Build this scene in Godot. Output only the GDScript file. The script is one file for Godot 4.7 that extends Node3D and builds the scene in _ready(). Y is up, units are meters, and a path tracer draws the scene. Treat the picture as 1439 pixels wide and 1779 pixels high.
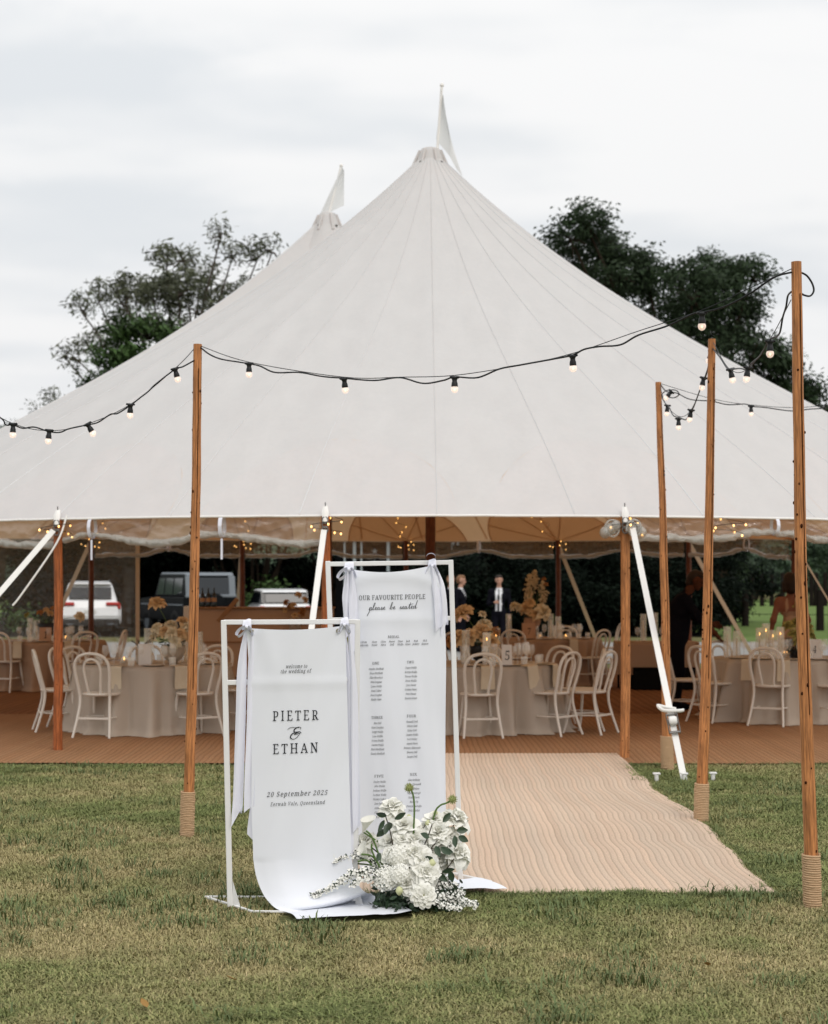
extends Node3D
# The lens: F is the focal length in pixels of a 1439 x 1779 picture, HOR its horizon row, EYE the height of the lens in metres.
const F := 3000.0
const EYE := 1.7
const HOR := 1010.0
var rng := RandomNumberGenerator.new()
var noise := FastNoiseLite.new()
var M := {}
var taken := {}

# ------------------------------------------------------------------ mesh builder
class MB:
	var v := PackedVector3Array()
	var n := PackedVector3Array()
	var t := PackedVector2Array()
	var c := PackedColorArray()
	var i := PackedInt32Array()
	var col := Color(1, 1, 1)
	var tinted := false
	func vert(p: Vector3, nn: Vector3, uv := Vector2.ZERO) -> int:
		v.append(p); n.append(nn); t.append(uv); c.append(col)
		return v.size() - 1
	func tri(a: int, b: int, d: int) -> void:
		var g := (v[b] - v[a]).cross(v[d] - v[a])
		i.append(a)
		if g.dot(n[a] + n[b] + n[d]) > 0.0:
			i.append(d); i.append(b)
		else:
			i.append(b); i.append(d)
	func quad(a: Vector3, b: Vector3, d: Vector3, e: Vector3, out := Vector3.ZERO) -> void:
		var nn := -(b - a).cross(d - a)
		if nn.length_squared() < 1e-16: nn = -(d - a).cross(e - a)
		nn = nn.normalized()
		if out != Vector3.ZERO and nn.dot(out) < 0.0: nn = -nn
		var l := (b - a).length()
		var m := (e - a).length()
		var k := vert(a, nn, Vector2(0, 0)); vert(b, nn, Vector2(l, 0)); vert(d, nn, Vector2(l, m)); vert(e, nn, Vector2(0, m))
		tri(k, k + 1, k + 2); tri(k, k + 2, k + 3)
	func poly3(a: Vector3, b: Vector3, d: Vector3, out := Vector3.ZERO) -> void:
		var nn := -(b - a).cross(d - a).normalized()
		if out != Vector3.ZERO and nn.dot(out) < 0.0: nn = -nn
		var k := vert(a, nn); vert(b, nn, Vector2(1, 0)); vert(d, nn, Vector2(0, 1))
		tri(k, k + 1, k + 2)
	# a box with chamfered edges
	func box(ctr: Vector3, size: Vector3, bs := Basis(), bev := 0.0) -> void:
		var h := size * 0.5
		var bv := minf(bev, minf(h.x, minf(h.y, h.z)) * 0.9)
		for ax in 3:
			for s in [-1.0, 1.0]:
				var u := (ax + 1) % 3
				var w := (ax + 2) % 3
				var pts := []
				for q in [[-1.0, -1.0], [1.0, -1.0], [1.0, 1.0], [-1.0, 1.0]]:
					var p := Vector3.ZERO
					p[ax] = h[ax] * s; p[u] = (h[u] - bv) * q[0]; p[w] = (h[w] - bv) * q[1]
					pts.append(ctr + bs * p)
				var o := Vector3.ZERO
				o[ax] = s
				quad(pts[0], pts[1], pts[2], pts[3], bs * o)
		if bv <= 0.0: return
		for ax in 3:
			var u := (ax + 1) % 3
			var w := (ax + 2) % 3
			for su in [-1.0, 1.0]:
				for sw in [-1.0, 1.0]:
					var a := Vector3.ZERO
					a[ax] = -(h[ax] - bv); a[u] = h[u] * su; a[w] = (h[w] - bv) * sw
					var b := a
					b[u] = (h[u] - bv) * su; b[w] = h[w] * sw
					var a2 := a
					a2[ax] = -a[ax]
					var b2 := b
					b2[ax] = -b[ax]
					var o := Vector3.ZERO
					o[u] = su; o[w] = sw
					quad(ctr + bs * a, ctr + bs * b, ctr + bs * b2, ctr + bs * a2, bs * o)
		for sx in [-1.0, 1.0]:
			for sy in [-1.0, 1.0]:
				for sz in [-1.0, 1.0]:
					poly3(ctr + bs * Vector3(h.x * sx, (h.y - bv) * sy, (h.z - bv) * sz), ctr + bs * Vector3((h.x - bv) * sx, h.y * sy, (h.z - bv) * sz), ctr + bs * Vector3((h.x - bv) * sx, (h.y - bv) * sy, h.z * sz), bs * Vector3(sx, sy, sz))
	# a round bar along a path; rr is one radius or one per point
	func tube(path: PackedVector3Array, rr, sides := 8, caps := true, squash := 1.0) -> void:
		var m := path.size()
		if m < 2: return
		var dir := (path[1] - path[0]).normalized()
		var up := Vector3.UP if absf(dir.y) < 0.9 else Vector3.RIGHT
		var sx := dir.cross(up).normalized()
		var along := 0.0
		var first := v.size()
		for k in m:
			var d2: Vector3 = (path[mini(k + 1, m - 1)] - path[maxi(k - 1, 0)]).normalized()
			if d2.length_squared() > 0.5: dir = d2
			sx = (sx - dir * sx.dot(dir)).normalized()
			var sy := dir.cross(sx)
			if k > 0: along += (path[k] - path[k - 1]).length()
			var r: float = rr[k] if rr is Array or rr is PackedFloat32Array else rr
			for j in sides + 1:
				var a := TAU * j / sides
				var nn := sx * cos(a) + sy * sin(a)
				vert(path[k] + sx * cos(a) * r + sy * sin(a) * r * squash, nn, Vector2(float(j) / sides, along))
		for k in m - 1:
			for j in sides:
				var a := first + k * (sides + 1) + j
				tri(a, a + 1, a + sides + 2); tri(a, a + sides + 2, a + sides + 1)
		if caps:
			for e in [0, m - 1]:
				var nn: Vector3 = (path[0] - path[1]).normalized() if e == 0 else (path[m - 1] - path[m - 2]).normalized()
				var ct := vert(path[e], nn, Vector2(0.5, 0.02))
				var ring := v.size()
				for j in sides + 1:
					var q: Vector3 = v[first + e * (sides + 1) + j]
					vert(q, nn, Vector2(0.5 + 0.2 * cos(TAU * j / sides), 0.2 * sin(TAU * j / sides)))
				for j in sides: tri(ct, ring + j, ring + j + 1)
	# a turned shape: pr holds (radius, height)
	func lathe(pr: Array, segs := 16, xf := Transform3D()) -> void:
		var first := v.size()
		var m := pr.size()
		for k in m:
			var tg: Vector2 = (pr[mini(k + 1, m - 1)] - pr[maxi(k - 1, 0)])
			if tg.length() < 1e-6: tg = Vector2(0, 1)
			tg = tg.normalized()
			for j in segs + 1:
				var a := TAU * j / segs
				var o := Vector3(cos(a), 0, sin(a))
				vert(xf * (o * pr[k].x + Vector3(0, pr[k].y, 0)), (xf.basis * (o * tg.y - Vector3(0, tg.x, 0))).normalized(), Vector2(float(j) / segs, pr[k].y))
		for k in m - 1:
			for j in segs:
				var a := first + k * (segs + 1) + j
				tri(a, a + 1, a + segs + 2); tri(a, a + segs + 2, a + segs + 1)
	# rows of points -> a smooth sheet
	func sheet(rows: Array, closed := false, uvs := Vector2(1, 1)) -> void:
		var m := rows.size()
		var w: int = rows[0].size()
		var acc := PackedVector3Array()
		acc.resize(m * w)
		var ids := PackedInt32Array()
		for k in m - 1:
			for j in (w if closed else w - 1):
				var j2 := (j + 1) % w
				var a: Vector3 = rows[k][j]
				var b: Vector3 = rows[k][j2]
				var d: Vector3 = rows[k + 1][j2]
				var e: Vector3 = rows[k + 1][j]
				var g := -(b - a).cross(d - a) - (d - a).cross(e - a)
				acc[k * w + j] += g; acc[k * w + j2] += g; acc[(k + 1) * w + j2] += g; acc[(k + 1) * w + j] += g
				ids.append_array([k * w + j, k * w + j2, (k + 1) * w + j2, k * w + j, (k + 1) * w + j2, (k + 1) * w + j])
		var first := v.size()
		for k in m:
			for j in w:
				var g := acc[k * w + j]
				vert(rows[k][j], g.normalized() if g.length_squared() > 1e-20 else Vector3.UP, Vector2(float(j) / (w - 1) * uvs.x, float(k) / (m - 1) * uvs.y))
		for q in ids: i.append(first + q)
	func ball(p: Vector3, r: Vector3, a := 10, b := 7, bs := Basis()) -> void:
		var pr := []
		for k in b + 1: pr.append(Vector2(maxf(sin(PI * k / b), 0.001), -cos(PI * k / b)))
		lathe(pr, a, Transform3D(bs * Basis.from_scale(r), p))
	func add(o: MB, xf: Transform3D) -> void:
		var first := v.size()
		var nb := xf.basis.inverse().transposed()
		for k in o.v.size():
			v.append(xf * o.v[k]); n.append((nb * o.n[k]).normalized()); t.append(o.t[k]); c.append(o.c[k] if o.tinted else col)
		for q in o.i: i.append(first + q)
	func mesh() -> ArrayMesh:
		var a := []
		a.resize(Mesh.ARRAY_MAX)
		a[Mesh.ARRAY_VERTEX] = v; a[Mesh.ARRAY_NORMAL] = n; a[Mesh.ARRAY_TEX_UV] = t; a[Mesh.ARRAY_INDEX] = i
		if tinted: a[Mesh.ARRAY_COLOR] = c
		var r := ArrayMesh.new()
		r.add_surface_from_arrays(Mesh.PRIMITIVE_TRIANGLES, a)
		return r

# ------------------------------------------------------------------ naming and tagging
func obj(called: String, m, mat: Material, parent: Node3D = self, at := Vector3.ZERO) -> MeshInstance3D:
	var o := MeshInstance3D.new()
	o.mesh = m.mesh() if m is MB else m
	o.material_override = mat
	o.name = numbered(called) if parent == self else inner(called, parent)
	o.position = at
	parent.add_child(o, true)
	return o
func numbered(called: String) -> String:
	taken[called] = taken.get(called, -1) + 1
	return called if taken[called] == 0 else "%s_%03d" % [called, taken[called]]
func inner(called: String, p: Node) -> String:
	var k := 0
	var s := called
	while p.has_node(NodePath(s)):
		k += 1
		s = "%s_%03d" % [called, k]
	return s
func tag(o: Node3D, label: String, category := "", group := "", kind := "") -> Node3D:
	if label: o.set_meta("label", label)
	if category: o.set_meta("category", category)
	if group: o.set_meta("group", group)
	if kind: o.set_meta("kind", kind)
	return o
func thing(called: String, label: String, category: String, at := Vector3.ZERO, turn := 0.0, group := "") -> Node3D:
	var o := Node3D.new()
	o.name = numbered(called)
	add_child(o, true)
	o.position = at
	o.rotation.y = turn
	tag(o, label, category, group)
	return o
func dup(root: Node3D, at: Vector3, turn: float, label: String, group := "") -> Node3D:
	var base := str(root.name)
	if base.length() > 4 and base.substr(base.length() - 4, 1) == "_" and base.right(3).is_valid_int(): base = base.left(-4)
	var r: Node3D = root.duplicate()
	r.name = numbered(base)
	add_child(r, true)
	r.position = at
	r.rotation = Vector3(0, turn, 0)
	r.set_meta("label", label)
	if group: r.set_meta("group", group)
	return r

# ------------------------------------------------------------------ places
func P(u: float, w: float, d: float) -> Vector3:
	return Vector3((u - 719.5) / F * d, EYE + (HOR - w) / F * d, -d)
func G(u: float, w: float) -> Vector3:
	var d := EYE * F / (w - HOR)
	return Vector3((u - 719.5) / F * d, 0, -d)
func line(a: Vector3, b: Vector3, k := 2) -> PackedVector3Array:
	var r := PackedVector3Array()
	for q in k: r.append(a.lerp(b, float(q) / (k - 1)))
	return r
func curve(pts: Array, per := 6) -> PackedVector3Array:
	var r := PackedVector3Array()
	var m := pts.size()
	for k in m - 1:
		var p0: Vector3 = pts[maxi(k - 1, 0)]
		var p1: Vector3 = pts[k]
		var p2: Vector3 = pts[k + 1]
		var p3: Vector3 = pts[mini(k + 2, m - 1)]
		for q in per:
			r.append(p1.cubic_interpolate(p2, p0, p3, float(q) / per))
	r.append(pts[m - 1])
	return r
func N(x: float, y: float, z := 0.0) -> float:
	return noise.get_noise_3d(x, y, z)

# ------------------------------------------------------------------ materials
func lin(r: float, g: float, b: float, a := 1.0) -> Color:
	var c := Color(r, g, b).linear_to_srgb()
	c.a = a
	return c
func mat(key: String, c: Color, rough := 0.8, spec := 0.4) -> StandardMaterial3D:
	var m := StandardMaterial3D.new()
	m.resource_name = key
	m.albedo_color = c
	m.roughness = rough
	m.metallic_specular = spec
	M[key] = m
	return m
func tex(w: int, h: int, f: Callable) -> ImageTexture:
	var im := Image.create(w, h, false, Image.FORMAT_RGB8)
	for y in h:
		for x in w:
			im.set_pixel(x, y, f.call(x, y))
	return ImageTexture.create_from_image(im)
func bumpy(m: StandardMaterial3D, t: Texture2D, s: float, cm: float) -> void:
	m.heightmap_enabled = true
	m.heightmap_texture = t
	m.heightmap_scale = cm
	m.uv1_triplanar = true
	m.uv1_world_triplanar = false
	m.uv1_scale = Vector3(s, s, s)
func glass(key: String, c: Color, a: float, rough := 0.03) -> StandardMaterial3D:
	var m := mat(key, Color(c.r, c.g, c.b, a), rough, 0.5)
	m.transparency = BaseMaterial3D.TRANSPARENCY_ALPHA
	m.cull_mode = BaseMaterial3D.CULL_DISABLED
	return m
func glow(key: String, c: Color, e: float) -> StandardMaterial3D:
	var m := mat(key, Color(0.9, 0.85, 0.75), 0.3)
	m.emission_enabled = true
	m.emission = c
	m.emission_energy_multiplier = e
	return m

func wrapn(fn: FastNoiseLite, x: float, y: float, w: float, h: float) -> float:
	# noise that repeats without a seam
	var bx := clampf((x - w * 0.8) / (w * 0.2), 0, 1)
	var by := clampf((y - h * 0.8) / (h * 0.2), 0, 1)
	var a := lerpf(fn.get_noise_2d(x, y), fn.get_noise_2d(x - w, y), bx)
	var b := lerpf(fn.get_noise_2d(x, y - h), fn.get_noise_2d(x - w, y - h), bx)
	return lerpf(a, b, by)

func make_materials() -> void:
	var fn := FastNoiseLite.new()
	fn.seed = 5
	fn.noise_type = FastNoiseLite.TYPE_SIMPLEX_SMOOTH
	fn.fractal_octaves = 4
	fn.frequency = 0.03
	# wood: grain runs along v
	var wood := tex(128, 1024, func(x, y):
		var g: float = wrapn(fn, x * 3.0, y * 0.12, 384.0, 122.88) * 0.6 + wrapn(fn, x * 9.0 + 40.0, y * 0.35, 1152.0, 358.4) * 0.5
		var b: float = 0.84 + g * 0.42
		return Color(clampf(b, 0, 1), clampf(b * 0.97, 0, 1), clampf(b * 0.92, 0, 1)))
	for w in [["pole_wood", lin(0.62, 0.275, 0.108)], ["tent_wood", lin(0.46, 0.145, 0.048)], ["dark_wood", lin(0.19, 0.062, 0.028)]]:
		var m := mat(w[0], w[1], 0.55, 0.4)
		m.albedo_texture = wood
		m.heightmap_enabled = true
		m.heightmap_texture = wood
		m.heightmap_scale = 0.12
		m.uv1_scale = Vector3(1, 0.8, 1)
	var weave := tex(128, 128, func(x, y):
		var a: float = 0.5 + 0.22 * sin(TAU * x / 8.0) * (1.0 if (int(y) / 4) % 2 == 0 else -1.0) + 0.3 * wrapn(fn, x * 2.0, y * 2.0, 256, 256)
		return Color(clampf(a, 0, 1), clampf(a, 0, 1), clampf(a, 0, 1)))
	var blot := tex(256, 256, func(x, y):
		var a: float = 0.5 + 0.5 * wrapn(fn, x, y, 256, 256)
		return Color(a, a, a))
	var canvas := mat("canvas", lin(0.778, 0.792, 0.798), 0.85, 0.2)
	canvas.backlight_enabled = true
	canvas.backlight = Color(0.80, 0.62, 0.455)
	bumpy(canvas, blot, 0.35, 1.2)
	canvas.albedo_texture = tex(256, 256, func(x, y):
		var a: float = 0.98 + 0.022 * wrapn(fn, x, y * 0.6, 256, 153.6) + 0.012 * wrapn(fn, x * 5.0, y * 5.0, 1280, 1280)
		return Color(a, a, a * 0.995))
	var seam := mat("canvas_seam", lin(0.69, 0.69, 0.69), 0.85, 0.2)
	seam.backlight_enabled = true
	seam.backlight = Color(0.3, 0.2, 0.12)
	mat("hem", lin(0.85, 0.83, 0.80), 0.7)
	var patch := mat("patch", lin(0.74, 0.62, 0.50), 0.85, 0.2)
	patch.backlight_enabled = true
	patch.backlight = Color(1.0, 0.90, 0.80)
	var wbm := mat("webbing", lin(0.42, 0.23, 0.12), 0.85, 0.2)
	wbm.backlight_enabled = true
	wbm.backlight = Color(1.0, 0.9, 0.8)
	var flagm := mat("flag_cloth", lin(0.76, 0.77, 0.77), 0.85, 0.2)
	flagm.backlight_enabled = true
	flagm.backlight = Color(0.5, 0.5, 0.5)
	var film := glass("clear_film", Color(0.84, 0.80, 0.75), 0.24, 0.05)
	bumpy(film, blot, 3.0, 1.2)
	var roll := glass("film_roll", Color(0.78, 0.77, 0.74), 0.55, 0.12)
	bumpy(roll, blot, 5.0, 1.6)
	var panel := glass("clear_panel", Color(0.8, 0.85, 0.85), 0.10, 0.06)
	bumpy(panel, blot, 0.9, 1.5)
	var white := mat("strap", lin(0.80, 0.79, 0.76), 0.6)
	bumpy(white, weave, 20.0, 0.05)
	mat("strap_tan", lin(0.62, 0.50, 0.36), 0.7)
	var ban := mat("banner", lin(0.815, 0.84, 0.895), 0.9, 0.15)
	ban.backlight_enabled = true
	ban.backlight = Color(0.25, 0.25, 0.27)
	var rib := mat("ribbon", lin(0.82, 0.835, 0.92), 0.7, 0.3)
	rib.backlight_enabled = true
	rib.backlight = Color(0.35, 0.35, 0.38)
	mat("ink", lin(0.012, 0.014, 0.017), 0.9, 0.1)
	mat("frame_white", lin(0.80, 0.80, 0.79), 0.35, 0.5)
	var brass := mat("brass", lin(0.35, 0.31, 0.2), 0.4)
	brass.metallic = 0.8
	var steel := mat("steel", lin(0.20, 0.19, 0.18), 0.4)
	steel.metallic = 0.8
	mat("black_plastic", lin(0.010, 0.011, 0.012), 0.45)
	var bg := glow("bulb_glow", Color(1.0, 0.88, 0.80), 0.62)
	bg.albedo_color = Color(0.95, 0.92, 0.9, 0.42)
	bg.roughness = 0.04
	bg.transparency = BaseMaterial3D.TRANSPARENCY_ALPHA
	glow("bulb_core", Color(1.0, 0.8, 0.55), 3.0)
	glow("fairy_glow", Color(1.0, 0.74, 0.40), 3.0)
	glow("flame_glow", Color(1.0, 0.70, 0.36), 6.0)
	var rope := mat("rope", lin(0.56, 0.385, 0.235), 0.95, 0.1)
	bumpy(rope, weave, 25.0, 0.2)
	mat("knot_dark", lin(0.045, 0.016, 0.008), 0.9, 0.1)
	var coir := mat("coir", Color(1, 1, 1), 0.95, 0.1)
	coir.vertex_color_use_as_albedo = true
	coir.albedo_texture = tex(128, 128, func(x, y):
		var a: float = 0.90 + 0.07 * sin(TAU * x / 8.0) * (1.0 if (int(y) / 4) % 2 == 0 else -1.0) + 0.10 * wrapn(fn, x * 2.0, y * 2.0, 256, 256)
		return Color(clampf(a, 0, 1), clampf(a, 0, 1), clampf(a, 0, 1)))
	bumpy(coir, weave, 9.0, 0.3)
	mat("floor_under", lin(0.26, 0.115, 0.05), 0.95, 0.1)
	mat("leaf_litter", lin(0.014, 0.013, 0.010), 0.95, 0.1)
	var cream := mat("cream_paint", lin(0.76, 0.71, 0.63), 0.4, 0.45)
	bumpy(cream, blot, 4.0, 0.1)
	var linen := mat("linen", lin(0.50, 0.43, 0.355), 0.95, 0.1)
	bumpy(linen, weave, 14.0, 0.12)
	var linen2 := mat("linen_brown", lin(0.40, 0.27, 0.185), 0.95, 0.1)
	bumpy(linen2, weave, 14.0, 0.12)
	var nap := mat("napkin", lin(0.66, 0.57, 0.43), 0.95, 0.1)
	bumpy(nap, weave, 20.0, 0.1)
	mat("card", lin(0.74, 0.70, 0.65), 0.8, 0.2)
	glass("clear_glass", Color(1.0, 1.0, 0.97), 0.19, 0.03)
	mat("wax", lin(0.80, 0.72, 0.56), 0.6)
	mat("terracotta", lin(0.50, 0.30, 0.19), 0.9)
	mat("stoneware", lin(0.50, 0.43, 0.34), 0.7)
	mat("plate", lin(0.60, 0.53, 0.44), 0.4)
	mat("dark_vase", lin(0.02, 0.02, 0.022), 0.4)
	for w in [["bloom_peach", 0.72, 0.50, 0.27], ["bloom_cream", 0.80, 0.70, 0.50], ["bloom_rust", 0.46, 0.22, 0.08], ["bloom_lime", 0.36, 0.32, 0.10], ["pampas", 0.64, 0.52, 0.34]]:
		var m := mat(w[0], lin(w[1], w[2], w[3]), 0.9, 0.1)
		m.backlight_enabled = true
		m.backlight = Color(0.3, 0.3, 0.3)
	var pet := mat("petal", lin(0.91, 0.905, 0.86), 0.75, 0.2)
	pet.backlight_enabled = true
	pet.backlight = Color(0.55, 0.55, 0.5)
	var pet2 := mat("petal_green", lin(0.66, 0.68, 0.40), 0.75, 0.2)
	pet2.backlight_enabled = true
	pet2.backlight = Color(0.4, 0.42, 0.3)
	mat("stem_green", lin(0.10, 0.17, 0.045), 0.6)
	mat("stem_brown", lin(0.05, 0.035, 0.025), 0.8)
	mat("pod_green", lin(0.30, 0.33, 0.12), 0.8)
	var lf := mat("leaf", lin(0.028, 0.058, 0.026), 0.45, 0.5)
	lf.backlight_enabled = true
	lf.backlight = Color(0.2, 0.2, 0.2)
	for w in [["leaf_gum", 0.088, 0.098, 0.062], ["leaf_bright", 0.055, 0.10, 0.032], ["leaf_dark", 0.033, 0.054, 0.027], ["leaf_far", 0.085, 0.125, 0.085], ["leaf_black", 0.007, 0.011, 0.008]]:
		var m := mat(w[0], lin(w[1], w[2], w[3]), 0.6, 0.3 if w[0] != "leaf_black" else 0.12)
		m.vertex_color_use_as_albedo = true
		m.backlight_enabled = true
		m.backlight = Color(0.3, 0.3, 0.25)
	var bark := mat("bark", lin(0.040, 0.030, 0.022), 0.95, 0.1)
	bumpy(bark, blot, 3.0, 4.0)
	mat("bark_pale", lin(0.085, 0.07, 0.058), 0.9, 0.1)
	var blade := mat("blade", Color(1, 1, 1), 0.8, 0.2)
	blade.vertex_color_use_as_albedo = true
	blade.backlight_enabled = true
	blade.backlight = Color(0.35, 0.35, 0.25)
	var turf := tex(512, 512, func(x, y):
		var a: float = clampf(0.5 + 0.9 * wrapn(fn, x * 0.5, y * 0.5, 256, 256), 0, 1)
		var b: float = 0.7 + 0.6 * wrapn(fn, x * 6.0, y * 6.0, 3072, 3072)
		return Color(lerpf(0.13, 0.27, a) * b, lerpf(0.14, 0.235, a) * b, lerpf(0.06, 0.11, a) * b).linear_to_srgb())
	var g := mat("turf", Color(1, 1, 1), 0.95, 0.1)
	g.albedo_texture = turf
	g.uv1_triplanar = true
	g.uv1_world_triplanar = true
	g.uv1_scale = Vector3(0.31, 0.31, 0.31)
	var pd := mat("paddock", lin(1.35, 1.75, 1.0), 0.95, 0.1)
	pd.albedo_color = Color(1, 1, 1)
	pd.albedo_texture = tex(256, 256, func(x, y):
		var a: float = 0.5 + 0.7 * wrapn(fn, x * 0.6, y * 2.0, 153.6, 512)
		return Color(lerpf(0.10, 0.15, a), lerpf(0.16, 0.20, a), lerpf(0.045, 0.07, a)).linear_to_srgb())
	pd.uv1_triplanar = true
	pd.uv1_world_triplanar = true
	pd.uv1_scale = Vector3(0.06, 0.06, 0.06)
	var gravel := mat("gravel", Color(1, 1, 1), 0.95, 0.2)
	gravel.albedo_texture = tex(256, 256, func(x, y):
		var b: float = 0.27 + 0.16 * wrapn(fn, x * 8.0, y * 8.0, 2048, 2048)
		return Color(b, b * 0.97, b * 0.92).linear_to_srgb())
	gravel.uv1_triplanar = true
	gravel.uv1_world_triplanar = true
	gravel.uv1_scale = Vector3(0.5, 0.5, 0.5)
	mat("hill", lin(0.07, 0.10, 0.065), 0.95, 0.1)
	var wc := mat("car_white", lin(0.78, 0.79, 0.80), 0.25, 0.5)
	wc.clearcoat_enabled = true
	var bc := mat("car_black", lin(0.005, 0.006, 0.007), 0.45, 0.2)
	bc.clearcoat_enabled = false
	mat("car_silver", lin(0.19, 0.215, 0.24), 0.35, 0.4)
	mat("car_glass", lin(0.012, 0.015, 0.018), 0.05, 0.6)
	mat("car_trim", lin(0.02, 0.02, 0.02), 0.7)
	mat("tyre", lin(0.015, 0.015, 0.015), 0.9)
	mat("tail_red", lin(0.45, 0.02, 0.02), 0.2)
	mat("number_plate", lin(0.7, 0.7, 0.68), 0.5)
	mat("shed_dark", lin(0.014, 0.015, 0.016), 0.85, 0.15)
	mat("shed_post", lin(0.36, 0.42, 0.43), 0.6)
	mat("post_dark", lin(0.018, 0.014, 0.012), 0.9, 0.1)
	mat("bottle_dark", lin(0.008, 0.008, 0.007), 0.1, 0.5)
	mat("label_tan", lin(0.5, 0.30, 0.17), 0.8)
	mat("box_black", lin(0.008, 0.008, 0.008), 0.9, 0.1)
	mat("bar_cloth", lin(0.58, 0.40, 0.275), 0.95, 0.1)
	mat("sawn_wood", lin(0.36, 0.20, 0.10), 0.8)
	var sk := mat("person_body", Color(1, 1, 1), 0.9, 0.1)
	sk.vertex_color_use_as_albedo = true
	mat("hair_dark", lin(0.022, 0.012, 0.008), 0.6)
	mat("hair_fair", lin(0.20, 0.10, 0.045), 0.6)
	mat("dry_leaf", lin(0.30, 0.17, 0.05), 0.8)

func make_camera_and_light() -> void:
	var cam := Camera3D.new()
	cam.name = "camera"
	cam.projection = Camera3D.PROJECTION_FRUSTUM
	cam.near = 0.1
	cam.far = 1500.0
	cam.size = 1779.0 / F * 0.1
	cam.frustum_offset = Vector2(0, (HOR - 889.5) / F * 0.1)
	cam.position = Vector3(0, EYE, 0)
	add_child(cam)
	cam.current = true
	var we := WorldEnvironment.new()
	we.name = "environment"
	var e := Environment.new()
	e.background_mode = Environment.BG_SKY
	e.tonemap_mode = Environment.TONE_MAPPER_LINEAR
	e.tonemap_exposure = 1.05
	e.sdfgi_enabled = true
	e.ssao_enabled = true
	e.ssil_enabled = true
	var sky := Sky.new()
	var pano := PanoramaSkyMaterial.new()
	pano.panorama = sky_picture()
	sky.sky_material = pano
	e.sky = sky
	we.environment = e
	var lens := CameraAttributesPhysical.new()
	lens.exposure_aperture = 3.4
	lens.frustum_focal_length = 50.0
	lens.frustum_focus_distance = 9.1
	lens.frustum_far = 1500.0
	we.camera_attributes = lens
	add_child(we)
	var sun := DirectionalLight3D.new()
	sun.name = "sun"
	sun.light_color = Color(1.0, 0.965, 0.93)
	sun.light_energy = 0.40
	sun.light_angular_distance = 35.0
	sun.shadow_enabled = true
	add_child(sun)
	sun.look_at_from_position(Vector3(3.0, 7.5, 6.5), Vector3.ZERO)

func sky_picture() -> ImageTexture:
	# thin overcast: long soft streaks of cloud on a layer 1 km up, a little brighter towards the zenith
	var w := 2048
	var h := 1024
	var im := Image.create(w, h, false, Image.FORMAT_RGBF)
	var a := FastNoiseLite.new()
	a.seed = 11; a.fractal_octaves = 4; a.frequency = 1.0; a.noise_type = FastNoiseLite.TYPE_SIMPLEX_SMOOTH
	a.domain_warp_enabled = true; a.domain_warp_amplitude = 0.35; a.domain_warp_frequency = 0.8
	var b := FastNoiseLite.new()
	b.seed = 23; b.fractal_octaves = 3; b.frequency = 1.0
	im.fill(Color(0.70, 0.70, 0.70))
	for y in h / 2:
		var el := PI * (0.5 - (y + 0.5) / h)
		var se := sin(el)
		for x in w:
			var az := TAU * (x + 0.5) / w
			var k := 1.0 / (se + 0.16)
			var px := sin(az) * cos(el) * k
			var pz := cos(az) * cos(el) * k
			var c := a.get_noise_2d(px * 0.55, pz * 1.25) + 0.45 * b.get_noise_2d(px * 1.9, pz * 4.0)
			c = smoothstep(-0.5, 0.38, c)
			var g := lerpf(0.93, 1.22, pow(clampf(se, 0, 1), 0.9))
			var lo := Vector3(0.725, 0.755, 0.785)
			var hi := Vector3(0.885, 0.887, 0.89)
			var s := lo.lerp(hi, c) * g
			var near := clampf(1.0 - el / 0.30, 0, 1)
			s = s.lerp(Vector3(0.87, 0.868, 0.875), near * near * 0.75)
			im.set_pixel(x, y, Color(s.x, s.y, s.z))
	return ImageTexture.create_from_image(im)

# ------------------------------------------------------------------ the marquee
const P1 := Vector2(0.23, -24.2)
const P2 := Vector2(-1.39, -27.8)
const TOP1 := 7.78
const TOP2 := 7.64
var arc_front := 0.0
var arc_side := 0.0
var arc_back := 0.0
var round_all := 0.0
func tent_setup() -> void:
	arc_front = PI * 8.0
	arc_side = (P2 - P1).length()
	arc_back = PI * 7.0
	round_all = arc_front + arc_back + 2.0 * arc_side
# q is metres along the eave, from where the left side meets the front curve: [eave point, point of the ridge above it]
func rim(q: float) -> Array:
	q = fposmod(q, round_all)
	var e := (P2 - P1).normalized()
	var th0 := atan2(-e.x, -e.y)
	var ctr := P1
	var th := 0.0
	var r := 8.0
	var hi := TOP1
	if q < arc_front:
		th = th0 - PI / 2 + q / 8.0
	elif q < arc_front + arc_side:
		th = th0 + PI / 2
		var w := (q - arc_front) / arc_side
		ctr = P1.lerp(P2, w)
		hi = lerpf(TOP1, TOP2, w) - 1.6 * sin(PI * w)
	elif q < arc_front + arc_side + arc_back:
		var l := (q - arc_front - arc_side) / arc_back
		th = th0 + PI / 2 + PI * l
		ctr = P2
		r = 8.0 - 2.4 * pow(sin(PI * l), 1.5)
		hi = TOP2
	else:
		th = th0 - PI / 2
		var w := 1.0 - (q - arc_front - arc_side - arc_back) / arc_side
		ctr = P1.lerp(P2, w)
		hi = lerpf(TOP1, TOP2, w) - 1.6 * sin(PI * w)
	var o := Vector2(sin(th), cos(th))
	var ey := 2.325
	var ex := ctr + o * r
	if ex.y < -27.0: ey += 0.17 * smoothstep(-27.0, -32.0, ex.y)
	return [Vector3(ex.x, ey, ex.y), Vector3(ctr.x, hi, ctr.y)]
const SEAMS := 42.0
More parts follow.
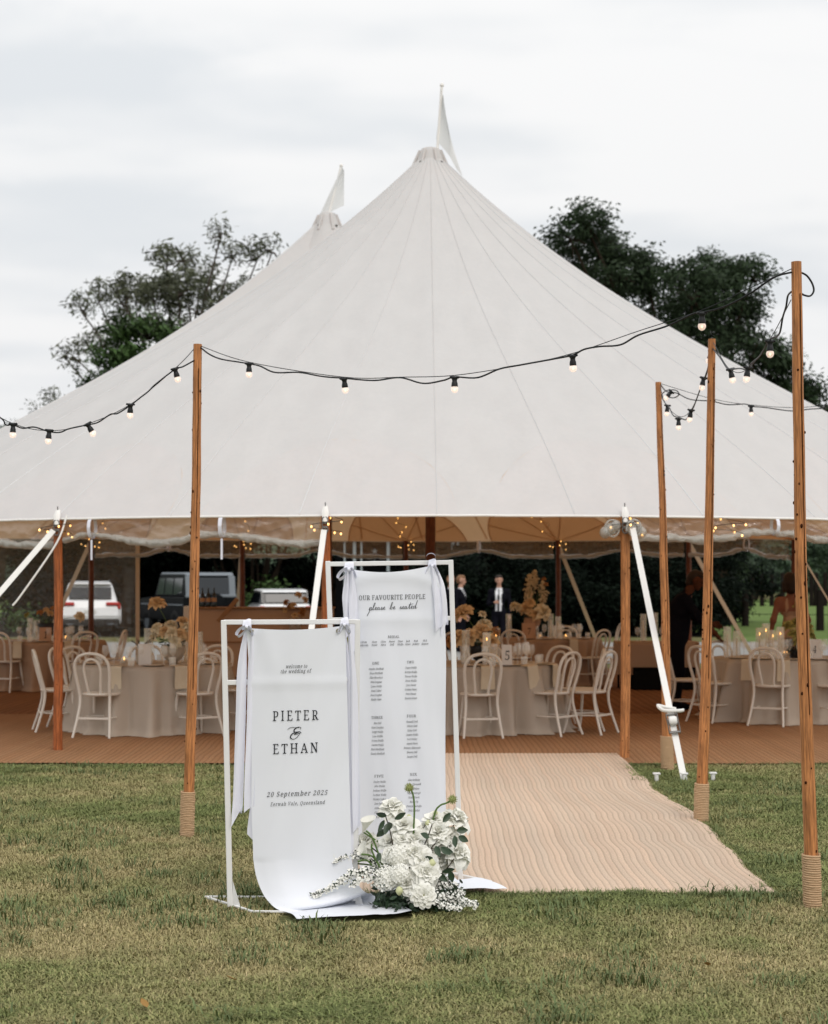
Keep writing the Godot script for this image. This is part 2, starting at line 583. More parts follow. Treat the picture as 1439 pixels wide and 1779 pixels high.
func roof(q: float, s: float) -> Vector3:
	var r := rim(q)
	var a: Vector3 = r[0]
	var b: Vector3 = r[1]
	var g := (1.0 - s) - 0.49 * s * (1.0 - s) * (1.0 - s)
	var p := Vector3(lerpf(b.x, a.x, s), a.y + (b.y - a.y) * g, lerpf(b.z, a.z, s))
	p.y += 0.008 * N(q * 260.0, s * 120.0, 300.0) * smoothstep(0.55, 0.97, s) * (1.0 - smoothstep(0.985, 1.0, s) * 0.5)
	p.y -= 0.045 * s * sin(PI * s) * (0.5 - 0.5 * cos(TAU * q / round_all * SEAMS)) * 1.5
	return p
func rim_at(u: float, far: bool) -> float:
	var best := 0.0
	var err := 1e9
	for k in 1600:
		var q := round_all * k / 1600.0
		var p: Vector3 = rim(q)[0]
		if (p.z < -26.5) != far: continue
		var d := absf(719.5 + p.x / -p.z * F - u)
		if d < err:
			err = d
			best = q
	return best

func roof_normal(q: float, s: float) -> Vector3:
	var d := 0.02
	var a := roof(q + d, s) - roof(q - d, s)
	var b := roof(q, minf(s + 0.003, 1.0)) - roof(q, s - 0.003)
	var nn := a.cross(b).normalized()
	return nn if nn.y > 0.0 else -nn

func make_tent(front_q: Array, far_q: Array) -> void:
	var t := thing("marquee", "large off-white sailcloth marquee with two pennant-topped peaks", "marquee", Vector3(P1.x, 0, P1.y))
	var off := -t.position
	var cols := 336
	var rows := 44
	var sh := []
	for k in rows + 1:
		var rr := PackedVector3Array()
		for j in cols:
			var q := round_all * j / cols
			var side := q > arc_front and q < arc_front + arc_side or q > round_all - arc_side
			rr.append(roof(q, lerpf(0.0 if side else 0.010, 1.0, pow(float(k) / rows, 1.15))) + off)
		sh.append(rr)
	var m := MB.new()
	m.sheet(sh, true)
	var canopy := obj("canopy", m, M.canvas, t)
	# seams lie proud of the cloth on the outside, webbing under it on the inside
	for k in int(SEAMS):
		var q := round_all * k / SEAMS
		var sm := MB.new()
		var a := []
		for j in 41:
			var s := lerpf(0.03, 0.998, j / 40.0)
			var nn := roof_normal(q, s)
			var w := 0.0055 if k % 3 == 0 else 0.0035
			var row := PackedVector3Array()
			for x in [-1.0, -0.4, 0.4, 1.0]:
				row.append(roof(q + x * w * 1.0, s) + nn * (0.007 if absf(x) < 0.5 else 0.001) + off)
			a.append(row)
		sm.sheet(a)
		obj("seam", sm, M.canvas_seam, canopy)
		var wb := MB.new()
		a = []
		for j in 31:
			var s := lerpf(0.22, 0.99, j / 30.0)
			var nn := roof_normal(q, s)
			var row := PackedVector3Array()
			for x in [-1.0, 1.0]: row.append(roof(q + x * 0.015, s) - nn * 0.022 + off)
			a.append(row)
		wb.sheet(a)
		obj("webbing", wb, M.webbing, canopy)
	var hem := MB.new()
	var hp := PackedVector3Array()
	for j in cols + 1: hp.append(roof(round_all * j / cols, 1.0) + off + Vector3(0, -0.008, 0))
	hem.tube(hp, 0.013, 6, false)
	obj("hem", hem, M.hem, t)
	# half-round reinforcing patches under the eave at each pole
	for q0 in front_q + far_q:
		var pm := MB.new()
		var a := []
		for k in 13:
			var row := PackedVector3Array()
			for j in 25:
				var an := PI * j / 24.0
				var rad := 1.25 * k / 12.0
				var s := 1.0 - sin(an) * rad * 1.05 / 8.0
				var q: float = q0 + cos(an) * rad
				row.append(roof(q, s) - roof_normal(q, minf(s, 0.99)) * 0.012 + off)
			a.append(row)
		pm.sheet(a)
		for j in [3, 8, 16, 21]:
			var an: float = PI * j / 24.0
			var pl := PackedVector3Array()
			for k in 9:
				var rad := 0.05 + 1.2 * k / 8.0
				pl.append(roof(q0 + cos(an) * rad, 1.0 - sin(an) * rad * 1.05 / 8.0) + off - Vector3(0, 0.018, 0))
			pm.tube(pl, 0.012, 4, false)
		var arc := PackedVector3Array()
		for j in 25:
			var an := PI * j / 24.0
			arc.append(roof(q0 + cos(an) * 1.25, 1.0 - sin(an) * 1.25 * 1.05 / 8.0) + off - Vector3(0, 0.016, 0))
		pm.tube(arc, 0.014, 4, false)
		obj("reinforcing_patch", pm, M.patch, canopy)
	# centre poles, caps, masts and pennants
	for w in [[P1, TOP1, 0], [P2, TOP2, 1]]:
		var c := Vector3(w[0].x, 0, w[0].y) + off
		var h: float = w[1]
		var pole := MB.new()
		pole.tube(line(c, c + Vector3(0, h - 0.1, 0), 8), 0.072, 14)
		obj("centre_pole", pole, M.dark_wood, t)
		var cap := MB.new()
		var lift := h - 0.30
		cap.lathe([Vector2(0.50, lift - 0.40), Vector2(0.38, lift - 0.20), Vector2(0.30, lift - 0.07), Vector2(0.25, lift + 0.02), Vector2(0.20, lift + 0.10), Vector2(0.165, lift + 0.20), Vector2(0.13, lift + 0.275), Vector2(0.09, lift + 0.29), Vector2(0.001, lift + 0.295)], 14, Transform3D(Basis(), c))
		for k in 7:
			var an := TAU * k / 7 + 0.3
			cap.tube(line(c + Vector3(cos(an) * 0.27, lift - 0.02, sin(an) * 0.27), c + Vector3(cos(an) * 0.15, lift + 0.25, sin(an) * 0.15), 3), 0.022, 6)
		var capo := obj("peak_cap", cap, M.canvas, t)
		for k in 5:
			var an := TAU * k / 5 + 0.9
			var rv := MB.new()
			rv.ball(c + Vector3(cos(an) * 0.245, lift + 0.05, sin(an) * 0.245), Vector3(0.022, 0.022, 0.022), 6, 4)
			obj("rivet", rv, M.steel, capo)
		var mast := MB.new()
		var mb := c + Vector3(0.09 if w[2] == 0 else 0.0, h - 0.12, 0.05)
		var mt := mb + (Vector3(0.07, 0.98, 0) if w[2] == 0 else Vector3(0.22, 0.86, 0))
		mast.tube(line(mb, mt, 4), 0.018, 8)
		mast.ball(mt, Vector3(0.03, 0.035, 0.03), 8, 5)
		obj("mast", mast, M.hem, t)
		var fl := MB.new()
		var a := []
		for k in 15:
			var f := k / 14.0
			var row := PackedVector3Array()
			for j in 7:
				var x := j / 6.0
				var p: Vector3
				if w[2] == 0:
					# limp pennant: wrapped round the mast, its tail falling along the right-hand slope
					var top := mt.lerp(mb, 0.05 + f * 0.72) - Vector3(0.02, 0, 0)
					var tail := mt + Vector3(0.015, -0.16, 0.03) + Vector3(0.27 * pow(f, 1.3), -1.14 * f, 0.10 * f)
					p = top.lerp(tail, x)
					p += Vector3(0.010 * sin(x * 9.0 + f * 4.0), 0, 0.06 * sin(x * 7.0 + f * 5.0) * x)
				else:
					var top := mt.lerp(mb, 0.04) + Vector3(0.02, 0, 0)
					var bl := mb + Vector3(-0.14, 0.02, 0.02)
					var br := mb + Vector3(0.27, 0.20, 0.06)
					p = top.lerp(bl, f).lerp((top + Vector3(0.035, -0.03, 0)).lerp(br, f), x) + Vector3(0, 0, 0.04 * sin(x * 6.0 + f * 3.0))
				row.append(p)
			a.append(row)
		fl.sheet(a)
		obj("pennant", fl, M.flag_cloth, t)

func wood_pole(a: Vector3, b: Vector3, r0: float, r1: float, bend: float, sd: int, sides := 14) -> Array:
	# [the shaft, its dark knots and nail holes]
	var g := RandomNumberGenerator.new()
	g.seed = sd
	var pth := PackedVector3Array()
	var rad := []
	var k := 26
	var ax := (b - a).normalized()
	var sx := ax.cross(Vector3(0, 0, 1)).normalized()
	var sy := ax.cross(sx)
	for j in k:
		var f := float(j) / (k - 1)
		pth.append(a.lerp(b, f) + sx * (bend * sin(PI * f) + 0.006 * N(f * 300.0, sd * 20.0)) + sy * 0.008 * N(f * 260.0, sd * 31.0 + 7.0))
		rad.append(lerpf(r0, r1, f) * (1.0 + 0.035 * N(f * 500.0, sd * 11.0 + 3.0)))
	var m := MB.new()
	m.tube(pth, rad, sides)
	var kn := MB.new()
	for j in int((b - a).length() * 12.0):
		var f := g.randf_range(0.03, 0.97)
		var an := g.randf_range(0.0, TAU)
		var q := f * (k - 1)
		var c: Vector3 = pth[int(q)].lerp(pth[mini(int(q) + 1, k - 1)], fposmod(q, 1.0))
		var r: float = rad[int(q)]
		var o := sx * cos(an) + sy * sin(an)
		var s := g.randf_range(0.003, 0.0075)
		kn.ball(c + o * (r * 0.985), Vector3(s, s * g.randf_range(1.0, 1.8), s), 6, 4)
	return [m, kn]

func make_side_pole(at: Vector3, top: Vector3, label: String, material: Material, sd: int, r := 0.044) -> void:
	var t := thing("tent_pole", label, "tent pole", at, 0.0, "side poles of the marquee")
	var a: Array = wood_pole(Vector3.ZERO, top - at, r, r * 0.93, 0.008, sd, 10)
	obj("shaft", a[0], material, t)
	tag(obj("knot", a[1], M.knot_dark, t), "", "", "", "stuff")
	var sp := MB.new()
	sp.tube(line(top - at, top - at + Vector3(0.0, 0.13, 0), 2), 0.006, 6)
	obj("spike", sp, M.steel, t)

func strap_mesh(a: Vector3, b: Vector3, w: float, face := Vector3(0, 0, 1)) -> MB:
	var m := MB.new()
	var ax := (b - a).normalized()
	var sx := ax.cross(face).normalized()
	var sy := ax.cross(sx).normalized()
	m.box((a + b) * 0.5, Vector3(w, (b - a).length(), 0.005), Basis(sx, ax, sy), 0.001)
	return m

func make_guy(top: Vector3, foot: Vector3, label: String, ratchet: float, w := 0.055, material: Material = null) -> void:
	var t := thing("guy_strap", label, "strap", foot, 0.0, "guy straps holding the marquee down")
	var a := top - foot
	obj("webbing_strap", strap_mesh(a, Vector3.ZERO, w), material if material else M.strap, t)
	if ratchet <= 0.0: return
	var c := a * ratchet
	var ax := a.normalized()
	var sx := ax.cross(Vector3(0, 0, 1)).normalized()
	var sy := sx.cross(ax).normalized()
	var bs := Basis(sx, ax, sy)
	var rt := MB.new()
	for s in [-1.0, 1.0]:
		rt.box(c + bs * Vector3(s * 0.046, 0, 0.02), Vector3(0.006, 0.20, 0.05), bs, 0.002)
	for y in [-0.09, 0.03, 0.09]:
		rt.tube(line(c + bs * Vector3(-0.045, y, 0.025), c + bs * Vector3(0.045, y, 0.025)), 0.009, 8)
	rt.box(c + bs * Vector3(0.0, -0.10, 0.035), Vector3(0.10, 0.018, 0.012), bs, 0.003)
	obj("ratchet", rt, M.steel, t)
	var wd := MB.new()
	wd.lathe([Vector2(0.001, -0.035), Vector2(0.035, -0.035), Vector2(0.042, -0.02), Vector2(0.042, 0.02), Vector2(0.035, 0.035), Vector2(0.001, 0.035)], 12, Transform3D(bs * Basis(Vector3(0, 0, 1), PI / 2), c + bs * Vector3(0, 0.02, 0.03)))
	obj("wound_strap", wd, M.strap, t)
	var kn := MB.new()
	kn.tube(curve([c + bs * Vector3(0.05, 0.16, 0.0), c + bs * Vector3(-0.04, 0.17, 0.03), c + bs * Vector3(-0.10, 0.20, 0.02), c + bs * Vector3(-0.06, 0.13, 0.04), c + bs * Vector3(0.06, 0.11, 0.04), c + bs * Vector3(0.11, 0.13, 0.01)], 6), 0.019, 8, true, 0.7)
	obj("knot", kn, M.strap, t)

func make_roll(q0: float, q1: float, ties: Array, drop: float, label: String, sd: int, coarse := 1.0, opening := 1.0) -> void:
	# a clear side curtain rolled up under the eave and tied
	var a0: Vector3 = rim((q0 + q1) * 0.5)[0]
	var t := thing("rolled_curtain", label, "tent curtain", Vector3(a0.x, 0, a0.z), 0.0, "clear side curtains rolled up under the eave")
	var off := -t.position
	var cnt := int((q1 - q0) / (0.035 * coarse))
	var rows := 10
	var sh := []
	for k in rows + 1: sh.append(PackedVector3Array())
	var pth := PackedVector3Array()
	var rad := []
	for j in cnt + 1:
		var q := lerpf(q0, q1, float(j) / cnt)
		var e: Vector3 = rim(q)[0]
		var o: Vector3 = e - rim(q)[1]
		o.y = 0
		o = o.normalized()
		var near := 9.0
		for x in ties: near = minf(near, absf(q - x))
		var d := drop * (0.62 + 0.38 * smoothstep(0.0, 0.75, near)) + 0.025 * N(q * 220.0, sd * 130.0)
		for k in rows + 1:
			var f := float(k) / rows
			var cr := 0.055 * sin(PI * (0.08 + 0.9 * f)) * (N(q * 520.0 + f * 160.0, f * 130.0 + sd * 500.0) + 0.7 * N(q * 1100.0 - f * 300.0, f * 260.0, sd * 100.0))
			sh[k].append(e + off + Vector3(0, -0.012 - d * f, 0) - o * (0.03 + 0.02 * f) + o * cr + Vector3(0, cr * 0.3, 0))
		pth.append(e + off + Vector3(0, -0.012 - d, 0) - o * 0.05 + o * 0.015 * N(q * 500.0, sd * 70.0) + Vector3(0, 0.012 * N(q * 420.0, sd * 90.0 + 50.0), 0))
		rad.append((0.026 + 0.014 * smoothstep(0.0, 0.3, near)) * (1.0 + 0.45 * N(q * 420.0, sd * 30.0 + 90.0)))
	var m := MB.new()
	m.sheet(sh)
	obj("clear_film", m, M.clear_film, t)
	var r := MB.new()
	r.tube(pth, rad, 9, true)
	# crumple the roll
	for k in r.v.size():
		var p := r.v[k]
		r.v[k] = p + r.n[k] * 0.016 * N(p.x * 800.0, p.y * 1500.0, p.z * 800.0 + sd * 400.0)
		r.n[k] = (r.n[k] + Vector3(N(p.x * 1500.0, p.y * 2600.0, 9.0 + p.z * 1200.0), 1.3 * N(p.x * 1500.0, p.y * 2600.0, 700.0 + p.z * 1200.0), N(p.x * 1500.0, p.y * 2600.0, 1400.0)) * 0.65).normalized()
	obj("roll", r, M.film_roll, t)
	for x in ties:
		var e: Vector3 = rim(x)[0]
		var o: Vector3 = e - rim(x)[1]
		o.y = 0
		o = o.normalized()
		var side := Vector3(-o.z, 0, o.x)
		var tm := MB.new()
		var loop := []
		for k in 13:
			var an := TAU * k / 12.0
			var ct := e + off + Vector3(0, -0.012 - drop * 0.34, 0) - o * 0.03
			loop.append(ct + o * 0.062 * cos(an) + Vector3(0, drop * 0.36 + 0.03, 0) * sin(an) * 0.9)
		var band := []
		for p in loop: band.append(PackedVector3Array([p - side * 0.02, p + side * 0.02]))
		tm.sheet(band)
		if opening > 0.5:
			tm.box(e + off + Vector3(0, -0.02 - drop * 0.62 - 0.14, 0) - o * 0.02, Vector3(0.022, 0.20, 0.004), Basis(side, Vector3.UP, o))
		obj("tie", tm, M.ribbon, t)

func make_lights_string(q: float, label: String, sd: int) -> void:
	# warm fairy lights: down the seam under the canopy to a pole head and round it
	var g := RandomNumberGenerator.new()
	g.seed = sd
	var r := rim(q)
	var e: Vector3 = r[0]
	var t := thing("fairy_light_string", label, "fairy lights", Vector3(e.x, 0, e.z), 0.0, "warm fairy lights under the marquee roof")
	var off := -t.position
	var pts := []
	for k in 11:
		var s := lerpf(0.80, 0.985, k / 10.0)
		pts.append(roof(q + 0.12 * sin(k * 2.1 + sd), s) + off + Vector3(0, -0.05 - 0.03 * absf(sin(k * 1.7)), 0))
	for k in 6:
		var an := k * 1.3
		pts.append(e + off + Vector3(0.13 * cos(an) * (1.0 + 0.4 * g.randf()), -0.06 - 0.022 * k + 0.02 * g.randf(), 0.13 * sin(an)))
	var w := MB.new()
	w.tube(curve(pts, 4), 0.003, 4)
	obj("wire", w, M.black_plastic, t)
	var b := MB.new()
	b.ball(Vector3.ZERO, Vector3(0.0095, 0.012, 0.0095), 6, 5)
	var bm := b.mesh()
	for k in pts.size():
		if k < 11 and k % 2 == 1 and g.randf() < 0.45: continue
		obj("light", bm, M.fairy_glow, t, pts[k] + Vector3(g.randf_range(-0.02, 0.02), -0.02, g.randf_range(-0.02, 0.02)))

func make_marquee_all() -> void:
	tent_setup()
	var fq := []
	for u in [-420.0, 99.0, 568.0, 1085.0, 1590.0]: fq.append(rim_at(u, false))
	if fq[0] > fq[1]: fq[0] -= round_all
	var far := []
	for u in [157.0, 421.0, 706.0, 968.0, 1195.0, 1380.0]: far.append(rim_at(u, true))
	make_tent(fq, far)
	var names := ["", "knotty reddish tent pole at the left of the entrance side", "tent pole half hidden behind the tall seating sign", "clean golden tent pole at the right edge of the entrance mat", ""]
	for k in [1, 2, 3]:
		var e: Vector3 = rim(fq[k])[0]
		make_side_pole(Vector3(e.x, 0, e.z), e + Vector3(0, -0.01, 0), names[k], [M.tent_wood, M.tent_wood, M.pole_wood][k - 1], 20 + k, 0.047)
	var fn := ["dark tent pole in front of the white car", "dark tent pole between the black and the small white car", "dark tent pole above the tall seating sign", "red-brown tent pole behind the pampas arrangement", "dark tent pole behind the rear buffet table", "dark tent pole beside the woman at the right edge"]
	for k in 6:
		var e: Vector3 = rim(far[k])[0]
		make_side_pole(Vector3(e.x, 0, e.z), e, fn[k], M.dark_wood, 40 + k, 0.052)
	# guy straps: the three in front, then those behind
	var e1: Vector3 = rim(fq[1])[0]
	var e2: Vector3 = rim(fq[2])[0]
	var e3: Vector3 = rim(fq[3])[0]
	make_guy(e3 + Vector3(0.06, -0.08, 0.06), G(1190, 1360), "white guy strap with steel ratchet beside the entrance mat", 0.205)
	make_guy(e2 + Vector3(-0.01, -0.14, 0.06), Vector3(-1.02, 0, -14.4), "white guy strap running down behind the two signs", 0.2)
	make_guy(e1 + Vector3(-0.03, -0.12, 0.06), Vector3(-5.05, 0, -15.3), "white guy strap slanting out of the left edge", 0.0)
	for w in [[0, Vector3(-7.2, 0, -32.6), "tan guy strap slanting in front of the white car"], [1, Vector3(-3.7, 0, -35.6), "cream guy strap slanting past the black car"], [3, Vector3(3.95, 0, -35.6), "tan guy strap slanting right beside the pampas arrangement"], [4, Vector3(6.9, 0, -34.6), "tan guy strap behind the waiter in black"], [5, Vector3(8.6, 0, -32.5), "thin pale guy strap at the right edge of the picture"]]:
		make_guy(rim(far[w[0]])[0] + Vector3(0, -0.06, 0), w[1], w[2], 0.0, 0.075 if w[0] != 5 else 0.03, M.strap_tan if w[0] != 1 else M.strap)
	var rp := thing("guy_rope", "thin cord tied to the strap at the left tent pole", "rope", e1)
	var rm := MB.new()
	rm.tube(curve([Vector3(0.10, 0.03, 0.05), Vector3(0.02, -0.25, 0.15), Vector3(-0.28, -0.75, 0.34), Vector3(-0.36, -0.86, 0.38)], 6), 0.010, 6)
	obj("cord", rm, M.strap, rp)
	# shackles and cloth corners where the straps meet the poles
	for k in [1, 2, 3]:
		var e: Vector3 = rim(fq[k])[0]
		var t := thing("corner_fitting", ["", "steel shackle and cloth loop on the left tent pole", "steel shackle with lights above the tall sign", "big knot of clear film on the right entrance pole"][k], "shackle", e, 0.0)
		var m := MB.new()
		for j in 3:
			var loop := []
			for x in 9: loop.append(Vector3(0.028 * cos(TAU * x / 8.0), -0.05 - j * 0.045 + 0.03 * sin(TAU * x / 8.0), 0.055))
			m.tube(curve(loop, 2), 0.008, 6)
		obj("shackle", m, M.steel, t)
		var c := MB.new()
		c.sheet([curve([Vector3(-0.02, 0.085, -0.02), Vector3(0, 0.09, 0.0), Vector3(0.02, 0.085, -0.02)], 3), curve([Vector3(-0.035, 0.02, 0.045), Vector3(0, 0.025, 0.055), Vector3(0.035, 0.02, 0.045)], 3), curve([Vector3(-0.022, -0.06, 0.06), Vector3(0, -0.065, 0.07), Vector3(0.022, -0.06, 0.06)], 3)])
		obj("cloth_loop", c, M.hem, t)
		if k == 3:
			for s in [-1.0, 1.0]:
				var sp := []
				for x in 30:
					var an: float = x * 0.55
					var rr: float = 0.02 + 0.0026 * x
					sp.append(Vector3(-0.02 + s * 0.10 + rr * cos(an) * 0.8, -0.13 + rr * sin(an), 0.05 + 0.03 * s + x * 0.0006))
				var fm := MB.new()
				fm.tube(curve(sp, 2), 0.022, 6, true, 0.5)
				for x in 3: fm.ball(Vector3(-0.02 + s * (0.07 + 0.05 * x), -0.10 - 0.03 * x, 0.03), Vector3(0.055, 0.06, 0.045), 9, 6)
				obj("film_knot", fm, M.film_roll, t)
	# rolled curtains: two runs in front, five behind
	var step := round_all / SEAMS
	make_roll(fq[0] + 0.1, fq[1] - 0.05, [fq[1] - 1.3], 0.25, "crumpled clear curtain rolled up at the far left of the eave", 1, 1.0, 0.0)
	var mid: float = lerpf(fq[1], fq[2], 0.14)
	make_roll(fq[1] + 0.05, fq[2] - 0.06, [mid, lerpf(fq[1], fq[2], 0.64)], 0.25, "crumpled clear curtain tied with white ribbons above the left table", 2)
	make_roll(fq[3] + 0.12, fq[4] - 0.1, [lerpf(fq[3], fq[4], 0.46)], 0.20, "crumpled clear curtain rolled up right of the entrance", 3, 1.0, 0.0)
	var fl := ["rear rolled curtain above the white car", "rear rolled curtain above the two parked cars", "rear rolled curtain left of the pampas table pole", "rear rolled curtain right of the two men in suits", "rear rolled curtain above the waiter in black", "rear rolled curtain at the right edge"]
	for k in 5:
		make_roll(far[k + 1] + 0.06, far[k] - 0.06, [lerpf(far[k + 1], far[k], 0.5)], 0.30, fl[k + 1], 10 + k, 2.2, 0.0)
	var ln := ["fairy lights round the head of the left tent pole", "fairy lights round the pole head behind the tall sign", "fairy lights round the right entrance pole", "fairy lights over the white car", "fairy lights over the black car", "fairy lights over the tall seating sign", "fairy lights over the pampas arrangement", "fairy lights right of the entrance pole"]
	var lq := [fq[1], fq[2], fq[3], far[0], far[1], far[2], far[3], lerpf(fq[3], fq[4], 0.3)]
	for k in 8: make_lights_string(lq[k], ln[k], 60 + k)
	# the clear wall left down at the back left, and its cream edge
	var q0: float = far[0] + 3.6
	var q1: float = lerpf(far[0], far[1], 0.30)
	var t := thing("clear_wall", "hanging clear plastic wall in front of the white car", "tent curtain", Vector3(rim(q1)[0].x, 0, rim(q1)[0].z))
	var rows := []
	for k in 15:
		var row := PackedVector3Array()
		for j in 80:
			var q := lerpf(q0, q1, j / 79.0)
			var e: Vector3 = rim(q)[0]
			row.append(Vector3(e.x, e.y - 0.02 - (e.y - 0.04) * k / 14.0, e.z) - t.position + Vector3(0.03 * N(q * 300.0, k * 8.0), 0, 0.05 * N(q * 300.0, k * 6.0, 7.0)))
		rows.append(row)
	var pm := MB.new()
	pm.sheet(rows)
	obj("clear_film", pm, M.clear_panel, t)
	var em := MB.new()
	em.box(Vector3(0, 1.2, 0.02), Vector3(0.075, 2.35, 0.012), Basis(), 0.003)
	obj("edge_strip", em, M.strap_tan, t)

# ------------------------------------------------------------------ ground, mats, grass
func flat(called: String, a: Vector3, b: Vector3, m: Material, label := "") -> void:
	var k := MB.new()
	k.quad(a, Vector3(b.x, a.y, a.z), Vector3(b.x, a.y, b.z), Vector3(a.x, a.y, b.z), Vector3.UP)
	tag(obj(called, k, m), label, "", "", "structure")

func ribs(x0: float, x1: float, z0: float, z1: float, pitch: float, per: int, dz: float, col: Color, edge: bool, sd: float) -> MB:
	# ribbed coconut matting: every rib is relief, wandering a little as it runs away from the lens
	var m := MB.new()
	m.tinted = true
	var nu := int((x1 - x0) / pitch) * per
	var nz := int((z1 - z0) / dz)
	var rows := []
	for k in nz + 1:
		var row := PackedVector3Array()
		var z := lerpf(z0, z1, float(k) / nz)
		for j in nu + 1:
			var x := lerpf(x0, x1, float(j) / nu)
			var ph := float(j) / per
			var wob := 0.034 * N(x * 14.0, z * 36.0, sd) + 0.012 * N(x * 45.0, z * 160.0, sd + 9.0)
			var y := 0.016 + 0.0060 * absf(sin(PI * ph)) + 0.014 * (0.5 + 0.5 * N(x * 28.0, z * 42.0, sd + 4.0)) + 0.005 * N(x * 60.0, z * 110.0, sd + 5.0)
			var px := x + wob
			if edge:
				y += 0.022 * smoothstep(-15.6, -16.2, z)
				px += (0.05 * N(z * 55.0, 3.0, sd) + 0.022 * absf(sin(z * 3.1))) * smoothstep(0.55, 1.0, float(j) / nu)
				var ed := minf(minf(float(j) / nu, 1.0 - float(j) / nu) * (x1 - x0), float(nz - k) / nz * (z1 - z0))
				y *= smoothstep(-0.02, 0.06, ed)
			var pz := z + (0.03 * N(x * 45.0, 5.0, sd + 2.0) if edge else 0.02 * N(x * 30.0, 8.0, sd)) * smoothstep(z1 - 0.3, z1, z)
			row.append(Vector3(px, y, pz))
		rows.append(row)
	m.sheet(rows)
	var w := nu + 1
	for q in m.v.size():
		var j := q % w
		var p := m.v[q]
		var rib := int(float(j) / per)
		var g := 1.0 + 0.13 * N(rib * 77.0, p.z * 6.0, sd) + 0.12 * N(p.x * 25.0, p.z * 25.0, sd + 3.0)
		if j % per == 0: g *= 0.74
		var pink := 0.05 * N(rib * 91.0, p.z * 16.0, sd + 11.0)
		m.c[q] = Color(col.r * g * (1.0 + pink), col.g * g, col.b * g * (1.0 - pink * 0.6))
	return m

func in_mat(x: float, z: float) -> bool:
	if x > -0.70 and x < 0.02 and z < -8.53 and z > -9.02: return true
	return x > -0.84 and x < 1.94 and z < -9.38 and z > -16.6 or z < -15.85 - 0.25 * clampf(x * 0.2, 0.0, 1.0)
func make_ground() -> void:
	flat("ground", Vector3(-900, 0, 60), Vector3(900, 0, -900), M.turf)
	flat("gravel_drive", Vector3(-60, 0.012, -35.5), Vector3(11, 0.012, -48.0), M.gravel)
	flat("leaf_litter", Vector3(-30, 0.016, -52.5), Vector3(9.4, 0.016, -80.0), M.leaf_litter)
	flat("paddock", Vector3(9.4, 0.008, -36.0), Vector3(260, 0.008, -160.0), M.paddock)
	flat("paddock", Vector3(-260, 0.006, -30.0), Vector3(-13.0, 0.006, -160.0), M.paddock)
	var hl := MB.new()
	var rows := []
	for k in 14:
		var row := PackedVector3Array()
		for j in 60:
			var x := lerpf(-420, 420, j / 59.0)
			var f := k / 13.0
			row.append(Vector3(x, -1.0 + sin(PI * f * 0.5) * (21.0 + 15.0 * N(x * 0.5, 4.0) + 16.0 * smoothstep(40.0, 120.0, absf(x))), -330.0 - 120.0 * f))
		rows.append(row)
	hl.sheet(rows)
	tag(obj("hill", hl, M.hill), "", "", "", "structure")
	flat("tent_floor", Vector3(-9.5, 0.014, -18.4), Vector3(9.5, 0.014, -33.3), M.floor_under)
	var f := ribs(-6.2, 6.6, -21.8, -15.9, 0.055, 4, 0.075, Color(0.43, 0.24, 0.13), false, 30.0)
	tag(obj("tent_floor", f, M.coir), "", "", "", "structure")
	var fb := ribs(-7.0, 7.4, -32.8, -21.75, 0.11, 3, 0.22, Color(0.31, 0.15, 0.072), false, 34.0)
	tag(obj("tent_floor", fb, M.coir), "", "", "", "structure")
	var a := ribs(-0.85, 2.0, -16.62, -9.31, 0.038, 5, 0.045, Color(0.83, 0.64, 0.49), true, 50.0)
	tag(obj("entrance_mat", a, M.coir), "pale ribbed coir mat running from the lawn into the marquee", "mat")

func grass_tuft(blades: int, hgt: float, spread: float, sd: int) -> ArrayMesh:
	var g := RandomNumberGenerator.new()
	g.seed = sd
	var m := MB.new()
	for k in blades:
		var p := Vector3(g.randf_range(-spread, spread), -0.004, g.randf_range(-spread, spread))
		var an := g.randf() * TAU
		var h := hgt * g.randf_range(0.55, 1.25)
		var w := g.randf_range(0.0016, 0.0030)
		var o := Vector3(cos(an), 0, sin(an))
		var s := Vector3(-o.z, 0, o.x)
		var ln := g.randf_range(0.35, 1.5)
		var p1 := p + o * h * ln * 0.35 + Vector3(0, h * 0.6, 0)
		var p2 := p + o * h * ln * 1.0 + Vector3(0, h * (1.0 - 0.35 * ln), 0)
		var nn := (Vector3.UP * 0.6 - o * 0.5).normalized()
		var q := m.vert(p - s * w, nn)
		m.vert(p + s * w, nn); m.vert(p1 - s * w * 0.8, nn); m.vert(p1 + s * w * 0.8, nn); m.vert(p2, nn)
		m.tri(q, q + 1, q + 3); m.tri(q, q + 3, q + 2); m.tri(q + 2, q + 3, q + 4)
	return m.mesh()
func scatter(called: String, mesh: Mesh, xf: Array, cols: PackedColorArray, m: Material, parent: Node3D = self) -> MultiMeshInstance3D:
	var mm := MultiMesh.new()
	mm.transform_format = MultiMesh.TRANSFORM_3D
	mm.use_colors = true
	mm.mesh = mesh
	mm.instance_count = xf.size()
	for k in xf.size():
		mm.set_instance_transform(k, xf[k])
		mm.set_instance_color(k, cols[k])
	var o := MultiMeshInstance3D.new()
	o.multimesh = mm
	o.material_override = m
	o.name = numbered(called) if parent == self else inner(called, parent)
	parent.add_child(o, true)
	o.set_meta("kind", "stuff")
	return o
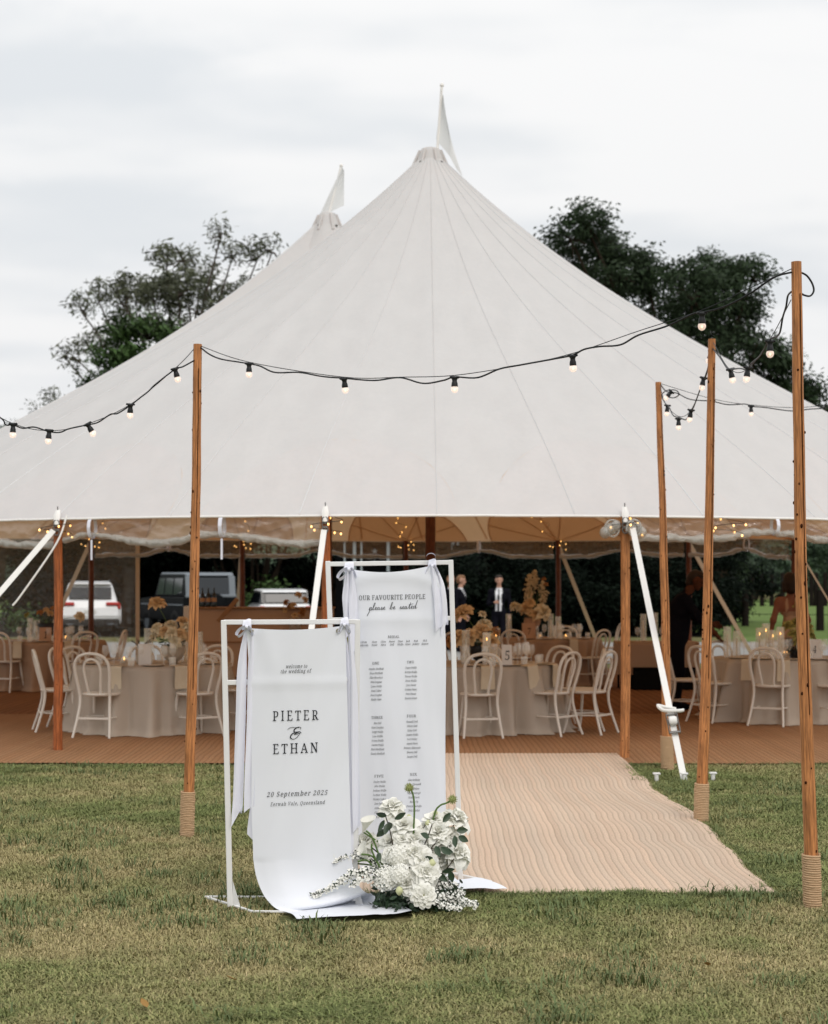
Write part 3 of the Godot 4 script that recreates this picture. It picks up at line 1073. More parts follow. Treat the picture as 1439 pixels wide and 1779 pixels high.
func make_grass() -> void:
	var g := RandomNumberGenerator.new()
	g.seed = 4
	var kinds := [[], [], []]
	var cols := [PackedColorArray(), PackedColorArray(), PackedColorArray()]
	var meshes := [grass_tuft(14, 0.030, 0.045, 1), grass_tuft(16, 0.044, 0.04, 2), grass_tuft(12, 0.026, 0.05, 3)]
	for k in 150000:
		var d := 5.6 + 10.6 * pow(g.randf(), 1.25)
		var hw := 0.265 * d + 1.3
		var x := g.randf_range(-hw, hw)
		var z := -d
		if in_mat(x, z): continue
		var patch := N(x * 42.0, z * 42.0, 3.0) + 0.55 * N(x * 150.0, z * 150.0, 8.0)
		var far := smoothstep(9.5, 14.0, d)
		patch += -0.03 + far * 0.24
		var green := clampf(0.5 + patch * 1.15 + g.randf_range(-0.33, 0.33), 0.0, 1.0)
		var dry := Color(0.42, 0.365, 0.185)
		if g.randf() < 0.12: dry = Color(0.58, 0.47, 0.27)
		var c := dry.lerp(Color(0.185, 0.220, 0.085), green)
		var b := g.randf_range(0.72, 1.25)
		c = Color(c.r * b, c.g * b, c.b * b)
		if green > 0.55: c = Color(c.r * 1.18, c.g * 1.15, c.b * 1.15)
		var kind := 2 if green < 0.4 else (1 if patch > 0.42 and g.randf() < 0.75 else 0)
		var s := g.randf_range(0.75, 1.25) * (1.0 + 0.18 * far)
		kinds[kind].append(Transform3D(Basis(Vector3.UP, g.randf() * TAU) * Basis.from_scale(Vector3(s, s, s)), Vector3(x, 0, z)))
		cols[kind].append(c)
	var nm := ["lawn_grass", "lush_grass", "dry_grass"]
	for k in 3: scatter(nm[k], meshes[k], kinds[k], cols[k], M.blade)
	# coarse weed tufts with long blades, and a few fallen leaves
	var xf := []
	var cc := PackedColorArray()
	for k in 1500:
		var d := 5.8 + 10.2 * g.randf()
		var hw := 0.265 * d + 1.0
		var x := g.randf_range(-hw, hw)
		if in_mat(x, -d) or N(x * 60.0, -d * 60.0, 40.0) < 0.02: continue
		var s := g.randf_range(0.8, 1.7)
		xf.append(Transform3D(Basis(Vector3.UP, g.randf() * TAU) * Basis.from_scale(Vector3(s * 1.2, s * 1.25, s * 1.2)), Vector3(x, 0, -d)))
		var b := g.randf_range(0.7, 1.2)
		cc.append(Color(0.15 * b, 0.19 * b, 0.085 * b))
	# a fringe of longer blades along the edges of the mats and round the poles
	for k in 900:
		var x: float
		var d: float
		var w := g.randf()
		if w < 0.35:
			x = g.randf_range(-0.9, 2.0)
			d = 9.32 - absf(g.randfn(0.0, 0.05))
		elif w < 0.6:
			x = 1.95 + absf(g.randfn(0.0, 0.05)) + 0.03
			d = g.randf_range(9.3, 16.0)
		else:
			x = g.randf_range(-5.0, 5.0)
			d = 15.8 - absf(g.randfn(0.0, 0.06)) + 0.2 * clampf(x * 0.2, 0, 1)
			if x > -0.9 and x < 1.9: continue
		var s := g.randf_range(0.6, 1.2)
		xf.append(Transform3D(Basis(Vector3.UP, g.randf() * TAU) * Basis.from_scale(Vector3(s, s, s)), Vector3(x, 0, -d)))
		cc.append(Color(0.155, 0.19, 0.08))
	scatter("weed_grass", grass_tuft(22, 0.046, 0.06, 9), xf, cc, M.blade)
	for w in [[256, 1764, 0.4], [412, 1716, 1.9], [1230, 1690, 2.7]]:
		var p := G(w[0], w[1])
		var lm := leaf_mesh(0.055, 0.032, 0.25)
		var o := obj("fallen_leaf", lm, M.dry_leaf, self, p + Vector3(0, 0.032, 0))
		o.rotation = Vector3(-1.35, w[2], 0.2)
		tag(o, ["yellow fallen leaf at the very bottom left of the lawn", "small dry leaf on the lawn below the welcome sign", "dry leaf on the lawn at the lower right"][[0.4, 1.9, 2.7].find(w[2])], "leaf")

func leaf_mesh(l: float, w: float, bend: float) -> MB:
	# a pointed leaf growing along +y with a folded midrib
	var m := MB.new()
	var rows := []
	for k in 7:
		var f := k / 6.0
		var hw := w * 0.5 * pow(sin(PI * clampf(f * 0.94 + 0.03, 0, 1)), 0.8) * (1.15 - 0.4 * f)
		var row := PackedVector3Array()
		for j in 5:
			var x := (j - 2) / 2.0
			row.append(Vector3(x * hw, l * f, bend * l * f * f - absf(x) * hw * -0.35))
		rows.append(row)
	m.sheet(rows)
	return m

# ------------------------------------------------------------------ festoon poles and lights
func make_festoon_pole(foot: Vector3, top: Vector3, r0: float, r1: float, wrap: float, bend: float, sd: int, label: String) -> void:
	var t := thing("festoon_pole", label, "pole", foot, 0.0, "timber poles carrying the festoon lights")
	var a: Array = wood_pole(Vector3(0, 0.0, 0), top - foot, r0, r1, bend, sd)
	obj("shaft", a[0], M.pole_wood, t)
	tag(obj("knot", a[1], M.knot_dark, t), "", "", "", "stuff")
	var crack := MB.new()
	var ax := (top - foot)
	var pl := PackedVector3Array()
	for k in 14:
		var f := lerpf(0.3, 0.95, k / 13.0)
		pl.append(ax * f + Vector3(bend * sin(PI * f) + r0 * 0.35 + 0.004 * N(k * 70.0, sd), 0, r0 * 0.86))
	crack.tube(pl, 0.0028, 5)
	obj("crack", crack, M.knot_dark, t)
	# jute rope wound round the foot
	var dir := ax.normalized()
	var turns := int(wrap / 0.0115)
	var h := PackedVector3Array()
	for k in turns * 18 + 1:
		var an := TAU * k / 18.0
		var y := 0.008 + wrap * k / (turns * 18.0)
		h.append(dir * y + Vector3(cos(an), 0, sin(an)) * (r0 + 0.0075 + 0.005 * N(k * 40.0, sd * 50.0)))
	var m := MB.new()
	m.tube(h, 0.0066, 6)
	obj("rope_wrap", m, M.rope, t)

var lamp_mesh: ArrayMesh
var bulb_mesh: ArrayMesh
var core_mesh: ArrayMesh
func make_string(label: String, cable: Array, wire: Array, lamps: Array, d0: float, d1: float, u0: float, u1: float) -> void:
	var dep := func(u): return 1.0 / lerpf(1.0 / d0, 1.0 / d1, (u - u0) / (u1 - u0))
	var a: Vector3 = P(cable[0][0], cable[0][1], dep.call(cable[0][0]))
	var t := thing("festoon_string", label, "string lights", a, 0.0, "festoon light strings between the poles")
	var at := func(q): return P(q[0], q[1], dep.call(q[0])) - a
	var pts := []
	for q in cable: pts.append(at.call(q))
	var m := MB.new()
	m.tube(curve(pts, 7), 0.0052, 6)
	obj("cable", m, M.black_plastic, t)
	if wire.size():
		pts = []
		for q in wire: pts.append(at.call(q) + Vector3(0, 0.004, -0.008))
		m = MB.new()
		m.tube(curve(pts, 7), 0.0026, 5)
		obj("support_wire", m, M.black_plastic, t)
	for q in lamps:
		# q: place of the socket top, lean sideways
		var p: Vector3 = at.call(q)
		var h := obj("lamp_holder", lamp_mesh, M.black_plastic, t, p)
		h.rotation = Vector3(0.1 * sin(q[0]), 0, q[2])
		h.scale = Vector3.ONE * 0.84
		var b := obj("bulb", bulb_mesh, M.bulb_glow, h, Vector3(0, -0.088, 0))
		obj("filament", core_mesh, M.bulb_core, h, Vector3(0, -0.090, 0.0))
func make_festoon() -> void:
	var m := MB.new()
	m.lathe([Vector2(0.001, 0.004), Vector2(0.018, 0.003), Vector2(0.026, -0.004), Vector2(0.022, -0.014), Vector2(0.017, -0.022), Vector2(0.018, -0.034), Vector2(0.0215, -0.044), Vector2(0.0235, -0.064), Vector2(0.021, -0.070), Vector2(0.001, -0.070)], 14)
	m.box(Vector3(0, -0.002, 0), Vector3(0.07, 0.016, 0.024), Basis(), 0.005)
	lamp_mesh = m.mesh()
	m = MB.new()
	m.lathe([Vector2(0.001, -0.0265), Vector2(0.010, -0.0245), Vector2(0.019, -0.0185), Vector2(0.0255, -0.006), Vector2(0.0265, 0.002), Vector2(0.0245, 0.012), Vector2(0.019, 0.020), Vector2(0.001, 0.021)], 16)
	bulb_mesh = m.mesh()
	m = MB.new()
	m.ball(Vector3.ZERO, Vector3(0.006, 0.008, 0.006), 8, 5)
	core_mesh = m.mesh()
	make_festoon_pole(G(325, 1455), P(343.5, 598, 11.46), 0.036, 0.028, 0.30, 0.012, 3, "timber pole left of the welcome sign carrying two light strings")
	make_festoon_pole(G(1412, 1578), P(1383, 455, 8.98), 0.036, 0.0265, 0.275, -0.012, 5, "nearest and tallest timber pole at the right edge")
	make_festoon_pole(G(1218, 1430), P(1237, 589, 12.1), 0.040, 0.026, 0.275, 0.012, 7, "bowed timber pole between the other two right-hand poles")
	make_festoon_pole(G(1160, 1340), P(1144, 664, 15.5), 0.045, 0.026, 0.31, 0.012, 9, "farthest timber pole beside the ratchet strap")
	make_festoon_pole(Vector3(-4.05, 0, -11.1), Vector3(-4.0, 3.3, -11.1), 0.042, 0.03, 0.30, 0.012, 11, "timber pole just outside the left edge of the picture")
	make_string("festoon string dropping left from the welcome pole out of the picture", [[338, 626], [318, 637], [304, 642], [270, 668], [258, 680], [245, 690], [227, 704], [205, 718], [192, 720], [170, 734], [152, 738], [120, 745], [105, 751], [86, 750], [60, 742], [40, 744], [23, 738], [10, 738], [0, 725], [-60, 690], [-140, 660], [-250, 618], [-362, 584]], [[338, 606], [304, 641], [227, 703], [150, 738], [86, 749], [23, 737], [-60, 694], [-250, 614], [-362, 580]], [[304, 640, 0.25], [227, 702, -0.05], [152, 736, 0.5], [86, 747, -0.08], [23, 736, 0.0], [-60, 690, 0.1], [-160, 650, 0.0]], 11.44, 11.1, 338, -362)
	make_string("festoon string sagging from the welcome pole to the nearest right pole", [[349, 604], [365, 616], [385, 624], [415, 629], [433, 632], [452, 636], [478, 647], [520, 647], [560, 654], [597, 657], [650, 661], [695, 656], [735, 666], [770, 661], [790, 655], [830, 656], [868, 641], [905, 634], [960, 624], [995, 617], [1015, 607], [1042, 602], [1078, 599], [1110, 582], [1160, 566], [1205, 545], [1220, 543], [1258, 533], [1300, 512], [1345, 482], [1376, 473]], [[349, 602], [433, 630], [597, 656], [700, 656], [790, 653], [900, 636], [995, 615], [1110, 576], [1220, 540], [1300, 503], [1376, 468]], [[433, 631, 0.0], [598, 657, 0.1], [790, 655, 0.0], [995, 617, 0.05], [1220, 543, 0.0]], 11.44, 8.96, 349, 1376)
	make_string("cable loop hanging on the right side of the nearest pole", [[1391, 473], [1402, 479], [1411, 492], [1414, 505], [1408, 514], [1398, 513], [1391, 509]], [], [], 8.98, 8.99, 1391, 1420)
	make_string("short festoon string between the nearest pole and the bowed one", [[1375, 507], [1369, 514], [1366, 532], [1360, 552], [1354, 580], [1340, 588], [1334, 595], [1322, 617], [1305, 632], [1299, 642], [1285, 640], [1268, 642], [1262, 638], [1252, 622], [1244, 612], [1238, 605]], [[1375, 522], [1340, 588], [1300, 642], [1268, 642], [1240, 596]], [[1338, 592, 0.0], [1300, 638, -0.15], [1269, 641, 0.2], [1237, 610, -0.3]], 9.0, 12.1, 1375, 1238)
	make_string("festoon string drooping from the bowed pole to the farthest pole", [[1231, 636], [1226, 655], [1222, 662], [1216, 678], [1208, 700], [1203, 712], [1193, 728], [1187, 728], [1180, 725], [1170, 722], [1163, 708], [1157, 702], [1151, 692], [1151, 684], [1160, 678], [1174, 678], [1180, 685], [1172, 691], [1162, 690]], [[1231, 638], [1203, 710], [1180, 724], [1157, 702], [1147, 670]], [[1223, 656, -0.2], [1201, 712, -0.15], [1179, 727, 0.0], [1160, 704, -0.1], [1167, 680, -0.7]], 12.1, 15.4, 1231, 1147)
	make_string("festoon string running right behind the poles from the farthest pole", [[1148, 668], [1158, 680], [1176, 683], [1200, 694], [1236, 697], [1265, 703], [1295, 702], [1305, 706], [1330, 708], [1375, 714], [1405, 711], [1440, 708], [1520, 694], [1640, 660]], [[1148, 667], [1236, 693], [1305, 704], [1400, 708], [1520, 690], [1640, 656]], [[1305, 705, 0.0], [1470, 702, 0.0]], 15.45, 15.2, 1148, 1640)

# ------------------------------------------------------------------ the two signs
var font_cache := {}
func serif(spacing: int, name_of := "Droid Serif") -> Font:
	var key := "%s%d" % [name_of, spacing]
	if not font_cache.has(key):
		var sf := SystemFont.new()
		sf.font_names = PackedStringArray([name_of])
		var fv := FontVariation.new()
		fv.base_font = sf
		fv.spacing_glyph = spacing
		font_cache[key] = fv
	return font_cache[key]
func text_shape(s: String, spacing: int, step := 3.0) -> Array:
	var t := TextMesh.new()
	t.font = serif(spacing)
	t.text = s
	t.font_size = 48
	t.pixel_size = 0.01
	t.depth = 0.0
	t.curve_step = step
	var a := t.get_mesh_arrays()
	var v: PackedVector3Array = a[Mesh.ARRAY_VERTEX]
	var ix: PackedInt32Array = a[Mesh.ARRAY_INDEX] if a[Mesh.ARRAY_INDEX] != null else PackedInt32Array(range(v.size()))
	var nr: PackedVector3Array = a[Mesh.ARRAY_NORMAL]
	return [v, ix, nr]
# letters in picture rows and columns -> laid on the cloth by "on"
func write(m: MB, s: String, uc: float, base: float, width: float, cap: float, rise: float, slant: float, spacing: int, on: Callable, thin := 1.0) -> void:
	var a := text_shape(s, spacing)
	var v: PackedVector3Array = a[0]
	var x0 := 1e9
	var x1 := -1e9
	for p in v:
		x0 = minf(x0, p.x)
		x1 = maxf(x1, p.x)
	var capv: PackedVector3Array = text_shape("H", 0)[0]
	var y0 := 1e9
	var y1 := -1e9
	for p in capv:
		y0 = minf(y0, p.y)
		y1 = maxf(y1, p.y)
	var first := m.v.size()
	for p in v:
		var y := (p.y - y0) / (y1 - y0)
		var x := (p.x - x0) / (x1 - x0) - 0.5
		var u := uc + x * width + y * cap * slant
		var w := base - y * cap - x * rise
		m.vert(on.call(u, w), Vector3(0, 0, 1))
	for k in a[1].size() / 3: m.tri(first + a[1][k * 3], first + a[1][k * 3 + 1], first + a[1][k * 3 + 2])
func pen(m: MB, pts: Array, wid: Array, on: Callable) -> void:
	# a pen stroke along smooth points in picture coordinates; wid is thin and thick in pixels
	var c := []
	for q in pts: c.append(Vector3(q[0], q[1], 0))
	var s := curve(c, 6)
	var rows := []
	for k in s.size():
		var d := (s[mini(k + 1, s.size() - 1)] - s[maxi(k - 1, 0)]).normalized()
		var o := Vector3(-d.y, d.x, 0)
		var w: float = lerpf(wid[0], wid[1], clampf(d.y * 1.2, 0, 1)) * 0.5
		rows.append(PackedVector3Array([on.call(s[k].x + o.x * w, s[k].y + o.y * w), on.call(s[k].x - o.x * w, s[k].y - o.y * w)]))
	m.sheet(rows)

func bar(m: MB, a: Vector3, b: Vector3, w: float) -> void:
	var ax := (b - a).normalized()
	var up := Vector3.UP if absf(ax.y) < 0.9 else Vector3.BACK
	var sx := ax.cross(up).normalized()
	m.box((a + b) * 0.5, Vector3(w, (b - a).length() + w, w), Basis(sx, ax, sx.cross(ax)), 0.003)

func wel_on(u: float, w: float) -> Vector3:
	var ridge := 0.0045 * exp(-pow((w - 1185.0 - (600.0 - u) * 0.01) / 8.0, 2.0))
	var fold := 0.016 * N(u * 0.9 + w * 0.22, w * 0.16, 5.0) + 0.006 * exp(-pow((u - 455.0 - (w - 1090.0) * 0.32) / 16.0, 2.0)) * clampf((1260.0 - w) / 170.0, 0, 1)
	return P(u, w, 8.935 - ridge - fold - 0.02 * sin(PI * clampf((u - 430.0) / 180.0, 0, 1)))
func seat_on(u: float, w: float) -> Vector3:
	var ridge := 0.006 * exp(-pow((w - 1075.0) / 7.0, 2.0))
	var fold := 0.018 * N(u * 0.9 - w * 0.1, w * 0.16 + 40.0, 9.0) + 0.008 * exp(-pow((w - 1000.0 - 0.002 * pow(u - 680.0, 2.0)) / 9.0, 2.0))
	return P(u, w, 9.67 - ridge - fold - 0.02 * sin(PI * clampf((u - 605.0) / 165.0, 0, 1)))

func make_signs() -> void:
	# --- welcome sign
	var base := G(400, 1578)
	var t := thing("sign_frame", "shorter white metal frame carrying the welcome cloth", "sign frame", base)
	var off := -base
	var d := 8.98
	var wt := 0.028
	for w in [[P(389, 1082, d), G(400, 1578) + Vector3(0, 0.02, 0)], [P(621.5, 1081, d), P(617, 1560, d)]]:
		var m := MB.new()
		bar(m, w[0] + off, w[1] + off, wt)
		obj("upright", m, M.frame_white, t)
	for w in [[P(393, 1081, d), P(618, 1080, d)], [P(394, 1186, d), P(619, 1180, d)]]:
		var m := MB.new()
		bar(m, w[0] + off, w[1] + off, wt * 0.92)
		obj("crossbar", m, M.frame_white, t)
	var c0 := G(358, 1563)
	var c1 := G(440, 1589)
	for s in [Vector3.ZERO, Vector3(0.645, 0, 0.02)]:
		var m := MB.new()
		bar(m, c0 + off + s + Vector3(0, 0.014, 0), c1 + off + s + Vector3(0, 0.014, 0), 0.014)
		obj("foot_bar", m, M.frame_white, t)
	for p in [c0, c1]:
		var m := MB.new()
		bar(m, p + off + Vector3(0.012, 0.016, 0), p + off + Vector3(0.64, 0.016, 0.02), 0.012)
		obj("base_bar", m, M.frame_white, t)
	for s in [0.0, 0.64]:
		var g := MB.new()
		for z in [-0.006, 0.006]:
			g.poly3(Vector3(0.012 + s, 0.018, z), Vector3(0.055 + s, 0.018, z + 0.03), Vector3(0.014 + s, 0.14, z), Vector3(0, 0, z))
		g.quad(Vector3(0.055 + s, 0.018, 0.024), Vector3(0.055 + s, 0.018, 0.036), Vector3(0.014 + s, 0.14, 0.006), Vector3(0.014 + s, 0.14, -0.006), Vector3(1, 1, 0))
		obj("gusset", g, M.frame_white, t)
	# --- its cloth
	var cl := thing("welcome_cloth", "white cloth lettered PIETER & ETHAN trailing onto the grass", "cloth sign", P(520, 1300, 8.93))
	off = -cl.position
	var rows := []
	var gl := [[443, 1515, 0.035], [452, 1543, 0.06], [466, 1566, 0.10], [484, 1581, 0.14], [500, 1589, 0.0]]
	for k in 61:
		var w := lerpf(1091, 1492, k / 60.0)
		var l := lerpf(428, 437, clampf((w - 1091) / 120.0, 0, 1)) + 3.0 * smoothstep(1400, 1492, w)
		var r := 600.0 + 11.0 * (w - 1091) / 400.0
		var row := PackedVector3Array()
		for j in 41:
			var x := j / 40.0
			var sag := 5.0 * sin(PI * x) * clampf((1230 - w) / 140.0, 0, 1) - 4.0 * x * clampf((1492 - w) / 400.0, 0, 1)
			row.append(wel_on(lerpf(l, r, x), w + sag) + off)
		rows.append(row)
	# the fall and the pool on the grass: left and right edges as points, joined smoothly
	var le := [P(440, 1492, 8.935), P(446, 1525, 8.92), P(459, 1556, 8.89), P(478, 1577, 8.84), G(500, 1592) + Vector3(0, 0.014, 0), G(509, 1599) + Vector3(0, 0.012, 0), G(516, 1606) + Vector3(0, 0.012, 0)]
	var re := [P(611, 1488, 8.935), P(616, 1518, 8.94), P(624, 1538, 8.93), P(637, 1551, 8.92), G(655, 1564) + Vector3(0, 0.03, 0), G(684, 1578) + Vector3(0, 0.022, 0), G(716, 1595) + Vector3(0, 0.016, 0)]
	var lc := curve(le, 6)
	var rc := curve(re, 6)
	for k in range(1, lc.size()):
		var f := float(k) / (lc.size() - 1)
		var row := PackedVector3Array()
		for j in 41:
			var x := j / 40.0
			var p := lc[k].lerp(rc[k], x)
			# the sheet sags forward in its middle before it lands
			p.z += 0.05 * sin(PI * x) * sin(PI * f) * sin(PI * f) + (0.02 * sin(PI * x) + 0.016 * N(lerpf(437, 611, x) * 0.9 + 328.0, 238.0, 5.0)) * (1.0 - smoothstep(0.0, 0.6, f))
			p.y = maxf(p.y - 0.02 * sin(PI * x) * sin(PI * f), 0.012)
			var lay := smoothstep(0.5, 0.9, f)
			p.y += lay * (0.016 + 0.016 * N(x * 95.0, f * 60.0, 21.0) + 0.012 * N(x * 240.0, f * 120.0, 22.0)) * (1.0 - 0.2 * f)
			p.z += smoothstep(0.6, 1.0, f) * 0.055 * N(x * 120.0, 4.0, 31.0) + 0.05 * sin(PI * x) * smoothstep(0.7, 1.0, f)
			row.append(p + off)
		rows.append(row)
	var m := MB.new()
	m.sheet(rows)
	obj("cloth", m, M.banner, cl)
	var on := func(u, w): return wel_on(u, w) + off + Vector3(0, 0, 0.0045)
	var words := [["welcome to", 515, 1160.5, 37, 6.5, 1.0, 0.22, 5], ["the wedding of", 514, 1169, 53, 6.5, 1.5, 0.22, 5]]
	for w in words:
		m = MB.new()
		write(m, w[0], w[1], w[2], w[3], w[4], w[5], w[6], w[7], on)
		obj("lettering", m, M.ink, cl)
	for w in [["PIETER", 514, 1251.5, 79, 17.5, 2.0], ["ETHAN", 513.5, 1308.5, 78, 17.5, 3.0]]:
		m = MB.new()
		write(m, w[0], w[1], w[2], w[3], w[4], w[5], 0.0, 10, on)
		obj("lettering", m, M.ink, cl)
	m = MB.new()
	pen(m, [[500, 1267], [505, 1264], [512, 1263.5], [518, 1264], [521, 1263]], [0.8, 1.2], on)
	pen(m, [[522, 1267], [523, 1264], [519, 1263], [513, 1266], [511, 1270], [514, 1272], [519, 1271], [513, 1272], [507, 1276], [505, 1281], [509, 1284], [515, 1282], [520, 1276], [522, 1271], [518, 1272], [512, 1275.5], [517, 1275], [524, 1272.5]], [0.9, 1.9], on)
	obj("lettering", m, M.ink, cl)
	for w in [["20 September 2025", 516, 1382.5, 104, 8.6, 4.0, 0.22, 7], ["Eerwah Vale, Queensland", 517, 1398.5, 94, 6.6, 4.0, 0.22, 7]]:
		m = MB.new()
		write(m, w[0], w[1], w[2], w[3], w[4], w[5], w[6], w[7], on)
		obj("lettering", m, M.ink, cl)
	for p in [[587.5, 1095.5], [437.5, 1096.0]]:
		var e := MB.new()
		var c: Vector3 = on.call(p[0], p[1])
		var loop := []
		for k in 13: loop.append(c + Vector3(0.0075 * cos(TAU * k / 12), 0.0075 * sin(TAU * k / 12), 0.001))
		e.tube(curve(loop, 1), 0.003, 6, false)
		obj("eyelet", e, M.brass, cl)
	bow(cl, P(430, 1084, 8.95) + off, 0.8, [[[428, 1092], [421, 1150], [418, 1250], [414, 1380], [411, 1420]], [[437, 1092], [439, 1150], [438, 1250], [434, 1360], [433, 1405]]], 8.95, 0.052, off, true)
	bow(cl, P(599, 1081, 8.95) + off, 0.75, [[[598, 1090], [606, 1180], [611, 1300], [615, 1420], [617, 1482]], [[606, 1088], [614, 1180], [617, 1290], [619, 1390], [620, 1440]]], 8.965, 0.04, off, false)
	var lt := MB.new()
	lt.sheet([PackedVector3Array([P(436, 1390, 8.96) + off, P(441, 1390, 8.95) + off]), PackedVector3Array([P(430, 1440, 8.96) + off, P(440, 1440, 8.95) + off]), PackedVector3Array([P(429.5, 1449, 8.96) + off, P(440, 1460, 8.95) + off])])
	obj("ribbon_tail", lt, M.ribbon, cl)
	# --- seating sign
	base = G(800, 1535)
	t = thing("sign_frame", "taller white metal frame carrying the seating list", "sign frame", base)
	off = -base
	d = 9.71
	for w in [[P(570, 979, d), P(590, 1535, d)], [P(783.5, 977, d), G(800.5, 1536) + Vector3(0, 0.02, 0)]]:
		m = MB.new()
		bar(m, w[0] + off, w[1] + off, wt)
		obj("upright", m, M.frame_white, t)
	for w in [[P(574, 980, d), P(781, 977, d)], [P(575, 1077, d), P(785, 1074, d)]]:
		m = MB.new()
		bar(m, w[0] + off, w[1] + off, wt * 0.92)
		obj("crossbar", m, M.frame_white, t)
	for s in [0.0, -0.67]:
		m = MB.new()
		bar(m, G(795, 1530) + off + Vector3(s, 0.03, 0), G(851, 1542) + off + Vector3(s, 0.03, 0), 0.022)
		obj("foot_bar", m, M.frame_white, t)
	m = MB.new()
	bar(m, G(795, 1528) + off + Vector3(0, 0.03, 0), G(795, 1528) + off + Vector3(-0.67, 0.03, 0), 0.02)
	obj("base_bar", m, M.frame_white, t)
	cl = thing("seating_cloth", "white cloth headed OUR FAVOURITE PEOPLE listing guests by table", "cloth sign", P(690, 1250, 9.67))
	off = -cl.position
	rows = []
	for k in 61:
		var w := lerpf(988, 1490, k / 60.0)
		var l := 604.0 + 18.0 * smoothstep(1040, 1440, w) - 3.0 * exp(-pow((w - 1000.0) / 30.0, 2.0))
		var r := 752.0 + 24.0 * (1.0 - exp(-maxf(w - 988.0, 0.0) / 45.0)) - 2.0 * sin(PI * clampf((w - 1150) / 300, 0, 1))
		var row := PackedVector3Array()
		for j in 37:
			var x := j / 36.0
			var sag := 9.0 * sin(PI * x) * clampf((1100 - w) / 115.0, 0, 1) - 6.0 * x * clampf((1100 - w) / 115.0, 0, 1)
			row.append(seat_on(lerpf(l, r, x), w + sag) + off)
		rows.append(row)
	le = [P(622, 1490, 9.67), P(630, 1520, 9.66), P(650, 1542, 9.6), G(680, 1556) + Vector3(0, 0.03, 0), G(705, 1562) + Vector3(0, 0.03, 0), G(722, 1566) + Vector3(0, 0.03, 0)]
	re = [P(776, 1490, 9.67), P(782, 1512, 9.66), P(798, 1530, 9.6), G(826, 1541) + Vector3(0, 0.05, 0), G(855, 1549) + Vector3(0, 0.045, 0), G(882, 1557) + Vector3(0, 0.03, 0)]
	lc = curve(le, 6)
	rc = curve(re, 6)
	for k in range(1, lc.size()):
		var f := float(k) / (lc.size() - 1)
		var row := PackedVector3Array()
		for j in 37:
			var x := j / 36.0
			var p := lc[k].lerp(rc[k], x)
			p.y += smoothstep(0.4, 0.9, f) * (0.014 + 0.02 * N(x * 120.0, f * 60.0, 41.0) + 0.012 * N(x * 260.0, f * 150.0, 42.0))
			row.append(p + off)
		rows.append(row)
	m = MB.new()
	m.sheet(rows)
	obj("cloth", m, M.banner, cl)
	on = func(u, w): return seat_on(u, w) + off + Vector3(0, 0, 0.0045)
	m = MB.new()
	write(m, "OUR FAVOURITE PEOPLE", 681.5, 1041.5, 115, 8.2, 2.5, 0.0, 3, on)
	obj("heading", m, M.ink, cl)
	obj("script_line", script_line(on), M.ink, cl)
	m = MB.new()
	write(m, "BRIDAL", 684, 1108.3, 19.5, 4.3, 0.4, 0.0, 2, on)
	obj("heading", m, M.ink, cl)
	var bx := [632, 650.5, 666, 681, 695.5, 708.7, 722.6, 738.3]
	var b1 := ["Olivia", "Ebony", "Chloe", "Pieter", "Ethan", "Jack", "Noah", "Nick"]
	var b2 := ["Jankovsky", "Weaver", "Silva", "Dell", "Wallis", "Grace", "Jeffery", "Simpson"]
	m = MB.new()
	for k in 8:
		write(m, b1[k], bx[k], 1117.2 - 0.4 * k + 0.0, 1.75 * b1[k].length(), 3.4, 0.3, 0.22, 0, on)
		write(m, b2[k], bx[k], 1122.6 - 0.4 * k, 1.72 * b2[k].length(), 3.4, 0.3, 0.22, 0, on)
	obj("guest_names", m, M.ink, cl)
	var lists := [
		["ONE", 653, 1154.4, 653.6, 1163.6, ["Amelia Sheffield", "Haye Sheffield", "Ellie Moorfoot", "Nick Doughan", "Tyson Wallis", "Noah Talbot", "Brad Doughan", "Maddy Colam"]],
		["TWO", 713.3, 1152.3, 714, 1161.4, ["Tegan Wallis", "Kerrin Wallis", "Trevor Wallis", "Erica Wallis", "Lynn Paisey", "Graham Paisey", "Peter Heman", "Maureen Heman"]],
		["THREE", 655.3, 1248.6, 656, 1257.8, ["Kim Dell", "Peter Doughan", "Leigh Wallis", "Lisa Wallis", "Vivien Wallis", "Darren Wallis", "Phil Sheffield", "Mandy Sheffield"]],
		["FOUR", 715.2, 1246, 716, 1255.2, ["Russell Dell", "Oliver Dell", "Rylan Gold", "Cayden Wallis", "Lori Paisey", "Angela Nauer", "Brittany Kilmartin", "Keaton Dell", "Jacqui Dell"]],
		["FIVE", 658.7, 1350.5, 659.5, 1359.6, ["Hayley Wallis", "Isha Wallis", "Jackson Wallis", "Lachlan Wallis", "Stanley Talbot", "Zane Jenson", "Amber Colam", "Chloe Colam", "Abbey Jones"]],
		["SIX", 718.6, 1347.4, 719.3, 1356.4, ["Abby McKinley", "Kylie Thrussell", "Ben Fordham", "Kayla Bonrough", "Sarah Weaver", "Nicole Up", "Patrick Marcello", "Nick Quinlan"]]]
	for l in lists:
		m = MB.new()
		write(m, l[0], l[1], l[2], 4.1 * l[0].length() - 0.5, 4.6, 0.3, 0.0, 2, on)
		obj("heading", m, M.ink, cl)
		m = MB.new()
		for k in l[5].size():
			write(m, l[5][k], l[3], l[4] + 7.58 * k, 1.62 * l[5][k].length(), 3.5, 0.4, 0.22, 0, on)
		obj("guest_names", m, M.ink, cl)
	bow(cl, P(607, 984, 9.69) + off, 0.95, [[[603, 992], [602, 1030], [604, 1060], [606, 1082], [607, 1100]], [[612, 992], [613, 1030], [614, 1060], [616, 1090], [618, 1130]]], 9.66, 0.05, off, true)
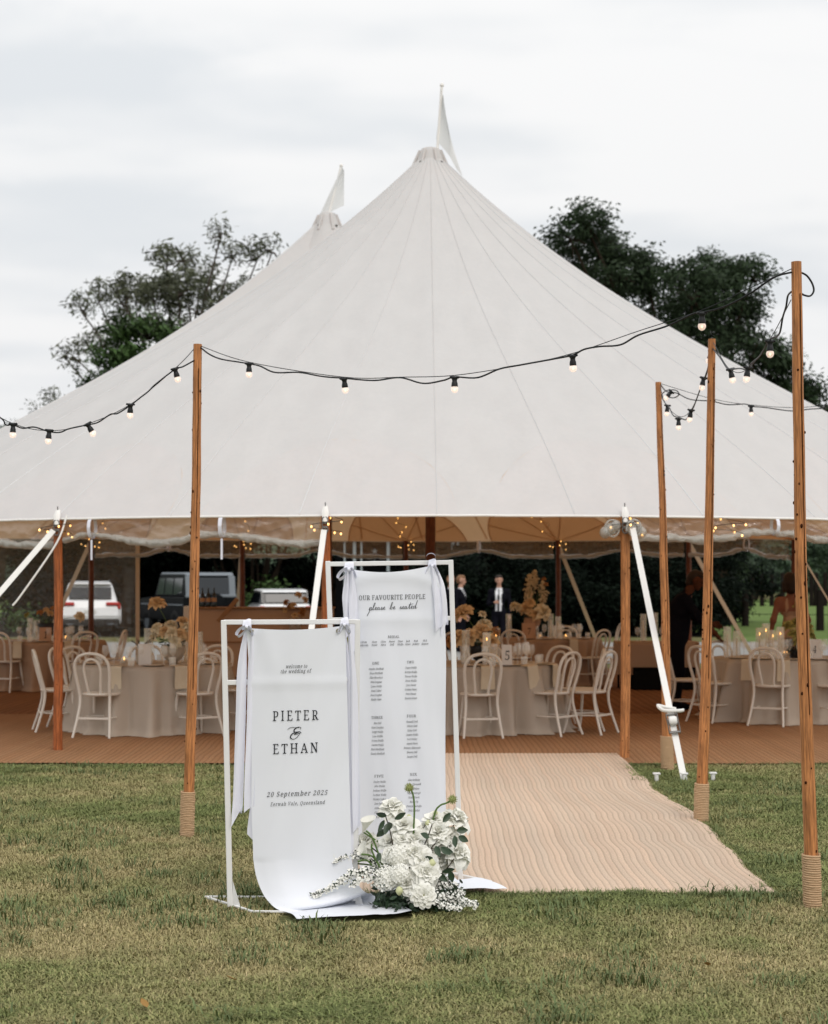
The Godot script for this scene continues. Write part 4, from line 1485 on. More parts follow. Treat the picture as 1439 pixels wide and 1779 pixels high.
	bow(cl, P(751, 979, 9.69) + off, 0.8, [[[757, 985], [765, 1010], [770, 1040], [772, 1070], [773, 1090]], [[750, 985], [755, 1010], [760, 1040], [762, 1070], [763, 1092]]], 9.655, 0.04, off, false)
	var curl := MB.new()
	var cr := []
	for k in 16:
		var an := -2.3 + 4.6 * k / 15.0
		var c := P(749 + 8.0 * sin(an) , 967 - 6.5 * cos(an) + (7.0 if k < 3 else 0.0), 9.66) + off
		cr.append(PackedVector3Array([c + Vector3(0, 0, 0.014), c - Vector3(0, 0.004, 0.014)]))
	curl.sheet(cr)
	obj("ribbon_curl", curl, M.ribbon, cl)

func bow(parent: Node3D, c: Vector3, s: float, tails: Array, d: float, w: float, off: Vector3, big: bool) -> void:
	var m := MB.new()
	# ribbon wound over the bar, and two soft drooping loops
	for k in 3:
		var band := []
		for j in 13:
			var an := TAU * j / 12.0
			var p := c + Vector3((-0.016 + 0.014 * k) * s + 0.004 * sin(an + k), (0.026 + 0.003 * k) * sin(an) - 0.004, (0.024 + 0.003 * k) * cos(an))
			band.append(PackedVector3Array([p - Vector3(0.013 * s, 0.003, 0), p, p + Vector3(0.013 * s, -0.002, 0)]))
		m.sheet(band)
	for sx in [-1.0, 1.0]:
		var band := []
		for j in 17:
			var f := j / 16.0
			var an := TAU * f
			var far := 0.5 - 0.5 * cos(an)
			var p := c + Vector3(sx * (0.006 + (0.062 if big and sx < 0 else 0.034) * far) * s, -0.018 - 0.050 * far * s + 0.022 * sin(an) * s, 0.030 + 0.012 * sin(an))
			var wd := Vector3(0.25 * sx, 0.35, 0.9).normalized() * (0.010 + 0.014 * far) * s
			band.append(PackedVector3Array([p - wd, p - wd * 0.3 + Vector3(0, 0.004, 0) * far, p + wd]))
		m.sheet(band)
	m.ball(c + Vector3(0.0, -0.020 * s, 0.034), Vector3(0.014, 0.016, 0.010) * s, 9, 6)
	obj("ribbon_bow", m, M.ribbon, parent)
	var n := 0
	for tl in tails:
		var pts := []
		for q in tl: pts.append(P(q[0], q[1], d - 0.012 * n) + off)
		var cc := curve(pts, 7)
		var rows := []
		for k in cc.size():
			var f := float(k) / (cc.size() - 1)
			var hw := w * 0.5 * lerpf(0.35, 1.0, smoothstep(0.0, 0.35, f))
			var tip := (0.05 if n == 0 else 0.02) * smoothstep(0.92, 1.0, f)
			var row := PackedVector3Array()
			for j in 7:
				var x := (j - 3) / 3.0
				row.append(cc[k] + Vector3(x * hw, -tip * (-x), 0.010 * sin(x * 2.5 + f * 4.0 + n) + 0.008 * N(f * 130.0, n * 40.0)))
			rows.append(row)
		var tm := MB.new()
		tm.sheet(rows)
		obj("ribbon_tail", tm, M.ribbon, parent)
		n += 1

func script_line(on: Callable) -> MB:
	# "please be seated" in a loose pen script, drawn stroke by stroke
	var m := MB.new()
	var L := {
		"p": [[[0, 1], [2, -3], [1.0, 3], [-2.5, 10]], [[0.4, 1], [3, -3], [4.5, -2], [3.4, 1.2], [1, 1.4], [3.0, 1.4], [5, 0.4]]],
		"l": [[[0, 0.8], [4, -6], [5, -9.5], [3.6, -8.6], [1.6, -2], [1.8, 1.0], [4, 0]]],
		"e": [[[0, 0.4], [2.4, -1.2], [2.9, -2.8], [1.8, -2.8], [0.8, -0.6], [1.8, 1.0], [4, 0]]],
		"a": [[[3.0, -2.6], [1.2, -2.4], [0.2, 0], [1.0, 1.0], [2.6, -0.6], [3.2, -2.6], [2.8, 0.4], [3.4, 1.0], [5, 0]]],
		"s": [[[0, 0.6], [2.2, -2.8], [2.2, -1.2], [2.6, 0.4], [1.2, 1.1], [2.6, 0.9], [4, 0]]],
		"b": [[[0, 0.8], [4, -6], [5, -9.5], [3.6, -8.6], [1.4, -1], [1.8, 1.0], [3.4, 0.6], [3.9, -1.8], [3.0, -2.6], [4.2, -1.6], [5.4, -1.8]]],
		"t": [[[0, 0.6], [3.2, -5.2], [4.4, -8.4], [2.6, -2], [2.4, 1.0], [4.4, 0]], [[1.4, -4.8], [8.6, -6.6]]],
		"d": [[[3.0, -2.6], [1.2, -2.4], [0.2, 0], [1.0, 1.0], [2.6, -0.6], [5.4, -8.5], [6.6, -11.4], [4.0, -3.4], [3.4, 0.6], [4.2, 1.0], [6, -0.6]]]}
	var adv := {"p": 5.0, "l": 4.0, "e": 3.9, "a": 4.9, "s": 3.9, "b": 5.3, "t": 4.3, "d": 6.0}
	var total := 0.0
	var s := "please be seated"
	for ch in s: total += adv.get(ch, 6.0)
	var x := 0.0
	var k := 84.0 / total
	for ch in s:
		if L.has(ch):
			for st in L[ch]:
				var pts := []
				for q in st: pts.append([641.0 + (x + q[0]) * k, 1058.5 + q[1] * 1.12 - (x / total) * 3.0])
				pen(m, pts, [0.55, 0.95], on)
		x += adv.get(ch, 6.0)
	return m

# ------------------------------------------------------------------ the flower arrangement
func petal(m: MB, xf: Transform3D, w: float, l: float, cup: float, curl: float, ruffle: float, sd: float) -> void:
	var rows := []
	for k in 6:
		var f := k / 5.0
		var hw := w * 0.5 * pow(sin(PI * clampf(0.16 + 0.72 * f, 0, 1)), 0.7)
		var row := PackedVector3Array()
		for j in 5:
			var x := (j - 2) / 2.0
			var z := -cup * w * (x * x) * 0.5 * (1.0 - 0.4 * f) - cup * w * 0.35 * sin(PI * f) + curl * l * f * f * f
			z += ruffle * w * f * (N(x * 90.0 + sd * 31.0, f * 70.0, sd * 17.0))
			row.append(xf * Vector3(x * hw, l * f * (1.0 - 0.08 * x * x), -z * -1.0))
		rows.append(row)
	m.sheet(rows)
func rose(size: float, rings: int, open: float, ruffle: float, sd: int) -> MB:
	# petals in rings, upright in the heart and falling open outside; grows along +y
	var g := RandomNumberGenerator.new()
	g.seed = sd
	var m := MB.new()
	for r in rings:
		var f := float(r) / (rings - 1)
		var cnt := 4 + int(f * 3.0)
		var tilt := lerpf(0.06, open, pow(f, 1.25))
		for k in cnt:
			var az := TAU * (k + 0.5 * (r % 2)) / cnt + g.randf_range(-0.25, 0.25) + r * 0.4
			var tl := tilt + g.randf_range(-0.1, 0.1)
			var l := size * lerpf(0.40, 0.62, f) * g.randf_range(0.92, 1.08)
			var w := size * lerpf(0.30, 0.66, f) * g.randf_range(0.9, 1.1)
			var bs := Basis(Vector3.UP, az) * Basis(Vector3.RIGHT, tl)
			var base := Basis(Vector3.UP, az) * Vector3(0, size * lerpf(0.10, 0.0, f), size * lerpf(0.01, 0.06, f))
			petal(m, Transform3D(bs, base), w, l, 0.42 * (1.0 - 0.35 * f), 0.30 * f, ruffle, g.randf() * 10.0)
	m.ball(Vector3(0, size * 0.10, 0), Vector3(size * 0.13, size * 0.16, size * 0.13), 8, 6)
	return m
func aim(dir: Vector3, spin := 0.0) -> Basis:
	var y := dir.normalized()
	var x := y.cross(Vector3(0.13, 0.2, 0.97)).normalized()
	return Basis(x, y, x.cross(y)) * Basis(Vector3.UP, spin)
func floret(m: MB, c: Vector3, dir: Vector3, r: float, n: int, spin: float) -> void:
	var b := aim(dir, spin)
	for k in n:
		var a := TAU * k / n
		var o := b * Vector3(cos(a), 0.15, sin(a))
		var s := b * Vector3(-sin(a), 0, cos(a))
		m.quad(c, c + o * r * 0.6 + s * r * 0.42, c + o * r * 1.05 + b.y * r * 0.1, c + o * r * 0.6 - s * r * 0.42, dir)

func make_flowers() -> void:
	var foot := Vector3(0.02, 0, -8.98)
	var t := thing("flower_arrangement", "low arrangement of white roses and spirea at the foot of the signs", "flowers", foot)
	var g := RandomNumberGenerator.new()
	g.seed = 12
	var heart := foot + Vector3(0, 0.06, 0)
	var kinds := [rose(0.125, 6, 1.25, 0.2, 1).mesh(), rose(0.135, 6, 1.45, 0.5, 2).mesh(), rose(0.115, 6, 1.0, 0.15, 3).mesh(), rose(0.13, 7, 1.35, 0.35, 4).mesh()]
	# u, v, depth, kind, size, tilt towards lens, lean
	var list := [[680, 1399, 8.98, 1, 0.98, 0.5, -0.1], [796, 1420, 9.0, 1, 1.12, 0.3, 0.5], [755, 1421, 8.97, 2, 1.0, 0.5, 0.0], [702, 1432, 8.93, 0, 1.1, 0.7, -0.2], [762, 1444, 8.92, 3, 1.05, 0.9, 0.2], [781, 1448, 8.96, 0, 0.95, 0.6, 0.4], [797, 1480, 8.93, 1, 1.12, 0.7, 0.6],
		[676, 1461, 8.95, 2, 0.95, 0.8, -0.3], [699, 1455, 8.88, 2, 0.8, 1.0, 0.0], [721, 1458, 8.90, 3, 1.05, 0.9, 0.1], [632, 1459, 9.03, 1, 1.0, 0.5, -0.5], [678, 1485, 8.88, 2, 0.85, 1.0, -0.2], [721, 1480, 8.85, 1, 1.05, 1.0, 0.0], [735, 1496, 8.82, 0, 1.1, 1.1, 0.1],
		[741, 1515, 8.78, 3, 1.05, 1.2, 0.2], [726, 1524, 8.80, 0, 1.05, 1.1, -0.1], [707, 1534, 8.80, 2, 1.0, 1.0, -0.2], [770, 1492, 8.95, 1, 0.95, 0.8, 0.3], [741, 1436, 9.0, 2, 0.95, 0.4, 0.1], [719, 1440, 8.96, 0, 0.95, 0.6, 0.0], [752, 1470, 8.94, 2, 0.9, 0.8, 0.0], [776, 1466, 9.0, 3, 0.9, 0.5, 0.3], [716, 1550, 8.78, 2, 0.85, 1.2, 0.0]]
	for q in list:
		var p := P(q[0], q[1], q[2]) - foot
		var dir := Vector3(q[6], 1.0, 0.0).normalized()
		dir = dir.rotated(Vector3.RIGHT, q[5])
		var o := obj("rose", kinds[q[3]], M.petal, t, p - dir * 0.03)
		o.basis = aim(dir, g.randf() * TAU) * Basis.from_scale(Vector3.ONE * q[4] * 0.88)
		var st := MB.new()
		var b0 := heart - foot + Vector3(g.randf_range(-0.06, 0.06), 0, g.randf_range(-0.06, 0.06))
		st.tube(curve([b0, b0.lerp(p, 0.5) + Vector3(0, 0.03, 0.0), p - dir * 0.02], 5), 0.0035, 6)
		obj("stem", st, M.stem_brown if q[1] < 1470 else M.stem_green, t)
	# open ranunculus low in front, its petals in tight shells
	var rn := MB.new()
	for r in 7:
		var rad := 0.018 + 0.0075 * r
		for k in 5 + r:
			var az := TAU * k / (5 + r) + r * 0.7
			petal(rn, Transform3D(Basis(Vector3.UP, az) * Basis(Vector3.RIGHT, 0.25 + 0.16 * r), Basis(Vector3.UP, az) * Vector3(0, 0.004 * (6 - r), rad * 0.35)), 0.026 + 0.0045 * r, 0.030 + 0.004 * r, 0.5, 0.12, 0.25, r * 3.0 + k)
	var ro := obj("ranunculus", rn, M.petal, t, P(735, 1556, 8.72) - foot)
	ro.basis = aim(Vector3(0.15, 0.25, 1.0)) * Basis.from_scale(Vector3.ONE * 0.95)
	var ey := MB.new()
	ey.ball(Vector3(0, 0.016, 0), Vector3(0.012, 0.012, 0.012), 8, 6)
	obj("eye", ey, M.petal_green, ro)
	# hydrangea heads
	for q in [[692, 1488, 8.86, 0.062], [674, 1527, 8.84, 0.070], [695, 1520, 8.80, 0.055]]:
		var hm := MB.new()
		for k in 90:
			var y := 1.0 - 1.5 * (k + 0.5) / 90.0
			var a := k * 2.399
			var d := Vector3(sqrt(maxf(0, 1 - y * y)) * cos(a), y, sqrt(maxf(0, 1 - y * y)) * sin(a))
			floret(hm, d * q[3] * g.randf_range(0.88, 1.05), d + Vector3(g.randf_range(-0.3, 0.3), g.randf_range(-0.3, 0.3), 0.1), 0.0135, 4, g.randf() * 6.0)
		hm.ball(Vector3(0, -0.005, 0), Vector3.ONE * q[3] * 0.82, 10, 7)
		obj("hydrangea", hm, M.petal, t, P(q[0], q[1], q[2]) - foot)
	# buds and callas
	for q in [[694, 1548, 8.76, 0.020], [751, 1500, 8.80, 0.019], [711, 1420, 8.97, 0.014], [744, 1431, 8.95, 0.017], [757, 1412, 8.97, 0.012]]:
		var bm := MB.new()
		bm.lathe([Vector2(0.001, -1.2), Vector2(0.5, -0.9), Vector2(0.95, -0.2), Vector2(0.9, 0.4), Vector2(0.5, 1.0), Vector2(0.001, 1.25)], 10, Transform3D(Basis.from_scale(Vector3.ONE * q[3]), Vector3.ZERO))
		obj("bud", bm, M.petal_green, t, P(q[0], q[1], q[2]) - foot)
	for q in [[631, 1432, 9.0, 0.3], [609, 1474, 8.98, -0.9], [600, 1486, 8.97, -1.2], [640, 1482, 8.95, -0.4]]:
		var cm := MB.new()
		var rows := []
		for k in 8:
			var f := k / 7.0
			var row := PackedVector3Array()
			for j in 13:
				var a := TAU * j / 12.0
				var r := 0.006 + 0.030 * pow(f, 1.3)
				row.append(Vector3(cos(a) * r, 0.085 * f + (0.022 * f * f * cos(a)), sin(a) * r))
			rows.append(row)
		cm.sheet(rows)
		var co := obj("calla", cm, M.petal, t, P(q[0], q[1], q[2]) - foot - Vector3(0, 0.04, 0))
		co.basis = aim(Vector3(q[3], 0.8, 0.35))
		var st := MB.new()
		st.tube(curve([heart - foot, (heart - foot).lerp(co.position, 0.5) + Vector3(0, 0.06, 0), co.position], 5), 0.0045, 6)
		obj("stem", st, M.stem_green, t)
	# tall seed pods on bent stems
	for q in [[[[690, 1560], [716, 1500], [719, 1440], [720, 1400], [717, 1378], [711, 1369]], 8.9], [[[735, 1560], [745, 1470], [755, 1415], [764, 1400], [776, 1395], [786, 1389]], 8.95], [[[670, 1520], [655, 1475], [645, 1452], [636, 1443]], 8.9], [[[668, 1525], [650, 1490], [628, 1484]], 8.88], [[[664, 1528], [640, 1496], [622, 1497]], 8.9], [[[668, 1520], [648, 1482], [646, 1466]], 8.87]]:
		var pts := []
		for w in q[0]: pts.append(P(w[0], w[1], q[1]) - foot)
		var st := MB.new()
		st.tube(curve(pts, 6), 0.0048, 7)
		obj("stem", st, M.stem_green, t)
		if q[0].size() < 5: continue
		var pm := MB.new()
		for k in 46:
			var y := 1.0 - 2.0 * (k + 0.5) / 46.0
			var a := k * 2.399
			var d := Vector3(sqrt(1 - y * y) * cos(a), y, sqrt(1 - y * y) * sin(a))
			pm.tube(line(d * 0.008, d * g.randf_range(0.024, 0.031)), [0.0035, 0.0012], 5)
		pm.ball(Vector3.ZERO, Vector3(0.017, 0.015, 0.017), 9, 6)
		obj("seed_pod", pm, M.pod_green, t, pts[pts.size() - 1])
	# rose leaves on their own stems
	for q in [[668, 1425, 2.4], [672, 1417, 1.2], [686, 1423, -1.0], [670, 1441, 2.2], [679, 1440, 0.6], [675, 1430, 3.0], [770, 1428, -0.8], [793, 1443, -1.6], [797, 1453, -2.0], [790, 1452, -2.7], [746, 1455, 1.2], [757, 1470, -2.6], [766, 1472, -2.2], [770, 1478, -1.8], [752, 1490, 1.8], [759, 1517, -2.2], [748, 1520, 2.6], [768, 1514, -1.3], [757, 1528, 3.0], [782, 1513, -2.9], [661, 1482, 2.4], [760, 1540, -1.2], [745, 1545, 1.9]]:
		var l := obj("leaf", leaf_mesh(0.062 * g.randf_range(0.8, 1.15), 0.036, 0.25), M.leaf, t, P(q[0], q[1], 8.86 + g.randf_range(-0.06, 0.03)) - foot)
		l.rotation = Vector3(g.randf_range(-0.6, 0.5), g.randf_range(-0.7, 0.7), q[2])
	for q in [[[668, 1412], [677, 1440], [684, 1475]], [[736, 1472], [745, 1450], [751, 1432]], [[742, 1485], [752, 1470], [760, 1460]], [[789, 1492], [774, 1512], [756, 1528]], [[703, 1512], [711, 1498], [717, 1490]]]:
		var pts := []
		for w in q: pts.append(P(w[0], w[1], 8.88) - foot)
		var st := MB.new()
		st.tube(curve(pts, 5), 0.0032, 6)
		obj("stem", st, M.stem_brown, t)
	# spirea sprays: arching twigs crowded with tiny white flowers and little leaves
	var sprays := [[[[672, 1525], [640, 1512], [600, 1528], [570, 1545], [544, 1556]], 8.86, 0.030, 230], [[[670, 1520], [650, 1500], [620, 1490], [600, 1488], [580, 1500]], 8.92, 0.022, 120], [[[665, 1525], [640, 1515], [615, 1516], [590, 1531]], 8.82, 0.035, 170],
		[[[672, 1530], [662, 1508], [642, 1490], [618, 1478]], 8.95, 0.032, 120], [[[740, 1560], [770, 1555], [795, 1562], [812, 1570], [828, 1572]], 8.76, 0.034, 260], [[[745, 1545], [770, 1535], [790, 1540], [806, 1556]], 8.84, 0.030, 190], [[[750, 1535], [765, 1525], [782, 1528]], 8.86, 0.026, 110], [[[752, 1568], [778, 1574], [800, 1579]], 8.70, 0.024, 120], [[[668, 1540], [650, 1530], [628, 1526], [612, 1540]], 8.80, 0.03, 150]]
	for s in sprays:
		var pts := []
		for w in s[0]: pts.append(P(w[0], w[1], s[1] + g.randf_range(-0.03, 0.03)) - foot)
		var c := curve(pts, 8)
		for k in c.size(): c[k].y = maxf(c[k].y, 0.03)
		var tw := MB.new()
		tw.tube(c, 0.003, 5)
		var root := obj("spirea_spray", tw, M.stem_brown, t)
		var fm := MB.new()
		var lm := MB.new()
		var lf := leaf_mesh(0.017, 0.008, 0.2)
		for k in s[3]:
			var f := g.randf()
			var q: Vector3 = c[int(f * (c.size() - 1))]
			var o = Vector3(g.randfn(0, 1), g.randfn(0, 1), g.randfn(0, 1)).normalized() * s[2] * pow(g.randf(), 0.6) * (1.1 - 0.5 * f)
			var p = q + o
			p.y = maxf(p.y, 0.02)
			floret(fm, p, (o + Vector3(0, 0.02, 0.02)).normalized(), g.randf_range(0.0058, 0.0085), 5, g.randf() * 6.0)
			if k % 2 == 0: lm.add(lf, Transform3D(aim(Vector3(g.randfn(0, 1), g.randf(), g.randfn(0, 1))), q + o * 0.8))
		tag(obj("blossom", fm, M.petal, root), "", "", "", "stuff")
		tag(obj("leaflet", lm, M.leaf, root), "", "", "", "stuff")
	# dark moss and foliage at the base
	var dm := MB.new()
	var lf2 := leaf_mesh(0.045, 0.022, 0.3)
	for k in 520:
		var a := g.randf() * TAU
		var p := Vector3(cos(a) * 0.24, 0, sin(a) * 0.17) * sqrt(g.randf()) + Vector3(0.0, 0.02 + 0.15 * g.randf() * g.randf(), 0.07)
		dm.add(lf2, Transform3D(aim(Vector3(g.randfn(0, 1), g.randf_range(0.1, 1.2), g.randfn(0, 1)), g.randf() * 6.0), p))
	tag(obj("base_foliage", dm, M.leaf, t), "", "", "", "stuff")
	var fo := MB.new()
	fo.ball(Vector3(0.0, 0.055, 0.03), Vector3(0.16, 0.07, 0.11), 14, 8)
	obj("flower_foam", fo, M.leaf, t)

# ------------------------------------------------------------------ chairs and tables
func make_chair() -> Node3D:
	var t := thing("bentwood_chair", "", "chair", Vector3(0, 0, 0), 0.0, "bentwood chairs round the tables")
	var m := MB.new()
	m.lathe([Vector2(0.001, 0.440), Vector2(0.175, 0.440), Vector2(0.196, 0.446), Vector2(0.205, 0.457), Vector2(0.203, 0.468), Vector2(0.193, 0.474), Vector2(0.180, 0.470), Vector2(0.12, 0.464), Vector2(0.001, 0.462)], 28)
	obj("seat", m, M.cream_paint, t)
	m = MB.new()
	var h := []
	for s in [[-0.172, 0.445, -0.165], [-0.178, 0.53, -0.188], [-0.193, 0.65, -0.22], [-0.198, 0.74, -0.242], [-0.178, 0.825, -0.262], [-0.115, 0.882, -0.275], [0.0, 0.903, -0.28]]: h.append(Vector3(s[0], s[1], s[2]))
	for k in range(5, -1, -1): h.append(Vector3(-h[k].x, h[k].y, h[k].z))
	m.tube(curve(h, 4), 0.0175, 9)
	obj("back_hoop", m, M.cream_paint, t)
	m = MB.new()
	h = []
	for s in [[-0.068, 0.462, -0.168], [-0.078, 0.56, -0.196], [-0.092, 0.67, -0.224], [-0.095, 0.74, -0.242], [-0.078, 0.80, -0.256], [-0.042, 0.832, -0.264], [0.0, 0.842, -0.266]]: h.append(Vector3(s[0], s[1], s[2]))
	for k in range(5, -1, -1): h.append(Vector3(-h[k].x, h[k].y, h[k].z))
	m.tube(curve(h, 4), 0.0145, 8)
	obj("inner_hoop", m, M.cream_paint, t)
	for s in [-1.0, 1.0]:
		m = MB.new()
		m.tube(curve([Vector3(0.172 * s, 0.462, -0.166), Vector3(0.172 * s, 0.34, -0.172), Vector3(0.190 * s, 0.17, -0.215), Vector3(0.212 * s, 0.0, -0.272)], 5), [0.0165, 0.0165, 0.0165, 0.016, 0.016, 0.016, 0.0155, 0.0155, 0.0155, 0.015, 0.0145, 0.0145, 0.014, 0.0135, 0.013, 0.013], 9)
		obj("leg", m, M.cream_paint, t)
		m = MB.new()
		m.tube(curve([Vector3(0.140 * s, 0.445, 0.135), Vector3(0.152 * s, 0.30, 0.150), Vector3(0.170 * s, 0.14, 0.172), Vector3(0.190 * s, 0.0, 0.205)], 5), [0.017, 0.017, 0.017, 0.0165, 0.016, 0.016, 0.0155, 0.0155, 0.015, 0.015, 0.0145, 0.0145, 0.014, 0.0135, 0.013, 0.013], 9)
		obj("leg", m, M.cream_paint, t)
	m = MB.new()
	var loop := []
	for k in 25:
		var a := TAU * k / 24.0
		loop.append(Vector3(0.172 * cos(a), 0.205, 0.178 * sin(a) - 0.015))
	m.tube(curve(loop, 2), 0.0095, 7, false)
	m.box(Vector3(0, 0.205, -0.198), Vector3(0.36, 0.024, 0.014), Basis(), 0.003)
	obj("foot_ring", m, M.cream_paint, t)
	return t
var chair0: Node3D
func chair(c: Vector3, phi: float, label: String, dist := 1.02) -> void:
	var a := deg_to_rad(phi)
	var at := c + Vector3(sin(a), 0, cos(a)) * dist
	place_chair(at, atan2(c.x - at.x, c.z - at.z) + 0.2 * sin(phi * 3.7), label)
func place_chair(at: Vector3, turn: float, label: String) -> void:
	at.y = 0.026
	if chair0 == null:
		chair0 = make_chair()
		chair0.position = at
		chair0.rotation.y = turn
		chair0.set_meta("label", label)
	else: dup(chair0, at, turn, label)

func round_table(c: Vector3, r: float, label: String, clabel: String, cloth: Material, sd: int) -> void:
	var t := thing("round_table", label, "table", c + Vector3(0, 0.02, 0), 0.0, "round dining tables")
	var m := MB.new()
	m.lathe([Vector2(0.001, 0.715), Vector2(r - 0.02, 0.715), Vector2(r - 0.012, 0.725), Vector2(r - 0.012, 0.738), Vector2(0.001, 0.742)], 40)
	obj("tabletop", m, M.sawn_wood, t)
	for k in 4:
		m = MB.new()
		var a := TAU * k / 4 + 0.4
		m.tube(line(Vector3(cos(a), 0, sin(a)) * 0.5, Vector3(cos(a) * 0.5, 0.715, sin(a) * 0.5)), 0.018, 8)
		obj("leg", m, M.steel, t)
	m = MB.new()
	var cols := 220
	var rows := []
	for k in 6:
		var row := PackedVector3Array()
		for j in cols: row.append(Vector3(cos(TAU * j / cols), 0, sin(TAU * j / cols)) * maxf(0.001, r * k / 6.0) + Vector3(0, 0.748, 0))
		rows.append(row)
	for k in 21:
		var f := k / 20.0
		var row := PackedVector3Array()
		for j in cols:
			var a := TAU * j / cols
			var fold := sin(a * 14.0 + 3.0 * N(cos(a) * 60.0, sin(a) * 60.0, sd * 90.0) + sd) * 0.62 + 0.25 * sin(a * 31.0 + sd) + 1.1 * N(cos(a) * 210.0, sin(a) * 210.0 + f * 14.0, sd * 170.0)
			var rr := r + 0.004 + 0.15 * fold * pow(f, 0.65) + 0.07 * f + 0.05 * smoothstep(0.86, 1.0, f)
			var y := 0.748 - 0.748 * (1.0 - pow(1.0 - f, 1.25)) * 0.992
			if k == 0: rr = r
			row.append(Vector3(cos(a) * rr, maxf(y, 0.012) + 0.01 * f * f * N(a * 200.0, sd) , sin(a) * rr))
		rows.append(row)
	m.sheet(rows, true)
	var o := obj("tablecloth", m, cloth, self, c + Vector3(0, 0.02, 0))
	tag(o, clabel, "tablecloth", "cloths on the dining tables")

var napkin_mesh: ArrayMesh
func napkin(c: Vector3, r: float, phi: float, label: String, skew := 0.0) -> void:
	if napkin_mesh == null:
		var m := MB.new()
		var rows := []
		for k in 20:
			var f := k / 19.0
			var row := PackedVector3Array()
			for j in 7:
				var x := (j - 3) / 3.0
				var y := 0.008
				var z := -0.16 + f * 0.42
				if z > 0.0:
					var b := minf(z, 0.02)
					y = 0.008 - maxf(z - 0.012, 0.0)
					z = b * 0.9 + 0.012 * (z / 0.26)
				row.append(Vector3(x * 0.075 * (1.0 + 0.03 * sin(f * 9.0)), y + 0.002 * N(x * 90.0, f * 90.0), z + 0.012 + 0.008 * N(x * 80.0, f * 110.0, 3.0)))
			rows.append(row)
		m.sheet(rows)
		napkin_mesh = m.mesh()
	var a := deg_to_rad(phi)
	var o := obj("napkin", napkin_mesh, M.napkin, self, c + Vector3(sin(a) * (r + 0.015), 0.772, cos(a) * (r + 0.015)))
	o.rotation = Vector3(0, a, 0)
	if skew != 0.0: o.rotation = Vector3(0, a, skew)
	tag(o, label, "napkin", "cream napkins over the table edges")

func glass_thing(kind: String) -> MB:
	var m := MB.new()
	match kind:
		"wine": m.lathe([Vector2(0.034, 0.0), Vector2(0.032, 0.003), Vector2(0.005, 0.008), Vector2(0.004, 0.085), Vector2(0.016, 0.098), Vector2(0.036, 0.125), Vector2(0.040, 0.15), Vector2(0.036, 0.19), Vector2(0.031, 0.215)], 16)
		"tumbler": m.lathe([Vector2(0.001, 0.0), Vector2(0.033, 0.0), Vector2(0.036, 0.004), Vector2(0.041, 0.098), Vector2(0.0385, 0.098), Vector2(0.034, 0.012), Vector2(0.001, 0.012)], 16)
		"cylinder": m.lathe([Vector2(0.001, 0.0), Vector2(0.046, 0.0), Vector2(0.048, 0.004), Vector2(0.048, 0.40), Vector2(0.045, 0.40), Vector2(0.045, 0.008), Vector2(0.001, 0.008)], 18)
		"votive": m.lathe([Vector2(0.001, 0.0), Vector2(0.030, 0.0), Vector2(0.034, 0.004), Vector2(0.036, 0.065), Vector2(0.033, 0.065), Vector2(0.031, 0.008), Vector2(0.001, 0.008)], 14)
	return m
var ware := {}
func put(kind: String, at: Vector3, label: String, lit := false, sc := 1.0) -> void:
	var key := kind + ("_lit" if lit else "")
	var called: String = {"wine": "wine_glass", "tumbler": "tumbler", "cylinder": "candle_cylinder", "votive": "votive_candle"}[kind]
	var cat: String = {"wine": "glass", "tumbler": "glass", "cylinder": "candle holder", "votive": "candle"}[kind]
	var grp: String = {"wine": "glasses set on the tables", "tumbler": "glasses set on the tables", "cylinder": "tall candle cylinders on the tables", "votive": "votive candles on the tables"}[kind]
	if not ware.has(key):
		var t := thing(called, label, cat, at, 0.0, grp)
		obj("glass", glass_thing(kind), M.clear_glass, t)
		if kind == "cylinder":
			var m := MB.new()
			m.tube(line(Vector3(0, 0.01, 0), Vector3(0, 0.30, 0), 3), 0.0105, 8)
			obj("candle", m, M.wax, t)
		if kind == "votive":
			var m := MB.new()
			m.lathe([Vector2(0.001, 0.010), Vector2(0.030, 0.010), Vector2(0.031, 0.036), Vector2(0.001, 0.034)], 12)
			obj("candle", m, M.wax, t)
		if lit:
			var m := MB.new()
			m.lathe([Vector2(0.001, 0.0), Vector2(0.006, 0.008), Vector2(0.0065, 0.014), Vector2(0.003, 0.026), Vector2(0.001, 0.036)], 8)
			obj("flame", m, M.flame_glow, t, Vector3(0, 0.302 if kind == "cylinder" else 0.038, 0))
		t.scale = Vector3(1, sc, 1)
		ware[key] = t
		return
	var o := dup(ware[key], at, fposmod(at.x * 37.0, TAU), label)
	o.scale = Vector3(1, sc, 1)

func card(at: Vector3, turn: float, txt: String, w: float, h: float, label: String, m: Material, size := 0.6) -> void:
	var t := thing("number_card", label, "table number", at, turn, "table number cards")
	var k := MB.new()
	k.box(Vector3(0, h * 0.5, 0), Vector3(w, h, 0.006), Basis(Vector3.RIGHT, -0.10), 0.001)
	k.box(Vector3(0, 0.012, -0.015), Vector3(w * 0.8, 0.02, 0.05), Basis(), 0.002)
	obj("card", k, m, t)
	if txt == "": return
	var lm := MB.new()
	var s := h * size
	write(lm, txt, 0, 0, s * 0.45 * txt.length(), s, 0, 0.08, 0, func(u, q): return Vector3(u, h * 0.5 - s * 0.5 - q, 0.0055 - 0.10 * (-s * 0.5 - q)))
	obj("numeral", lm, M.ink, t)

